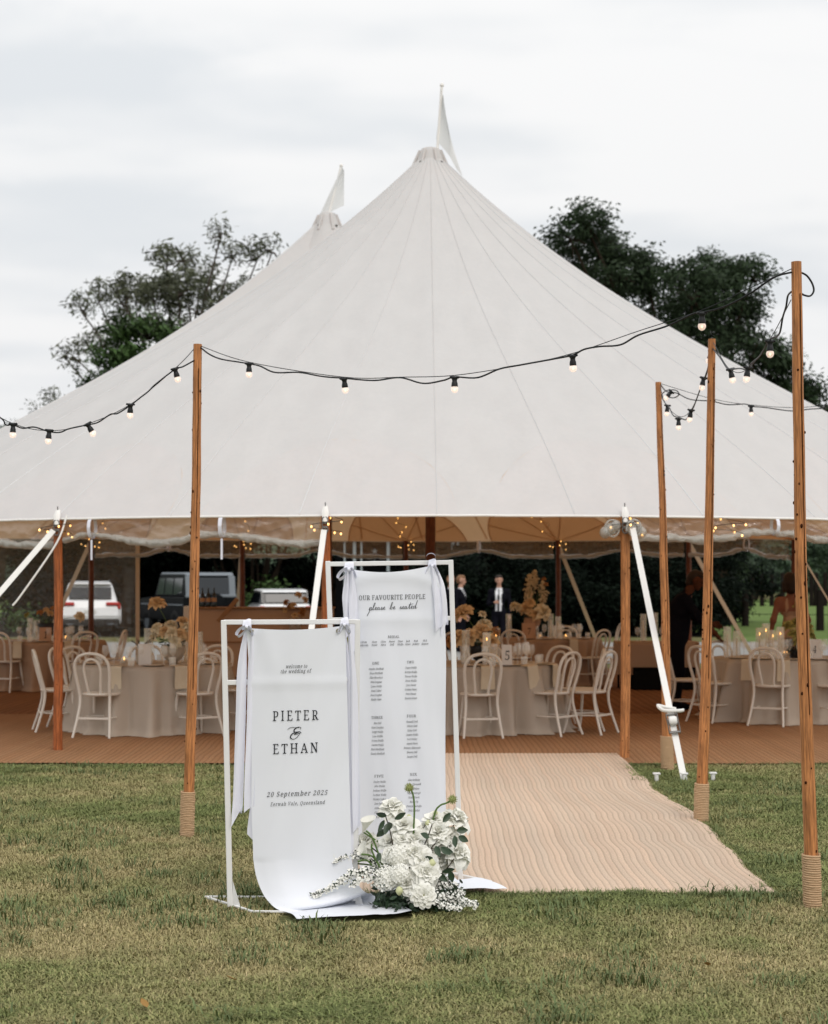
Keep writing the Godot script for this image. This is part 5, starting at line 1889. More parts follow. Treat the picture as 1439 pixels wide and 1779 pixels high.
func bloom_mesh(sd: int) -> ArrayMesh:
	return rose(0.10, 4, 1.3, 0.6, sd).mesh()
func arrangement(at: Vector3, vase: Array, vm: Material, blooms: Array, label: String, sd: int, leaf_n := 60) -> void:
	# vase: profile; blooms: [x, y, z, material key, size]
	var g := RandomNumberGenerator.new()
	g.seed = sd
	var t := thing("table_flowers", label, "flowers", at, 0.0, "flower arrangements on the tables")
	var v := MB.new()
	v.lathe(vase, 20)
	obj("vase", v, vm, t)
	var top: float = vase[vase.size() - 1].y
	var bm := [bloom_mesh(sd), bloom_mesh(sd + 1)]
	for b in blooms:
		var p := Vector3(b[0], b[1], b[2])
		var d := (p - Vector3(0, top - 0.08, 0)).normalized()
		var s := MB.new()
		s.tube(curve([Vector3(0, top - 0.02, 0), Vector3(p.x * 0.4, lerpf(top, p.y, 0.55), p.z * 0.4), p], 4), 0.0035, 5)
		obj("stem", s, M.stem_green, t)
		if b[3] == "pampas":
			var pm := MB.new()
			for k in 110:
				var y = g.randf_range(-0.17, 0.17) * b[4] / 0.1
				var r = 0.05 * b[4] / 0.1 * sqrt(maxf(0.05, 1.0 - pow(y / (0.19 * b[4] / 0.1), 2.0)))
				var c := p + Vector3(g.randfn(0, r * 0.6), y, g.randfn(0, r * 0.6))
				floret(pm, c, Vector3(g.randfn(0, 1), 0.6, 1.0).normalized(), 0.020, 4, g.randf() * 6.0)
			tag(obj("plume", pm, M.pampas, t), "", "", "", "stuff")
			continue
		var o := obj("bloom", bm[g.randi() % 2], M[b[3]], t, p)
		o.basis = aim(d + Vector3(g.randf_range(-0.4, 0.4), 0, 0.5), g.randf() * 6.0) * Basis.from_scale(Vector3.ONE * b[4] / 0.1)
	var lm := MB.new()
	var lf := leaf_mesh(0.05, 0.022, 0.3)
	for k in leaf_n:
		var a := g.randf() * TAU
		lm.add(lf, Transform3D(aim(Vector3(cos(a), g.randf_range(-0.4, 0.8), sin(a)), g.randf() * 6.0), Vector3(cos(a), 0, sin(a)) * 0.13 * sqrt(g.randf()) + Vector3(0, top + g.randf_range(-0.03, 0.12), 0)))
	tag(obj("foliage", lm, M.leaf, t), "", "", "", "stuff")

func setting_of(c: Vector3, r: float, place: String, phis: Array, sd: int, back := 3) -> void:
	# glasses and votives at each place round a table, and a cluster in the middle
	var g := RandomNumberGenerator.new()
	g.seed = sd
	var y := 0.77
	var ord := ["first", "second", "third", "fourth", "fifth", "sixth", "seventh", "eighth"]
	var k := 0
	for p in phis:
		var a := deg_to_rad(p + 9.0)
		var o := Vector3(sin(a), 0, cos(a))
		var sx := Vector3(cos(a), 0, -sin(a))
		put("wine", c + o * (r - 0.30) + sx * 0.02 + Vector3(0, y, 0), "wine glass at the %s place from the left on %s" % [ord[k], place])
		put("wine", c + o * (r - 0.36) + sx * 0.13 + Vector3(0, y, 0), "taller wine glass at the %s place from the left on %s" % [ord[k], place], false, 1.12)
		put("tumbler", c + o * (r - 0.20) + sx * 0.10 + Vector3(0, y, 0), "water tumbler at the %s place from the left on %s" % [ord[k], place])
		var pl := MB.new()
		pl.lathe([Vector2(0.001, 0.0), Vector2(0.075, 0.0), Vector2(0.13, 0.012), Vector2(0.132, 0.016), Vector2(0.075, 0.006), Vector2(0.001, 0.005)], 24)
		var pa := a - 0.16
		var po := obj("plate", pl, M.plate, self, c + Vector3(sin(pa), 0, cos(pa)) * (r - 0.19) + Vector3(0, y, 0))
		tag(po, "shallow plate at the %s place from the left on %s" % [ord[k], place], "plate", "plates set on the tables")
		k += 1
	var extra := []
	for q in 9:
		var a := g.randf() * TAU
		extra.append(c + Vector3(sin(a), 0, cos(a)) * g.randf_range(0.22, 0.62) + Vector3(0, y, 0))
	extra.sort_custom(func(u, w): return u.x < w.x)
	for q in 9: put(["wine", "tumbler", "wine"][q % 3], extra[q], "%s mid-table on %s, %s from the left" % [["stemmed glass", "short glass", "stemmed glass"][q % 3], place, (ord + ["ninth"])[q]], false, [1.0, 0.9, 1.1][q % 3])
	for q in back:
		var a := g.randf() * TAU
		put("votive", c + Vector3(sin(a), 0, cos(a)) * g.randf_range(0.25, 0.5) + Vector3(0, y, 0), "lit votive candle among the glasses, %s of those on %s" % [ord[q], place], true)

func make_dining() -> void:
	var A := Vector3(-2.95, 0, -19.6)
	var B := Vector3(0.75, 0, -19.6)
	var C := Vector3(4.55, 0, -21.1)
	var D := Vector3(-5.8, 0, -27.2)
	var E := Vector3(2.2, 0, -28.3)
	round_table(A, 0.88, "round table at the front left under a grey linen cloth", "grey linen cloth on the front left table, pooling on the floor", M.linen, 1)
	round_table(B, 0.88, "round table behind the seating sign under a grey linen cloth", "grey linen cloth on the table right behind the seating sign", M.linen, 2)
	round_table(C, 0.90, "round table at the right edge near the number 4 card", "taupe linen cloth on the right table with the number 4 card", M.linen, 3)
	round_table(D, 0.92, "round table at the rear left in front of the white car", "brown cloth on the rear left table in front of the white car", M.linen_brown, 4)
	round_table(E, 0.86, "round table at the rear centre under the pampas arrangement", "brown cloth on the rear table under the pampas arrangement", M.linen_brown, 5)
	chair(A, -25, "white bentwood chair just right of the reddish tent pole, its back to the lawn")
	chair(A, 34, "white bentwood chair half behind the welcome pole")
	chair(A, -78, "white bentwood chair seen side-on behind the reddish tent pole", 1.06)
	chair(A, -112, "white bentwood chair behind the side-on chair at the left table")
	chair(A, 78, "white bentwood chair glimpsed left of the welcome sign's upright")
	chair(A, 150, "bentwood chair beyond the flowers on the front left table")
	chair(A, 195, "bentwood chair facing us across the front left table")
	chair(A, 237, "bentwood chair at the back left of the front left table")
	chair(B, -3, "white bentwood chair just right of the tall sign, its back to the lawn", 1.0)
	chair(B, 46, "white bentwood chair turned three-quarters at the table behind the tall sign", 1.04)
	chair(B, 84, "white bentwood chair seen side-on at the right of the centre table", 1.12)
	chair(B, 66, "white bentwood chair tucked between the two right-hand chairs of the centre table", 1.28)
	chair(B, 172, "bentwood chair facing us across the centre table")
	chair(B, 128, "brown-lit bentwood chair at the back right of the centre table")
	chair(C, -21, "white bentwood chair between the two nearest right-hand poles, its back to us")
	chair(C, 21, "white bentwood chair cut by the right edge of the picture")
	chair(C, -64, "white bentwood chair turned sideways behind the bowed pole", 1.06)
	chair(C, -100, "white bentwood chair behind the farthest pole, facing the right table", 1.2)
	chair(C, 172, "bentwood chair beyond the candles on the right table")
	chair(C, 212, "bentwood chair beyond the glasses on the right table's left side")
	chair(D, -22, "bentwood chair at the left picture edge beside the rear left table")
	chair(D, 42, "brown-lit bentwood chair at the right front of the rear left table")
	chair(D, 80, "bentwood chair below the tail of the white car")
	chair(D, 190, "bentwood chair far side of the rear left table")
	chair(E, -32, "brown-lit bentwood chair left of the pampas table")
	chair(E, 36, "brown-lit bentwood chair right of the pampas table")
	chair(E, 160, "bentwood chair beyond the pampas table")
	place_chair(Vector3(3.55, 0, -31.6), -1.35, "white chair standing apart in daylight left of the golden pole")
	place_chair(Vector3(-3.1, 0, -25.0), 2.4, "bentwood chair in front of the bar, left of the welcome sign")
	place_chair(Vector3(0.75, 0, -26.2), 2.6, "bentwood chair peeping out beside the tall sign's upright")
	var nk := "napkin hanging over the %s"
	napkin(A, 0.88, -18, nk % "front left table, nearer the reddish pole")
	napkin(A, 0.88, 27, nk % "front left table beside the welcome pole")
	napkin(A, 0.88, -76, nk % "front left table's left side")
	napkin(B, 0.88, 3, nk % "centre table behind the chair beside the tall sign")
	napkin(B, 0.88, 36, "slanting napkin hanging over the centre table in front of the glasses", 0.12)
	napkin(B, 0.88, 62, nk % "centre table's right side, widest of the three")
	napkin(C, 0.90, -41, nk % "right table just right of the bowed pole")
	napkin(C, 0.90, -14, nk % "right table behind the chair between the poles")
	napkin(C, 0.90, 24, nk % "right table at the picture's edge")
	napkin(D, 0.92, -14, nk % "rear left table at the picture's edge")
	napkin(D, 0.92, 33, nk % "rear left table behind a chair")
	napkin(E, 0.86, 22, nk % "rear pampas table, pale and wide")
	setting_of(A, 0.88, "the front left table", [-70, -30, 8, 42, 72], 101, 2)
	setting_of(B, 0.88, "the centre table", [-8, 26, 52, 78], 102, 4)
	setting_of(C, 0.90, "the right-hand table", [-64, -36, -8, 20, 50], 103, 5)
	setting_of(D, 0.92, "the rear left table", [-24, 5, 34, 60], 104, 2)
	setting_of(E, 0.86, "the rear pampas table", [-35, -5, 25, 52], 105, 2)
	var cyl := func(c: Vector3, u: float, d: float, sc: float, lit: bool, label: String): put("cylinder", Vector3((u - 719.5) / F * d, 0.77, -d), label, lit, sc)
	cyl.call(A, 258, 19.55, 1.0, false, "tall glass candle cylinder left of the bowl of blooms")
	cyl.call(A, 345, 19.5, 0.9, false, "tall glass candle cylinder right of the welcome pole, thinner one")
	cyl.call(A, 322, 19.9, 1.05, false, "tall glass candle cylinder behind the welcome pole")
	cyl.call(B, 810, 19.5, 0.95, false, "glass candle cylinder under the tall single bloom beside the sign")
	cyl.call(B, 846, 19.3, 0.9, true, "lit candle cylinder right of the orange blooms")
	cyl.call(B, 862, 19.7, 1.0, true, "lit candle cylinder behind the card with the scribbled number")
	cyl.call(B, 832, 20.0, 1.05, false, "unlit candle cylinder behind the orange blooms")
	cyl.call(E, 884, 28.2, 1.0, false, "glass candle cylinder left of the pampas arrangement")
	cyl.call(E, 957, 28.2, 1.0, false, "left of two glass cylinders right of the pampas")
	cyl.call(E, 970, 28.0, 0.9, false, "right of two glass cylinders right of the pampas")
	cyl.call(C, 1264, 21.0, 0.95, false, "tallest clear cylinder next to the waiter's arm")
	cyl.call(C, 1280, 21.3, 0.8, false, "short cylinder right of the waiter's arm")
	cyl.call(C, 1320, 21.2, 0.9, true, "leftmost lit cylinder on the right table")
	cyl.call(C, 1331, 21.0, 1.05, true, "second lit cylinder on the right table, the tallest")
	cyl.call(C, 1343, 20.9, 0.85, true, "third lit cylinder on the right table, shorter")
	cyl.call(C, 1356, 20.8, 0.95, true, "rightmost lit cylinder on the right table beside the yellow flowers")
	cyl.call(D, 53, 27.0, 0.9, false, "tall clear cylinder left of the dark vase at the rear left")
	cyl.call(D, 64, 27.3, 0.8, false, "shorter clear cylinder beside the dark vase at the rear left")
	var yt := 0.77
	card(Vector3(-2.95 - 0.02, yt, -19.05), 0.1, "", 0.14, 0.24, "pale blank-looking card in front of the bowl of blooms", M.card)
	card(Vector3(1.02, yt, -18.98), 0.25, "5", 0.115, 0.235, "card with a scribbled number on the centre table", M.card, 0.45)
	card(P(1415, 1100, 20.6) * Vector3(1, 0, 1) + Vector3(0, yt, 0), -0.1, "4", 0.17, 0.24, "card with the number 4 at the right edge", M.card, 0.36)
	card(P(79, 1100, 26.6) * Vector3(1, 0, 1) + Vector3(0, yt, 0), 0.0, "1", 0.19, 0.22, "terracotta coloured block with a 1 below the dark vase", M.terracotta, 0.5)
	card(P(919, 1100, 27.75) * Vector3(1, 0, 1) + Vector3(0, yt, 0), 0.0, "7", 0.22, 0.26, "terracotta coloured block below the pampas arrangement", M.terracotta, 0.4)
	var bowl := [Vector2(0.001, 0), Vector2(0.055, 0.0), Vector2(0.05, 0.02), Vector2(0.10, 0.06), Vector2(0.135, 0.13), Vector2(0.14, 0.19), Vector2(0.125, 0.215)]
	arrangement(P(301, 1100, 19.5) * Vector3(1, 0, 1) + Vector3(0, yt, 0), bowl, M.stoneware, [[-0.17, 0.39, 0.05, "bloom_cream", 0.13], [-0.08, 0.36, 0.10, "bloom_peach", 0.12], [0.0, 0.34, 0.13, "bloom_cream", 0.14], [0.09, 0.33, 0.11, "bloom_peach", 0.13], [-0.02, 0.43, 0.02, "bloom_cream", 0.12], [0.11, 0.47, 0.0, "bloom_peach", 0.12], [0.17, 0.40, 0.03, "bloom_cream", 0.13], [-0.20, 0.30, 0.06, "bloom_cream", 0.11], [0.05, 0.25, 0.16, "bloom_cream", 0.12], [-0.18, 0.67, 0.0, "bloom_peach", 0.16], [0.19, 0.30, 0.08, "bloom_peach", 0.11]], "bowl of peach and cream blooms on the front left table", 71, 70)
	arrangement(P(835, 1100, 19.7) * Vector3(1, 0, 1) + Vector3(0, yt, 0), bowl, M.dark_vase, [[-0.26, 0.28, 0.08, "bloom_peach", 0.16], [-0.12, 0.30, 0.12, "bloom_peach", 0.17], [0.0, 0.36, 0.08, "bloom_peach", 0.16], [0.10, 0.24, 0.16, "bloom_peach", 0.18], [0.05, 0.43, 0.0, "bloom_cream", 0.14], [-0.19, 0.56, 0.0, "bloom_peach", 0.19], [0.02, 0.55, 0.0, "bloom_cream", 0.08], [-0.33, 0.24, 0.0, "bloom_rust", 0.13], [0.17, 0.36, 0.02, "bloom_rust", 0.1]], "orange blooms in dark foliage beside the tall sign", 73, 150)
	arrangement(P(925, 1100, 28.35) * Vector3(1, 0, 1) + Vector3(0, yt + 0.12, 0), bowl, M.terracotta, [[-0.30, 0.40, 0.05, "bloom_cream", 0.13], [-0.22, 0.38, 0.10, "bloom_cream", 0.12], [-0.10, 0.36, 0.12, "bloom_peach", 0.18], [-0.05, 0.44, 0.05, "bloom_peach", 0.16], [0.16, 0.30, 0.14, "bloom_cream", 0.24], [0.05, 0.26, 0.16, "bloom_peach", 0.16], [-0.04, 0.70, 0.0, "pampas", 0.13], [0.05, 0.84, -0.05, "pampas", 0.09], [0.17, 0.62, 0.0, "pampas", 0.12], [-0.06, 0.58, 0.0, "pampas", 0.12], [0.22, 0.76, -0.02, "bloom_rust", 0.07], [0.19, 0.85, -0.02, "bloom_rust", 0.06]], "tall pampas and cream flower arrangement on the rear table", 75, 80)
	arrangement(P(1385, 1100, 21.0) * Vector3(1, 0, 1) + Vector3(0, yt, 0), [Vector2(0.001, 0), Vector2(0.09, 0.0), Vector2(0.10, 0.04), Vector2(0.10, 0.10)], M.dark_vase, [[-0.12, 0.38, 0.05, "bloom_lime", 0.13], [0.0, 0.42, 0.0, "bloom_lime", 0.14], [0.10, 0.36, 0.05, "bloom_lime", 0.14], [-0.06, 0.28, 0.12, "bloom_lime", 0.12], [0.05, 0.27, 0.12, "bloom_lime", 0.13], [0.0, 0.18, 0.12, "bloom_lime", 0.11], [0.16, 0.26, 0.02, "bloom_lime", 0.11]], "yellow-green flowers in a low dark pot on the right table", 77, 220)
	arrangement(P(80, 1100, 27.0) * Vector3(1, 0, 1) + Vector3(0, yt + 0.10, 0), [Vector2(0.001, 0), Vector2(0.10, 0.0), Vector2(0.13, 0.06), Vector2(0.14, 0.16), Vector2(0.12, 0.18)], M.dark_vase, [[-0.08, 0.34, 0.05, "bloom_rust", 0.08], [0.0, 0.38, 0.0, "bloom_peach", 0.08], [0.07, 0.33, 0.03, "bloom_peach", 0.09], [0.12, 0.40, 0.0, "bloom_rust", 0.08], [-0.30, 0.30, 0.0, "bloom_lime", 0.07], [0.55, 0.28, 0.1, "bloom_cream", 0.13]], "dark vase of orange buds on the rear left table", 79, 90)
	# bottle vase of dried twigs on the front left table
	var bv := thing("bud_vase", "small vase of dark twigs left of the bowl of blooms", "vase", P(243, 1100, 19.4) * Vector3(1, 0, 1) + Vector3(0, yt, 0))
	var m := MB.new()
	m.lathe([Vector2(0.001, 0), Vector2(0.035, 0), Vector2(0.045, 0.05), Vector2(0.03, 0.11), Vector2(0.018, 0.15), Vector2(0.02, 0.17)], 14)
	obj("vase", m, M.stoneware, bv)
	m = MB.new()
	for k in 9: m.tube(curve([Vector3(0, 0.15, 0), Vector3(0.05 * sin(k * 2.0), 0.22, 0.03 * cos(k * 1.3)), Vector3(0.14 * sin(k * 2.0), 0.27 + 0.02 * sin(k * 5.0), 0.06 * cos(k * 1.3))], 4), 0.004, 5)
	obj("twig", m, M.stem_brown, bv)
	# buffet table on the right, its short cloth over a black box
	var bt := thing("buffet_table", "buffet table with a short tan cloth over a black box", "table", Vector3(3.78, 0.02, -27.0))
	m = MB.new()
	m.box(Vector3(0, 0.72, 0), Vector3(1.25, 0.03, 0.7), Basis(), 0.005)
	obj("tabletop", m, M.sawn_wood, bt)
	for k in 4:
		m = MB.new()
		m.tube(line(Vector3(0.55 * (1 if k % 2 else -1), 0, 0.28 * (1 if k > 1 else -1)), Vector3(0.55 * (1 if k % 2 else -1), 0.71, 0.28 * (1 if k > 1 else -1))), 0.018, 8)
		obj("leg", m, M.box_black, bt)
	var rows := []
	for k in 12:
		var row := PackedVector3Array()
		for j in 120:
			var a := TAU * j / 120.0
			var f := k / 11.0
			var ex := pow(absf(cos(a)), 0.28) * signf(cos(a)) * 0.64
			var ez := pow(absf(sin(a)), 0.28) * signf(sin(a)) * 0.37
			row.append(Vector3(ex, 0.742, ez) * Vector3(1.0 if k > 0 else 0.001, 1, 1.0 if k > 0 else 0.001) + Vector3(ex * 0.02 * f, -0.55 * maxf(0, f - 0.09), ez * 0.03 * f + 0.012 * f * sin(a * 22.0)))
		rows.append(row)
	m = MB.new()
	m.sheet(rows, true)
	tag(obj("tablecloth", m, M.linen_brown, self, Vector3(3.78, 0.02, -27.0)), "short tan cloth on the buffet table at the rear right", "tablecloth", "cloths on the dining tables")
	m = MB.new()
	m.box(Vector3(0, 0.16, 0), Vector3(0.95, 0.32, 0.5), Basis(), 0.02)
	m.box(Vector3(0, 0.33, 0), Vector3(0.97, 0.03, 0.52), Basis(), 0.01)
	tag(obj("storage_crate", m, M.box_black, self, Vector3(3.85, 0.03, -26.75)), "black crate on the floor under the buffet table", "crate")
	for w in [[1118, 1.05, "first tall cylinder on the buffet table"], [1138, 1.1, "second tall cylinder on the buffet table, the highest"], [1168, 1.0, "third tall cylinder on the buffet table, right of the pole"]]:
		put("cylinder", Vector3((w[0] - 719.5) / F * 26.9, 0.772, -26.9), w[2], false, w[1])
	for w in [[1108, "goblet at the left end of the buffet table"], [1150, "goblet between the cylinders on the buffet table"], [1182, "goblet at the right end of the buffet table"]]:
		put("wine", Vector3((w[0] - 719.5) / F * 26.8, 0.772, -26.8), w[1])
	# the bar: a tan-clothed counter with bottles and a propped plank
	var bar_at := Vector3(-2.7, 0.02, -30.4)
	var bc := thing("bar_counter", "tan bar counter with a white end post in front of the cars", "bar counter", bar_at)
	m = MB.new()
	m.box(Vector3(0.05, 0.60, 0), Vector3(2.45, 1.2, 0.6), Basis(), 0.01)
	obj("front", m, M.bar_cloth, bc)
	m = MB.new()
	m.box(Vector3(0.05, 1.215, 0.02), Vector3(2.5, 0.03, 0.68), Basis(), 0.008)
	obj("counter_top", m, M.sawn_wood, bc)
	m = MB.new()
	m.box(Vector3(-1.24, 0.62, 0.03), Vector3(0.14, 1.25, 0.66), Basis(), 0.006)
	obj("end_post", m, M.cream_paint, bc)
	m = MB.new()
	m.box(Vector3(0.05, 0.62, 0.31), Vector3(2.3, 0.03, 0.02), Basis(), 0.004)
	obj("rail", m, M.sawn_wood, bc)
	var pk := thing("plank", "wooden plank propped aslant on the bar counter", "plank", P(396, 1060, 29.9))
	m = MB.new()
	m.box(Vector3.ZERO, Vector3(0.52, 0.075, 0.05), Basis(Vector3.BACK, 0.86), 0.006)
	obj("board", m, M.sawn_wood, pk)
	for k in 3:
		var b := thing("wine_bottle", ["leftmost of the three dark bottles on the bar counter", "middle of the three dark bottles on the bar counter", "rightmost of the three dark bottles on the bar counter"][k], "bottle", P(352.0 + k * 10.0, 1056, 30.3) * Vector3(1, 0, 1) + Vector3(0, 1.25, 0), 0.0, "bottles on the bar counter")
		m = MB.new()
		m.lathe([Vector2(0.001, 0), Vector2(0.042, 0), Vector2(0.044, 0.02), Vector2(0.044, 0.19), Vector2(0.034, 0.225), Vector2(0.016, 0.25), Vector2(0.015, 0.32), Vector2(0.017, 0.33), Vector2(0.001, 0.335)], 14)
		obj("bottle", m, M.bottle_dark, b)
		m = MB.new()
		m.lathe([Vector2(0.0447, 0.09), Vector2(0.0452, 0.095), Vector2(0.0452, 0.155), Vector2(0.0447, 0.16)], 14)
		obj("paper_label", m, M.label_tan, b)
	var bs := thing("bar_flowers", "dried orange flowers in glass on the bar counter", "flowers", P(513, 1060, 29.9) * Vector3(1, 0, 1) + Vector3(0, 0.85, 0))
	m = MB.new()
	m.lathe([Vector2(0.001, 0), Vector2(0.10, 0), Vector2(0.10, 0.2), Vector2(0.09, 0.22)], 14)
	obj("vase", m, M.stoneware, bs)
	var bm := bloom_mesh(90)
	for k in 9:
		var o := obj("bloom", bm, M.bloom_rust if k % 2 else M.bloom_peach, bs, Vector3(0.17 * sin(k * 2.4), 0.26 + 0.045 * k * (0.7 if k % 2 else 1.0), 0.08 * cos(k * 1.7)))
		o.basis = aim(Vector3(sin(k * 2.4), 0.6, 0.8)) * Basis.from_scale(Vector3.ONE * 0.95)

# ------------------------------------------------------------------ cars (length along z, tail at z = 0 towards +z, nose towards -z)
func slab(m: MB, prof: Array, hw: float, bev: float, taper := 0.0, y0 := 0.0) -> void:
	# a side profile (z, y) given width, its edges rounded and its sides leaning in above y0
	var poly := PackedVector2Array()
	for q in prof: poly.append(Vector2(q[0], q[1]))
	var inner := Geometry2D.offset_polygon(poly, -bev)
	var ins: PackedVector2Array = inner[0] if inner.size() else poly
	var rows := []
	var px := func(p: Vector2, s: float, w: float): return Vector3(s * (w - taper * maxf(0.0, p.y - y0)), p.y, p.x)
	var cnt := poly.size()
	for k in cnt:
		var a := poly[k]
		var b := poly[(k + 1) % cnt]
		var mid := Vector3(0, (a.y + b.y) * 0.5, (a.x + b.x) * 0.5)
		var o := Vector3(0, -(b.x - a.x), (b.y - a.y))
		if Geometry2D.is_polygon_clockwise(poly): o = -o
		m.quad(px.call(a, -1.0, hw - bev), px.call(b, -1.0, hw - bev), px.call(b, 1.0, hw - bev), px.call(a, 1.0, hw - bev), o)
		for s in [-1.0, 1.0]:
			var ia: Vector2 = nearest(ins, a)
			var ib: Vector2 = nearest(ins, b)
			m.quad(px.call(a, s, hw - bev), px.call(b, s, hw - bev), px.call(ib, s, hw), px.call(ia, s, hw), o.normalized() + Vector3(s, 0, 0))
	var tr := Geometry2D.triangulate_polygon(ins)
	for s in [-1.0, 1.0]:
		for k in tr.size() / 3:
			m.poly3(px.call(ins[tr[k * 3]], s, hw), px.call(ins[tr[k * 3 + 1]], s, hw), px.call(ins[tr[k * 3 + 2]], s, hw), Vector3(s, 0, 0))
func nearest(p: PackedVector2Array, a: Vector2) -> Vector2:
	var best := p[0]
	for q in p:
		if q.distance_squared_to(a) < best.distance_squared_to(a): best = q
	return best
func wheels(t: Node3D, zs: Array, hw: float, r: float) -> void:
	for z in zs:
		for s in [-1.0, 1.0]:
			var m := MB.new()
			var xf := Transform3D(Basis(Vector3(0, 0, 1), -PI / 2 * s), Vector3(s * (hw - 0.12), r, z))
			m.lathe([Vector2(r * 0.6, -0.11), Vector2(r * 0.95, -0.11), Vector2(r, -0.08), Vector2(r, 0.08), Vector2(r * 0.95, 0.11), Vector2(r * 0.62, 0.11)], 22, xf)
			var w := obj("wheel", m, M.tyre, t)
			m = MB.new()
			m.lathe([Vector2(r * 0.62, 0.10), Vector2(r * 0.55, 0.085), Vector2(r * 0.15, 0.095), Vector2(0.001, 0.10)], 18, xf)
			obj("rim", m, M.car_silver, w)
func panel(called: String, t: Node3D, c: Vector3, size: Vector3, m: Material, rot := 0.0, bev := 0.02) -> Node3D:
	var k := MB.new()
	k.box(Vector3.ZERO, size, Basis(Vector3.RIGHT, rot), bev)
	return obj(called, k, m, t, c)
func make_cars() -> void:
	# white SUV seen square from behind
	var t := thing("parked_car", "white sport utility car seen from behind through the clear wall", "car", Vector3(-10.03, 0.02, -53.5), 0.19)
	var m := MB.new()
	slab(m, [[0.0, 0.42], [0.05, 0.62], [0.0, 0.86], [-0.10, 1.06], [-3.3, 1.04], [-4.55, 0.90], [-4.72, 0.66], [-4.68, 0.36], [-0.1, 0.30]], 0.95, 0.10, 0.10, 0.8)
	obj("body", m, M.car_white, t)
	m = MB.new()
	slab(m, [[-0.16, 1.03], [-0.50, 1.52], [-0.62, 1.63], [-1.1, 1.69], [-2.2, 1.68], [-3.35, 1.03]], 0.84, 0.07, 0.30, 1.03)
	obj("cabin", m, M.car_white, t)
	panel("rear_window", t, Vector3(0, 1.31, -0.305), Vector3(1.30, 0.44, 0.03), M.car_glass, -0.62)
	for s in [-1.0, 1.0]:
		m = MB.new()
		m.quad(Vector3(s * 0.84, 1.09, -0.6), Vector3(s * 0.84, 1.09, -2.95), Vector3(s * 0.715, 1.52, -2.3), Vector3(s * 0.715, 1.52, -0.85), Vector3(s, 0, 0))
		obj("side_window", m, M.car_glass, t)
		panel("tail_light", t, Vector3(s * 0.69, 0.98, -0.02), Vector3(0.42, 0.11, 0.12), M.tail_red, 0, 0.03)
		panel("tail_light", t, Vector3(s * 0.87, 0.90, -0.06), Vector3(0.12, 0.18, 0.14), M.tail_red, 0, 0.03)
		m = MB.new()
		m.tube(line(Vector3(s * 0.60, 1.705, -0.8), Vector3(s * 0.60, 1.705, -2.2)), 0.02, 6)
		obj("roof_rail", m, M.car_silver, t)
		panel("exhaust", t, Vector3(s * 0.62, 0.36, 0.02), Vector3(0.22, 0.07, 0.08), M.car_silver)
	panel("spoiler", t, Vector3(0, 1.61, -0.50), Vector3(1.3, 0.05, 0.28), M.car_white, 0.1)
	panel("bumper", t, Vector3(0, 0.40, -0.02), Vector3(1.78, 0.24, 0.16), M.car_trim, 0, 0.04)
	panel("number_plate", t, Vector3(0, 0.74, 0.045), Vector3(0.38, 0.12, 0.02), M.number_plate)
	wheels(t, [-0.95, -3.85], 0.95, 0.37)
	# black boxy four-wheel drive, rear end pale with reflected sky
	t = thing("parked_car", "black boxy off-road car with a pale upright rear end", "car", Vector3(-6.25, 0.02, -53.2), 0.46)
	m = MB.new()
	slab(m, [[0.0, 0.55], [0.0, 1.18], [-0.02, 1.20], [-3.05, 1.20], [-4.45, 1.14], [-4.5, 0.6], [-4.4, 0.45], [-0.1, 0.45]], 0.88, 0.04)
	obj("body", m, M.car_black, t)
	m = MB.new()
	slab(m, [[-0.03, 1.19], [-0.12, 1.84], [-0.22, 1.93], [-2.55, 1.93], [-2.72, 1.86], [-3.02, 1.19]], 0.85, 0.05, 0.12, 1.2)
	obj("cabin", m, M.car_black, t)
	m = MB.new()
	slab(m, [[-0.10, 1.86], [-0.20, 1.955], [-2.50, 1.965], [-2.70, 1.88]], 0.80, 0.04, 0.1, 1.86)
	obj("roof", m, M.car_silver, t)
	for s in [-1.0, 1.0]:
		panel("rear_pillar", t, Vector3(s * 0.70, 1.52, -0.055), Vector3(0.22, 0.66, 0.05), M.car_silver, -0.135)
		for w in [[-0.3, -1.1], [-1.2, -1.95], [-2.05, -2.75]]:
			m = MB.new()
			m.quad(Vector3(s * 0.853, 1.27, w[0]), Vector3(s * 0.853, 1.27, w[1]), Vector3(s * 0.80, 1.78, w[1] + (0.18 if w[1] < -2.5 else 0.0)), Vector3(s * 0.80, 1.78, w[0]), Vector3(s, 0, 0))
			obj("side_window", m, M.car_glass, t)
		panel("tail_light", t, Vector3(s * 0.72, 0.72, 0.01), Vector3(0.18, 0.09, 0.04), M.tail_red)
		panel("trim_strip", t, Vector3(s * 0.885, 0.95, -2.2), Vector3(0.02, 0.04, 4.2), M.car_silver)
	panel("rear_window", t, Vector3(0, 1.53, -0.05), Vector3(1.20, 0.52, 0.04), M.car_glass, -0.135)
	panel("rear_sill", t, Vector3(0, 1.23, 0.0), Vector3(1.66, 0.10, 0.05), M.car_silver)
	panel("bumper", t, Vector3(0, 0.52, 0.03), Vector3(1.72, 0.16, 0.16), M.car_trim, 0, 0.03)
	m = MB.new()
	m.lathe([Vector2(0.001, 0.13), Vector2(0.33, 0.13), Vector2(0.37, 0.09), Vector2(0.37, -0.08), Vector2(0.001, -0.08)], 22, Transform3D(Basis(Vector3.RIGHT, PI / 2), Vector3(0.05, 0.95, 0.09)))
	obj("spare_wheel_cover", m, M.car_black, t)
	wheels(t, [-0.85, -3.7], 0.90, 0.40)
	# small white car, only its upper half over the bar
	t = thing("parked_car", "small white car showing its roof and rear window over the bar", "car", Vector3(-3.95, 0.02, -53.0), 0.22)
	m = MB.new()
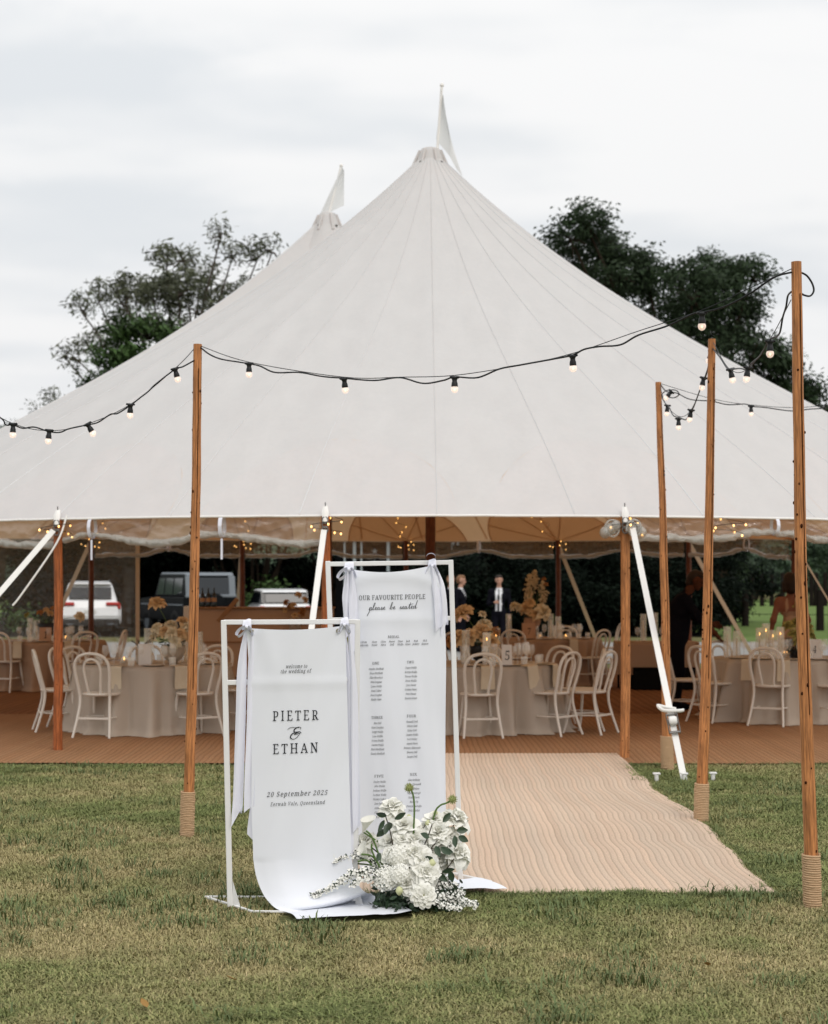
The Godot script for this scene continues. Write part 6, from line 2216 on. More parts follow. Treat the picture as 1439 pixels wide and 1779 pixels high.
	slab(m, [[0.0, 0.35], [0.04, 0.6], [0.0, 0.90], [-0.08, 0.98], [-2.7, 0.95], [-3.6, 0.82], [-3.72, 0.55], [-3.66, 0.32], [-0.1, 0.28]], 0.84, 0.09, 0.06, 0.7)
	obj("body", m, M.car_white, t)
	m = MB.new()
	slab(m, [[-0.10, 0.96], [-0.24, 1.36], [-2.05, 1.36], [-2.75, 0.94]], 0.80, 0.05, 0.22, 0.95)
	obj("cabin", m, M.car_glass, t)
	m = MB.new()
	slab(m, [[-0.16, 1.345], [-0.26, 1.405], [-1.1, 1.45], [-1.95, 1.42], [-2.15, 1.35]], 0.745, 0.04, 0.1, 1.35)
	obj("roof", m, M.car_white, t)
	panel("rear_window", t, Vector3(0, 1.16, -0.145), Vector3(1.22, 0.30, 0.03), M.car_glass, -0.33)
	for s in [-1.0, 1.0]:
		panel("rear_pillar", t, Vector3(s * 0.70, 1.16, -0.22), Vector3(0.08, 0.42, 0.20), M.car_glass, -0.33)
		panel("tail_light", t, Vector3(s * 0.71, 0.80, 0.01), Vector3(0.16, 0.24, 0.05), M.tail_red)
	panel("bumper", t, Vector3(0, 0.40, 0.0), Vector3(1.6, 0.2, 0.14), M.car_trim)
	wheels(t, [-0.65, -3.1], 0.84, 0.31)

# ------------------------------------------------------------------ people
func nets(m: MB, bones: Array, cell: float, k: float, paint: Callable) -> void:
	# bones: [a, b, radius at a, radius at b]; joined with a smooth minimum and meshed with surface nets
	var lo := Vector3(1e9, 1e9, 1e9)
	var hi := -lo
	for b in bones:
		for e in 2:
			var r: float = b[2 + e] + 2.5 * cell
			lo = lo.min(b[e] - Vector3.ONE * r)
			hi = hi.max(b[e] + Vector3.ONE * r)
	var n := Vector3i(((hi - lo) / cell).ceil()) + Vector3i.ONE
	var f := PackedFloat32Array()
	f.resize(n.x * n.y * n.z)
	f.fill(1.0)
	for b in bones:
		var a: Vector3 = b[0]
		var ab: Vector3 = b[1] - a
		var l2 := maxf(ab.length_squared(), 1e-9)
		var ra: float = b[2]
		var rb: float = b[3]
		var mr := maxf(ra, rb) + k + 2.0 * cell
		var l := Vector3i(((a.min(b[1]) - Vector3.ONE * mr - lo) / cell).floor()).clamp(Vector3i.ZERO, n - Vector3i.ONE)
		var h := Vector3i(((a.max(b[1]) + Vector3.ONE * mr - lo) / cell).ceil()).clamp(Vector3i.ZERO, n - Vector3i.ONE)
		for z in range(l.z, h.z + 1):
			for y in range(l.y, h.y + 1):
				var row := (z * n.y + y) * n.x
				for x in range(l.x, h.x + 1):
					var p := lo + Vector3(x, y, z) * cell - a
					var t := clampf(p.dot(ab) / l2, 0.0, 1.0)
					var d := (p - ab * t).length() - lerpf(ra, rb, t)
					var o := f[row + x]
					var w := maxf(k - absf(d - o), 0.0) / k
					f[row + x] = minf(d, o) - w * w * k * 0.25
	var id := {}
	var first := m.v.size()
	var acc := []
	for z in n.z - 1:
		for y in n.y - 1:
			for x in n.x - 1:
				var c := (z * n.y + y) * n.x + x
				var inside := 0
				var v8 := [f[c], f[c + 1], f[c + n.x], f[c + n.x + 1], f[c + n.x * n.y], f[c + n.x * n.y + 1], f[c + n.x * n.y + n.x], f[c + n.x * n.y + n.x + 1]]
				for q in v8:
					if q < 0.0: inside += 1
				if inside == 0 or inside == 8: continue
				var s := Vector3.ZERO
				var cnt := 0
				for e in [[0, 1], [2, 3], [4, 5], [6, 7], [0, 2], [1, 3], [4, 6], [5, 7], [0, 4], [1, 5], [2, 6], [3, 7]]:
					var va: float = v8[e[0]]
					var vb: float = v8[e[1]]
					if (va < 0.0) == (vb < 0.0): continue
					var t := va / (va - vb)
					var pa := Vector3(e[0] & 1, (e[0] >> 1) & 1, e[0] >> 2)
					var pb := Vector3(e[1] & 1, (e[1] >> 1) & 1, e[1] >> 2)
					s += pa.lerp(pb, t)
					cnt += 1
				var g := Vector3(v8[1] - v8[0] + v8[3] - v8[2] + v8[5] - v8[4] + v8[7] - v8[6], v8[2] - v8[0] + v8[3] - v8[1] + v8[6] - v8[4] + v8[7] - v8[5], v8[4] - v8[0] + v8[5] - v8[1] + v8[6] - v8[2] + v8[7] - v8[3])
				var p := lo + (Vector3(x, y, z) + s / cnt) * cell
				m.col = paint.call(p)
				id[c] = m.vert(p, g.normalized())
	for c in id:
		var x: int = c % n.x
		var y: int = (c / n.x) % n.y
		var z: int = c / (n.x * n.y)
		for ax in 3:
			var st: int = [1, n.x, n.x * n.y][ax]
			if (f[c] < 0.0) == (f[c + st] < 0.0): continue
			var s1: int = [n.x, n.x * n.y, 1][ax]
			var s2: int = [n.x * n.y, 1, n.x][ax]
			if not (id.has(c - s1) and id.has(c - s2) and id.has(c - s1 - s2)): continue
			m.tri(id[c], id[c - s1], id[c - s1 - s2])
			m.tri(id[c], id[c - s1 - s2], id[c - s2])
	m.col = Color(1, 1, 1)

func hand_bones(w: Vector3, dir: Vector3, out: Vector3) -> Array:
	# palm, four unequal bent fingers and a thumb from the side of the palm
	var d := dir.normalized()
	var s := (out - d * out.dot(d)).normalized()
	var n := d.cross(s)
	var r := [[w, w + d * 0.03, 0.026, 0.028]]
	for k in 4:
		var o := s * (0.027 - 0.018 * k)
		r.append([w + d * 0.015 + o * 0.6, w + d * 0.080 + o, 0.016, 0.012])
		var l: float = [0.062, 0.075, 0.070, 0.052][k]
		var b := w + d * 0.082 + o
		var b1 := b + (d * 0.9 + n * 0.25).normalized() * l * 0.5
		r.append([b, b1, 0.0095, 0.009])
		r.append([b1, b1 + (d * 0.6 + n * 0.7).normalized() * l * 0.5, 0.009, 0.0075])
	r.append([w + s * 0.018 + d * 0.02, w + s * 0.045 + d * 0.05, 0.014, 0.011])
	r.append([w + s * 0.045 + d * 0.05, w + s * 0.050 + d * 0.085 + n * 0.015, 0.011, 0.009])
	return r
func head_into(m: MB, c: Vector3, face: Vector3, skin: Color, s := 1.0) -> void:
	# c is the middle of the skull, face the way it looks
	var f := face.normalized()
	var r := f.cross(Vector3.UP).normalized()
	var u := r.cross(f)
	var q := func(x, y, z): return c + (r * x + u * y + f * z) * s
	var b := [[q.call(0, 0.03, -0.02), q.call(0, 0.035, 0.012), 0.088 * s, 0.082 * s], [q.call(0, -0.03, 0.03), q.call(0, -0.065, 0.042), 0.062 * s, 0.046 * s], [q.call(0, -0.09, 0.058), q.call(0, -0.092, 0.062), 0.024 * s, 0.022 * s],
		[q.call(0, 0.0, 0.092), q.call(0, -0.032, 0.108), 0.010 * s, 0.014 * s], [q.call(0.075, -0.005, -0.005), q.call(0.082, -0.02, -0.005), 0.014 * s, 0.012 * s], [q.call(-0.075, -0.005, -0.005), q.call(-0.082, -0.02, -0.005), 0.014 * s, 0.012 * s], [q.call(0.018, -0.062, 0.080), q.call(-0.018, -0.062, 0.080), 0.010 * s, 0.010 * s]]
	nets(m, b, 0.011 * s, 0.02 * s, func(p):
		var l = (p - c) / s
		var y = l.dot(u)
		var x := absf(l.dot(r))
		var z = l.dot(f)
		if z > 0.05 and absf(y - 0.008) < 0.009 and absf(x - 0.032) < 0.014: return Color(0.03, 0.02, 0.018)
		if z > 0.05 and absf(y + 0.062) < 0.007 and x < 0.024: return Color(skin.r * 0.7, skin.g * 0.45, skin.b * 0.42)
		return skin)
func hair_cap(c: Vector3, face: Vector3, s: float, long: float) -> MB:
	var f := face.normalized()
	var r := f.cross(Vector3.UP).normalized()
	var u := r.cross(f)
	var m := MB.new()
	var q := func(x, y, z): return c + (r * x + u * y + f * z) * s
	var b := [[q.call(0, 0.047, -0.03), q.call(0, 0.060, 0.010), 0.087 * s, 0.074 * s], [q.call(0, 0.0, -0.055), q.call(0, -0.02 - long, -0.06), 0.075 * s, 0.06 * s], [q.call(0.04, 0.088, 0.045), q.call(-0.04, 0.092, 0.04), 0.032 * s, 0.032 * s]]
	nets(m, b, 0.013 * s, 0.03 * s, func(_p): return Color(1, 1, 1))
	return m

func suit_man(at: Vector3, face: Vector3, look: Vector3, label: String, hair: Material, open_jacket: bool, hand_up: bool) -> void:
	var t := thing("person", label, "person", at)
	var f := face.normalized()
	var r := f.cross(Vector3.UP).normalized()
	var q := func(x, y, z): return r * x + Vector3.UP * y + f * z
	var b := []
	for s in [-1.0, 1.0]:
		b.append([q.call(0.09 * s, 0.92, 0), q.call(0.10 * s, 0.50, 0.02), 0.092, 0.068])
		b.append([q.call(0.10 * s, 0.50, 0.02), q.call(0.11 * s, 0.09, -0.01), 0.066, 0.052])
		b.append([q.call(0.11 * s, 0.05, -0.02), q.call(0.13 * s, 0.035, 0.16), 0.045, 0.038])
		b.append([q.call(0.10 * s, 1.42, 0), q.call(0.185 * s, 1.43, -0.01), 0.075, 0.068])
		if hand_up and s > 0:
			b.append([q.call(0.20, 1.42, -0.01), q.call(0.25, 1.13, 0.0), 0.062, 0.05])
			b.append([q.call(0.25, 1.13, 0.0), q.call(0.10, 1.17, 0.24), 0.048, 0.036])
		else:
			b.append([q.call(0.20 * s, 1.42, -0.01), q.call(0.255 * s, 1.13, -0.02), 0.062, 0.05])
			b.append([q.call(0.255 * s, 1.13, -0.02), q.call(0.25 * s, 0.88, 0.06), 0.048, 0.036])
	b.append([q.call(0, 0.96, 0), q.call(0, 1.16, 0.01), 0.135, 0.125])
	b.append([q.call(-0.05, 1.30, 0), q.call(0.05, 1.30, 0), 0.135, 0.135])
	b.append([q.call(0, 1.46, 0), q.call(0, 1.57, 0.015), 0.062, 0.055])
	var black := Color(0.010, 0.010, 0.012)
	var white := Color(0.72, 0.73, 0.76)
	var skin := Color(0.50, 0.29, 0.21)
	var m := MB.new()
	m.tinted = true
	nets(m, b, 0.024, 0.05, func(p):
		var x: float = p.dot(r)
		var z: float = p.dot(f)
		if p.y > 1.515 and absf(x) < 0.09: return skin
		if p.y > 1.475 and absf(x) < 0.075: return white
		if z > 0.05 and p.y > 0.97 and absf(x) < (0.075 if open_jacket else 0.055 * (p.y - 1.15) / 0.3) and (open_jacket or p.y > 1.18):
			if absf(x) < 0.020: return Color(0.008, 0.008, 0.010)
			return white
		return black)
	var hc: Vector3 = q.call(0, 1.69, 0.025)
	head_into(m, hc, look, skin)
	for s in [-1.0, 1.0]:
		var hb := hand_bones(q.call(0.25 * s, 0.85, 0.07), Vector3(0, -1, 0.1) + f * 0.2, f) if not (hand_up and s > 0) else hand_bones(q.call(0.085, 1.175, 0.265), -r + f * 0.5, Vector3.UP)
		nets(m, hb, 0.008, 0.008, func(_p): return skin)
	obj("body", m, M.person_body, t)
	obj("hair", hair_cap(hc, look, 1.0, 0.0), hair, t)

func make_people() -> void:
	suit_man(Vector3(1.10, 0.03, -41.0), Vector3(0.8, 0, 0.35), Vector3(1.0, -0.08, 0.1), "man in black suit looking right, beside the tall sign's upright", M.hair_fair, false, false)
	suit_man(Vector3(0.88, 0.03, -41.9), Vector3(0.5, 0, 0.6), Vector3(0.6, 0, 0.8), "person in black mostly hidden behind the man in profile", M.hair_fair, false, false)
	suit_man(Vector3(2.02, 0.03, -41.0), Vector3(-0.12, 0, 1), Vector3(0.05, -0.05, 1.0), "man in open dark jacket, white shirt and black tie, one hand raised", M.hair_dark, true, true)
	# waiter in black leaning over the right table
	var at := Vector3(3.44, 0.03, -22.55)
	var t := thing("person", "waiter in black with dark hair leaning over the right table", "person", at)
	var m := MB.new()
	m.tinted = true
	var cloth := Color(0.009, 0.011, 0.013)
	var skin := Color(0.10, 0.042, 0.025)
	var b := []
	for s in [-1.0, 1.0]:
		b.append([Vector3(-0.02, 0.95, 0.10 * s), Vector3(0.0, 0.50, 0.11 * s), 0.105, 0.075])
		b.append([Vector3(0.0, 0.50, 0.11 * s), Vector3(-0.03, 0.09, 0.12 * s), 0.072, 0.055])
		b.append([Vector3(-0.04, 0.05, 0.12 * s), Vector3(0.12, 0.04, 0.13 * s), 0.045, 0.04])
	b.append([Vector3(-0.02, 0.95, 0), Vector3(0.02, 1.15, 0), 0.165, 0.155])
	b.append([Vector3(0.05, 1.32, -0.06), Vector3(0.05, 1.32, 0.06), 0.155, 0.155])
	b.append([Vector3(0.07, 1.44, -0.14), Vector3(0.07, 1.44, 0.16), 0.08, 0.08])
	b.append([Vector3(0.10, 1.48, 0), Vector3(0.17, 1.58, 0.01), 0.065, 0.06])
	b.append([Vector3(0.08, 1.43, 0.19), Vector3(0.24, 1.20, 0.28), 0.068, 0.054])
	b.append([Vector3(0.24, 1.20, 0.28), Vector3(0.44, 0.99, 0.34), 0.052, 0.036])
	b.append([Vector3(0.08, 1.43, -0.17), Vector3(0.22, 1.22, -0.26), 0.068, 0.054])
	b.append([Vector3(0.22, 1.22, -0.26), Vector3(0.46, 1.12, -0.16), 0.052, 0.036])
	nets(m, b, 0.022, 0.05, func(p): return skin if p.y > 1.50 and p.x > 0.1 or (p.x > 0.33 and p.y < 1.12) else cloth)
	var hc := Vector3(0.24, 1.68, 0.02)
	var look := Vector3(1.0, -0.45, 0.25)
	head_into(m, hc, look, skin)
	nets(m, hand_bones(Vector3(0.455, 0.97, 0.345), Vector3(0.7, -0.75, 0.2), Vector3(0, 0, -1)), 0.008, 0.008, func(_p): return skin)
	nets(m, hand_bones(Vector3(0.475, 1.115, -0.155), Vector3(1.0, -0.4, 0.2), Vector3(0, 1, 0)), 0.008, 0.008, func(_p): return skin)
	obj("body", m, M.person_body, t)
	obj("hair", hair_cap(hc, look, 1.03, 0.03), M.hair_dark, t)
	# woman seen from behind, low-backed pale dress with straps
	at = Vector3(5.36, 0.03, -24.6)
	t = thing("person", "woman with bobbed brown hair seen from behind in a pale strappy dress", "person", at)
	m = MB.new()
	m.tinted = true
	skin = Color(0.27, 0.12, 0.075)
	var dress := Color(0.46, 0.30, 0.20)
	b = []
	for s in [-1.0, 1.0]:
		b.append([Vector3(0.08 * s, 0.90, 0), Vector3(0.09 * s, 0.48, 0), 0.10, 0.066])
		b.append([Vector3(0.09 * s, 0.48, 0), Vector3(0.09 * s, 0.09, 0.01), 0.062, 0.04])
		b.append([Vector3(0.09 * s, 0.05, 0.02), Vector3(0.10 * s, 0.03, -0.13), 0.036, 0.03])
		b.append([Vector3(0.10 * s, 1.40, 0), Vector3(0.155 * s, 1.39, 0), 0.055, 0.056])
		b.append([Vector3(0.17 * s, 1.38, 0), Vector3(0.245 * s, 1.12, 0.02), 0.050, 0.040])
		b.append([Vector3(0.245 * s, 1.12, 0.02), Vector3(0.27 * s, 0.88, -0.08), 0.038, 0.028])
	b.append([Vector3(0, 0.92, 0), Vector3(0, 1.10, 0), 0.135, 0.105])
	b.append([Vector3(-0.04, 1.28, 0), Vector3(0.04, 1.28, 0), 0.115, 0.115])
	b.append([Vector3(0, 1.42, 0), Vector3(0, 1.53, -0.01), 0.05, 0.047])
	nets(m, b, 0.02, 0.05, func(p):
		if p.y < 1.24 and absf(p.x) < 0.19 and p.y > 0.42: return dress
		if p.y < 1.42 and p.z > 0.0 and absf(absf(p.x) - 0.065 - 0.03 * (1.42 - p.y)) < 0.012: return dress
		return skin)
	hc = Vector3(0.0, 1.645, -0.01)
	head_into(m, hc, Vector3(0.15, -0.1, -1), skin, 0.96)
	for s in [-1.0, 1.0]: nets(m, hand_bones(Vector3(0.275 * s, 0.86, -0.09), Vector3(0.05 * s, -1, -0.3), Vector3(0, 0, -1)), 0.008, 0.008, func(_p): return skin)
	obj("body", m, M.person_body, t)
	var hm := MB.new()
	nets(hm, [[Vector3(0, 1.70, 0.02), Vector3(0, 1.715, -0.03), 0.103, 0.09], [Vector3(0, 1.64, 0.05), Vector3(0, 1.57, 0.055), 0.10, 0.085], [Vector3(0.07, 1.63, 0.0), Vector3(0.075, 1.555, 0.01), 0.05, 0.042], [Vector3(-0.07, 1.63, 0.0), Vector3(-0.075, 1.555, 0.01), 0.05, 0.042]], 0.014, 0.03, func(_p): return Color(1, 1, 1))
	obj("hair", hm, M.hair_dark, t)
	var fm := MB.new()
	var g := RandomNumberGenerator.new()
	g.seed = 8
	for k in 40: floret(fm, Vector3(0.10 + g.randfn(0, 0.035), 1.33 + g.randfn(0, 0.06), 0.135 + g.randfn(0, 0.01)), Vector3(g.randfn(0, 0.5), 0.3, 1), 0.02, 5, g.randf() * 6)
	obj("flower_trim", fm, M.bloom_lime, t)

# ------------------------------------------------------------------ trees and what stands far behind
func leaf_clump(n: int, l: float, w: float, spread: float, droop: float, sd: int) -> ArrayMesh:
	var g := RandomNumberGenerator.new()
	g.seed = sd
	var m := MB.new()
	for k in n:
		var p := Vector3(g.randfn(0, 1), g.randfn(0, 0.8), g.randfn(0, 1)) * spread * 0.5
		var d := Vector3(g.randfn(0, 1), g.randfn(0.15, 0.8) - droop, g.randfn(0, 1)).normalized()
		var s := d.cross(Vector3(g.randfn(0, 1), g.randfn(0, 1), g.randfn(0, 1))).normalized() * w * 0.5
		var nn := (d.cross(s).normalized() + p.normalized() * 0.6).normalized()
		if nn.y < -0.2: nn = -nn
		var ll := l * g.randf_range(0.7, 1.3)
		var q := m.vert(p, nn)
		m.vert(p + d * ll * 0.5 + s, nn); m.vert(p + d * ll, nn); m.vert(p + d * ll * 0.5 - s, nn)
		m.tri(q, q + 1, q + 2); m.tri(q, q + 2, q + 3)
	return m.mesh()
func tree(called: String, label: String, group: String, foot: Vector3, trunk_r: float, lobes: Array, mesh: Mesh, per_m2: float, leaf: String, bark: String, sd: int, shell := 0.55) -> void:
	# lobes: [centre relative to the foot, radius, density factor]; foliage sits on twigs towards the outside of each lobe
	var g := RandomNumberGenerator.new()
	g.seed = sd
	var t := thing(called, label, "tree" if not called.contains("bush") and not called.contains("hedge") else "bush", foot, 0.0, group)
	var tr := MB.new()
	var mid := Vector3.ZERO
	var low := 1e9
	for l in lobes:
		mid += l[0] / lobes.size()
		low = minf(low, l[0].y)
	var fork := Vector3(mid.x * 0.35, low * 0.62, mid.z * 0.35)
	tr.tube(curve([Vector3.ZERO, fork * 0.5 + Vector3(0.15, 0, 0), fork], 5), [trunk_r * 1.25, trunk_r * 1.05, trunk_r, trunk_r * 0.96, trunk_r * 0.92, trunk_r * 0.9, trunk_r * 0.85, trunk_r * 0.82, trunk_r * 0.8, trunk_r * 0.78, trunk_r * 0.75], 10)
	obj("trunk", tr, M[bark], t)
	var lm := MB.new()
	var xf := []
	var cols := PackedColorArray()
	for l in lobes:
		var c: Vector3 = l[0]
		var r: float = l[1]
		var e := c - Vector3(0, r * 0.25, 0)
		var mm := fork.lerp(e, 0.5) + Vector3(g.randfn(0, 0.3), -0.2, g.randfn(0, 0.3))
		lm.tube(curve([fork, mm, e], 4), [trunk_r * 0.34, trunk_r * 0.3, trunk_r * 0.26, trunk_r * 0.22, trunk_r * 0.18, trunk_r * 0.15, trunk_r * 0.12, trunk_r * 0.10, trunk_r * 0.08], 7, false)
		for k in 5:
			var d := Vector3(g.randfn(0, 1), g.randfn(0.3, 0.8), g.randfn(0, 1)).normalized()
			lm.tube(curve([e, e + d * r * 0.45 + Vector3(0, 0.1, 0), e + d * r * 0.9], 3), [trunk_r * 0.14, trunk_r * 0.12, trunk_r * 0.1, trunk_r * 0.08, trunk_r * 0.06, trunk_r * 0.04, trunk_r * 0.03], 5, false)
		var cnt := int(per_m2 * r * r * l[2])
		# clusters of clumps, so that the lobe has an uneven edge and gaps
		var tufts := []
		for k in maxi(6, int(cnt / 22.0)):
			var d := Vector3(g.randfn(0, 1), g.randfn(0.1, 1), g.randfn(0, 1)).normalized()
			tufts.append([c + d * Vector3(1.0, 0.82, 1.0) * r * pow(g.randf_range(shell * shell * shell, 1.0), 0.34) * g.randf_range(0.86, 1.12), g.randf_range(0.7, 1.25)])
		for k in cnt:
			var tf: Array = tufts[g.randi() % tufts.size()]
			var p: Vector3 = tf[0] + Vector3(g.randfn(0, 1), g.randfn(0, 0.7), g.randfn(0, 1)) * r * 0.12
			if p.y + foot.y < 0.1: continue
			var s := g.randf_range(0.75, 1.3)
			xf.append(Transform3D(Basis(Vector3.UP, g.randf() * TAU) * Basis(Vector3.RIGHT, g.randf_range(-0.4, 0.4)) * Basis.from_scale(Vector3(s, s, s)), p))
			var b: float = tf[1] * g.randf_range(0.85, 1.2)
			cols.append(Color(b, b * g.randf_range(0.95, 1.05), b * 0.95))
	obj("limbs", lm, M[bark], t).set_meta("kind", "stuff")
	scatter("crown", mesh, xf, cols, M[leaf], t)

func lobes_at(foot: Vector3, d: float, list: Array, depth: float, sd: int, down := 0.0, slim := 1.0) -> Array:
	var g := RandomNumberGenerator.new()
	g.seed = sd
	var r := []
	for q in list:
		r.append([P(q[0], q[1] + down, d) + Vector3(0, 0, g.randf_range(-depth, depth)) - foot, q[2] * slim * d / F, q[3] if q.size() > 3 else 1.0])
	return r
func make_far() -> void:
	var gum := leaf_clump(11, 0.25, 0.06, 0.5, 0.5, 1)
	var broad := leaf_clump(10, 0.19, 0.085, 0.42, 0.0, 2)
	var small := leaf_clump(12, 0.15, 0.07, 0.40, 0.0, 3)
	var big := leaf_clump(12, 0.34, 0.16, 0.8, 0.0, 4)
	# tall gum on the left
	var foot := Vector3(-9.2, 0, -72)
	tree("gum_tree", "tall airy gum tree rising behind the left slope of the marquee", "trees round the paddock", foot, 0.36, lobes_at(foot, 72, [[322, 432, 34, 0.9], [300, 452, 30], [345, 455, 34], [395, 412, 24, 0.6], [412, 440, 26, 0.7], [452, 436, 30, 0.9], [478, 432, 18, 0.7], [240, 482, 34], [205, 490, 30], [270, 505, 44], [325, 505, 46, 1.2], [375, 500, 40], [420, 480, 32, 0.7], [178, 508, 26], [165, 540, 28, 0.8], [200, 540, 32], [150, 580, 24, 0.55], [128, 612, 18, 0.8], [150, 616, 20, 0.7], [190, 590, 26, 0.6], [250, 560, 30, 0.8], [310, 555, 44, 1.1], [360, 540, 36], [230, 520, 26], [275, 470, 28]], 2.6, 5, 16.0, 0.92), gum, 74.0, "leaf_gum", "bark_pale", 31, 0.35)
	foot = Vector3(-10.6, 0, -63)
	tree("bright_green_tree", "dense bright green tree in front of the gum on the left", "trees round the paddock", foot, 0.25, lobes_at(foot, 63, [[270, 590, 34], [230, 605, 40], [205, 640, 42], [250, 640, 50], [300, 600, 36], [180, 672, 34], [290, 650, 60], [230, 690, 60], [330, 640, 50]], 1.6, 6), broad, 200.0, "leaf_bright", "bark", 32)
	foot = Vector3(-18.4, 0, -88)
	tree("sparse_tree", "thin half-bare tree top at the far left", "trees round the paddock", foot, 0.18, lobes_at(foot, 88, [[85, 690, 16, 0.5], [105, 695, 18, 0.5], [70, 715, 15, 0.4], [120, 715, 16, 0.6], [95, 725, 22, 0.8], [112, 735, 22, 1.2]], 1.2, 7), gum, 40.0, "leaf_gum", "bark", 33, 0.5)
	foot = Vector3(-31.5, 0, -130)
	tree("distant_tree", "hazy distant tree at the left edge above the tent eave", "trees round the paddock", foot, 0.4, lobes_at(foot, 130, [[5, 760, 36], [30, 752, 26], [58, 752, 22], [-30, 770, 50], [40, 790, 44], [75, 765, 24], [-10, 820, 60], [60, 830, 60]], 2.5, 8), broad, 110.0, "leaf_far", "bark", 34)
	# the dark trees on the right
	foot = Vector3(10.2, 0, -66)
	tree("dark_tree", "tall dense dark tree behind the right slope of the marquee", "trees round the paddock", foot, 0.5, lobes_at(foot, 66, [[1012, 392, 40], [1062, 392, 38], [985, 415, 34], [955, 425, 26, 0.8], [1040, 425, 48], [1095, 440, 44], [1010, 460, 55], [1070, 470, 60], [1125, 455, 40], [1125, 500, 60], [1185, 462, 40], [1232, 452, 36], [1225, 480, 50], [1265, 500, 46], [1185, 510, 60], [1290, 480, 30], [1300, 515, 22, 0.9], [1150, 560, 70], [1220, 550, 70], [1275, 550, 50], [1305, 565, 30], [1190, 610, 70], [1250, 610, 60], [1090, 540, 60], [1035, 510, 50]], 2.6, 9, 16.0, 0.94), small, 210.0, "leaf_dark", "bark", 35)
	foot = Vector3(10.7, 0, -64)
	tree("dark_tree", "lower dark tree at the right, behind the nearest pole", "trees round the paddock", foot, 0.35, lobes_at(foot, 64, [[1325, 600, 34], [1290, 615, 34, 0.9], [1350, 625, 30], [1365, 655, 34], [1320, 650, 50], [1385, 680, 36], [1345, 700, 60], [1405, 690, 26], [1410, 712, 22], [1300, 690, 60], [1385, 725, 44], [1260, 660, 50], [1340, 760, 60], [1400, 750, 34]], 2.0, 10, 10.0, 0.94), broad, 185.0, "leaf_dark", "bark", 36)
	# the dark belt under whose branches one looks
	var g := RandomNumberGenerator.new()
	g.seed = 77
	var at_u := [120, 215, 330, 450, 570, 690, 810, 930, 1050, 1160, 1260]
	var what := ["behind the left strap", "behind the white car", "behind the black car", "behind the small white car", "left of the dark shed", "behind the dark shed", "behind the two men in suits", "behind the pampas arrangement", "behind the white chair in daylight", "behind the buffet table", "with low branches beside the paddock"]
	for k in at_u.size():
		var d := 64.0 + 3.0 * (k % 3)
		foot = Vector3((at_u[k] - 719.5) / F * d, 0, -d)
		var lb := []
		for j in 12:
			var y := g.randf_range(2.6, 7.0 if k > 1 else 4.4)
			lb.append([Vector3(g.randf_range(-2.4, 2.4), y, g.randf_range(-1.5, 4.5) if y > 3.4 else g.randf_range(-3.0, 0.5)), g.randf_range(1.1, 1.7), 1.0])
		for j in 5: lb.append([Vector3(g.randf_range(-2.0, 2.0), g.randf_range(0.8, 2.2), g.randf_range(-3.4, -1.0)), 1.2, 1.0])
		if k == 10:
			lb = lobes_at(foot, d, [[1225, 960, 40], [1262, 955, 30], [1215, 1000, 50], [1250, 1000, 34], [1268, 985, 20, 0.8], [1240, 1030, 36], [1262, 1045, 22, 0.8], [1215, 1060, 44], [1285, 960, 22, 0.5], [1235, 920, 50], [1280, 925, 40], [1200, 900, 60], [1276, 1038, 12, 0.6]], 1.5, 12)
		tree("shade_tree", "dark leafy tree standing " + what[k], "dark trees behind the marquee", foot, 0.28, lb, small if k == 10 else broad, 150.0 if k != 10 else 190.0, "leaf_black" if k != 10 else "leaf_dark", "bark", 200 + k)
	# clipped dark hedge closing the view under those trees
	foot = Vector3(-6.0, 0, -72.5)
	var hb := []
	for k in range(7, 34): hb.append([Vector3(-17.5 + k * 1.12, 1.35 + 0.5 * sin(k * 1.9), 0.5 * cos(k * 2.3)), 1.5, 1.0])
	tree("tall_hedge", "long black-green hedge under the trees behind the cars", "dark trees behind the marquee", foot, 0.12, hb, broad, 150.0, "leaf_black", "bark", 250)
	foot = Vector3(1.2, 0, -54.5)
	hb = []
	for k in 13: hb.append([Vector3(-0.6 + k * 0.72, 1.1 + 0.5 * sin(k * 1.7), 0.4 * cos(k * 2.3)), 1.25, 1.0])
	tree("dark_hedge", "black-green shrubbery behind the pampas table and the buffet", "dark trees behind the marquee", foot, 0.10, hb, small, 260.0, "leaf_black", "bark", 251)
	for q in [[465, 1018, "small sunlit green shrub above the small white car"], [432, 1048, "small light green shrub left of the small white car"], [820, 1060, "light green shrub between the two men in suits"], [30, 1075, "pale green bush at the left edge behind the clear wall"]]:
		foot = Vector3((q[0] - 719.5) / F * 58.0, 0, -58.0)
		tree("light_bush", q[2], "light bushes before the dark trees", foot, 0.05, lobes_at(foot, 58, [[q[0], q[1], 14], [q[0] - 12, q[1] + 10, 12], [q[0] + 10, q[1] + 14, 14], [q[0], q[1] + 40, 12]], 0.2, 13), small, 160.0, "leaf_bright", "bark", 300 + q[0])
	# far tree line across the paddock
	for k in 14:
		var d := 150.0 + 12.0 * (k % 3)
		var u := 1270.0 + 42.0 * k if k < 9 else -60.0 + 40.0 * (k - 9)
		foot = Vector3((u - 719.5) / F * d, 0, -d)
		var lb := []
		for j in 8: lb.append([Vector3(g.randf_range(-1.8, 1.8), g.randf_range(1.4, 5.2 + (k % 2)), g.randf_range(-1, 1)), g.randf_range(1.0, 1.7), 1.0])
		tree("far_tree", "%s tree of the far paddock edge counted from the %s" % [["first", "second", "third", "fourth", "fifth", "sixth", "seventh", "eighth", "ninth"][k if k < 9 else k - 9], "waiter rightward" if k < 9 else "left picture edge"], "far trees across the paddock", foot, 0.22, lb, big, 42.0, "leaf_far", "bark", 400 + k)
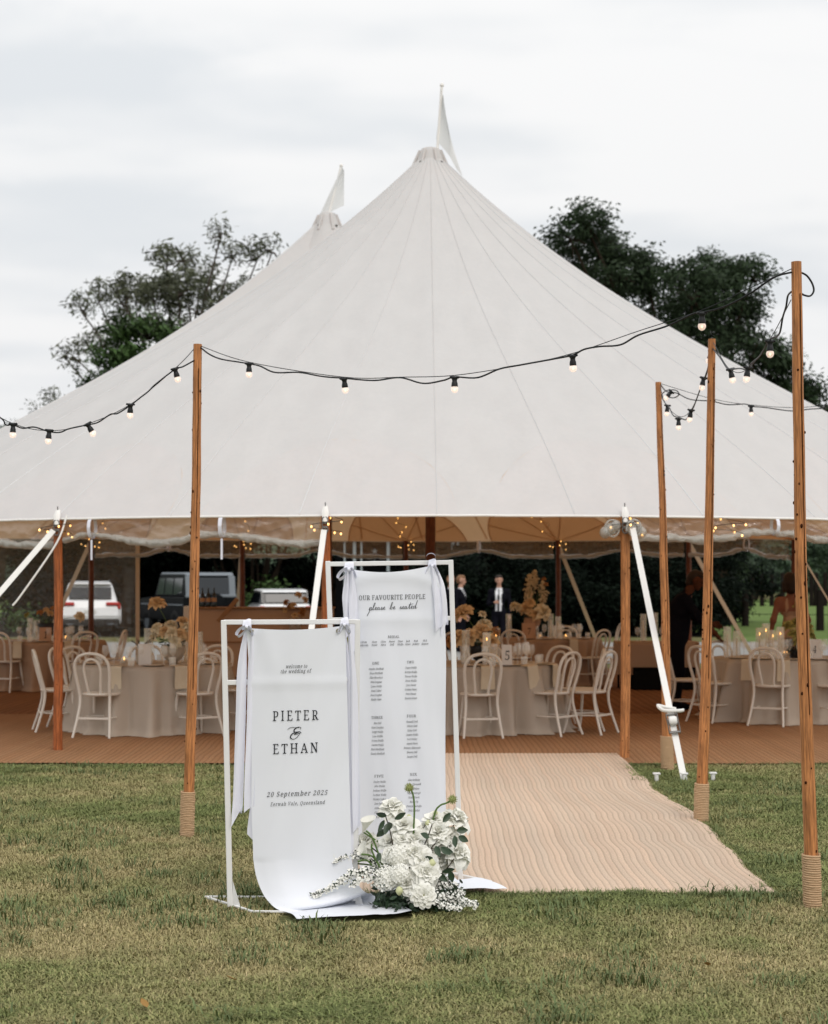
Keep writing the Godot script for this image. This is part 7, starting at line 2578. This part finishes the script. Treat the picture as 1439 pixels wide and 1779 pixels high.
	# paddock fence posts and wires
	var posts := [[1295, 1088, 1025], [1425, 1096, 1025], [1324, 1018, 993], [1341, 1020, 992], [1360, 1019, 993], [1410, 1020, 994], [1418, 1022, 992], [1434, 1022, 993], [1306, 1018, 996]]
	var pl := ["near dark fence post left of the woman", "near dark fence post at the right edge", "far fence post, leftmost thick one", "far fence post, second thick one from the left", "far fence post beside the woman's hair", "far fence post just right of the nearest pole", "far fence post, second right of the nearest pole", "far fence post at the right edge", "thin far fence post next to the low branches"]
	for k in posts.size():
		var q: Array = posts[k]
		var d = EYE * F / (q[1] - HOR) if k < 2 else 118.0
		foot = Vector3((q[0] - 719.5) / F * d, 0, -d)
		var h = (q[1] - q[2]) / F * d if k < 2 else 2.3
		var m := MB.new()
		m.tube(line(Vector3(0, -0.1, 0), Vector3(0, h, 0), 5), [0.14, 0.135, 0.13, 0.13, 0.12] if k < 2 else [0.16, 0.15, 0.15, 0.14, 0.14], 10)
		tag(obj("fence_post", m, M.post_dark, self, foot), pl[k], "fence post", "posts of the paddock fence")
	var wm := MB.new()
	for y in [0.5, 0.95, 1.35]: wm.tube(line(Vector3(12.5 - 5.0, y, -66.0), Vector3(22.0, y, -58.0), 6), 0.012, 4)
	tag(obj("fence_wire", wm, M.post_dark), "thin wires of the paddock fence across the right-hand field", "fence wire")
	# dark shed with pale posts beyond the tall sign
	var st := thing("shed", "dark open shed with pale posts beyond the tall seating sign", "shed", Vector3(-0.2, 0.02, -57.0))
	var m := MB.new()
	m.box(Vector3(0, 1.6, -2.6), Vector3(5.0, 3.2, 0.12), Basis(), 0.01)
	obj("back_wall", m, M.shed_dark, st)
	m = MB.new()
	m.box(Vector3(0, 3.28, -1.1), Vector3(5.4, 0.14, 3.8), Basis(Vector3.RIGHT, 0.05), 0.01)
	obj("roof", m, M.shed_dark, st)
	for u in [600, 617, 629, 675, 744, 786, 795]:
		m = MB.new()
		m.box(Vector3((u - 719.5) / F * 57.0 + 0.2, 1.6, 0.5), Vector3(0.10 if u in [617, 675, 786] else 0.06, 3.2, 0.08), Basis(), 0.01)
		obj("post", m, M.shed_post, st)
	for q in [[651, 958], [651, 977]]:
		m = MB.new()
		for k in 5: m.tube(line(Vector3.ZERO, Vector3(sin(TAU * k / 5), cos(TAU * k / 5), 0) * 0.11), [0.022, 0.006], 5)
		var o := obj("hanging_star", m, M.shed_post, st, P(q[0], q[1], 56.6) - st.position)
	# white pegs in the grass by the strap
	for k in 3:
		var q: Array = [[1141, 1360, "white plastic peg left of the ratchet strap's foot"], [1189, 1360, "white plastic peg at the foot of the ratchet strap"], [1239, 1359, "white plastic peg right of the bowed pole"]][k]
		var pt := thing("ground_peg", q[2], "peg", G(q[0], q[1]), 0.0, "white pegs in the lawn")
		m = MB.new()
		m.lathe([Vector2(0.016, -0.02), Vector2(0.018, 0.06), Vector2(0.022, 0.068), Vector2(0.001, 0.070)], 10)
		obj("shaft", m, M.frame_white, pt)
		m = MB.new()
		m.box(Vector3(0, 0.078, 0), Vector3(0.062, 0.016, 0.05), Basis(), 0.004)
		obj("cap", m, M.frame_white, pt)

func _ready() -> void:
	noise.seed = 9
	noise.noise_type = FastNoiseLite.TYPE_SIMPLEX_SMOOTH
	noise.frequency = 0.01
	noise.fractal_octaves = 3
	make_camera_and_light()
	make_materials()
	make_ground()
	make_marquee_all()
	make_festoon()
	make_signs()
	make_flowers()
	make_dining()
	make_cars()
	make_people()
	make_far()
	make_grass()
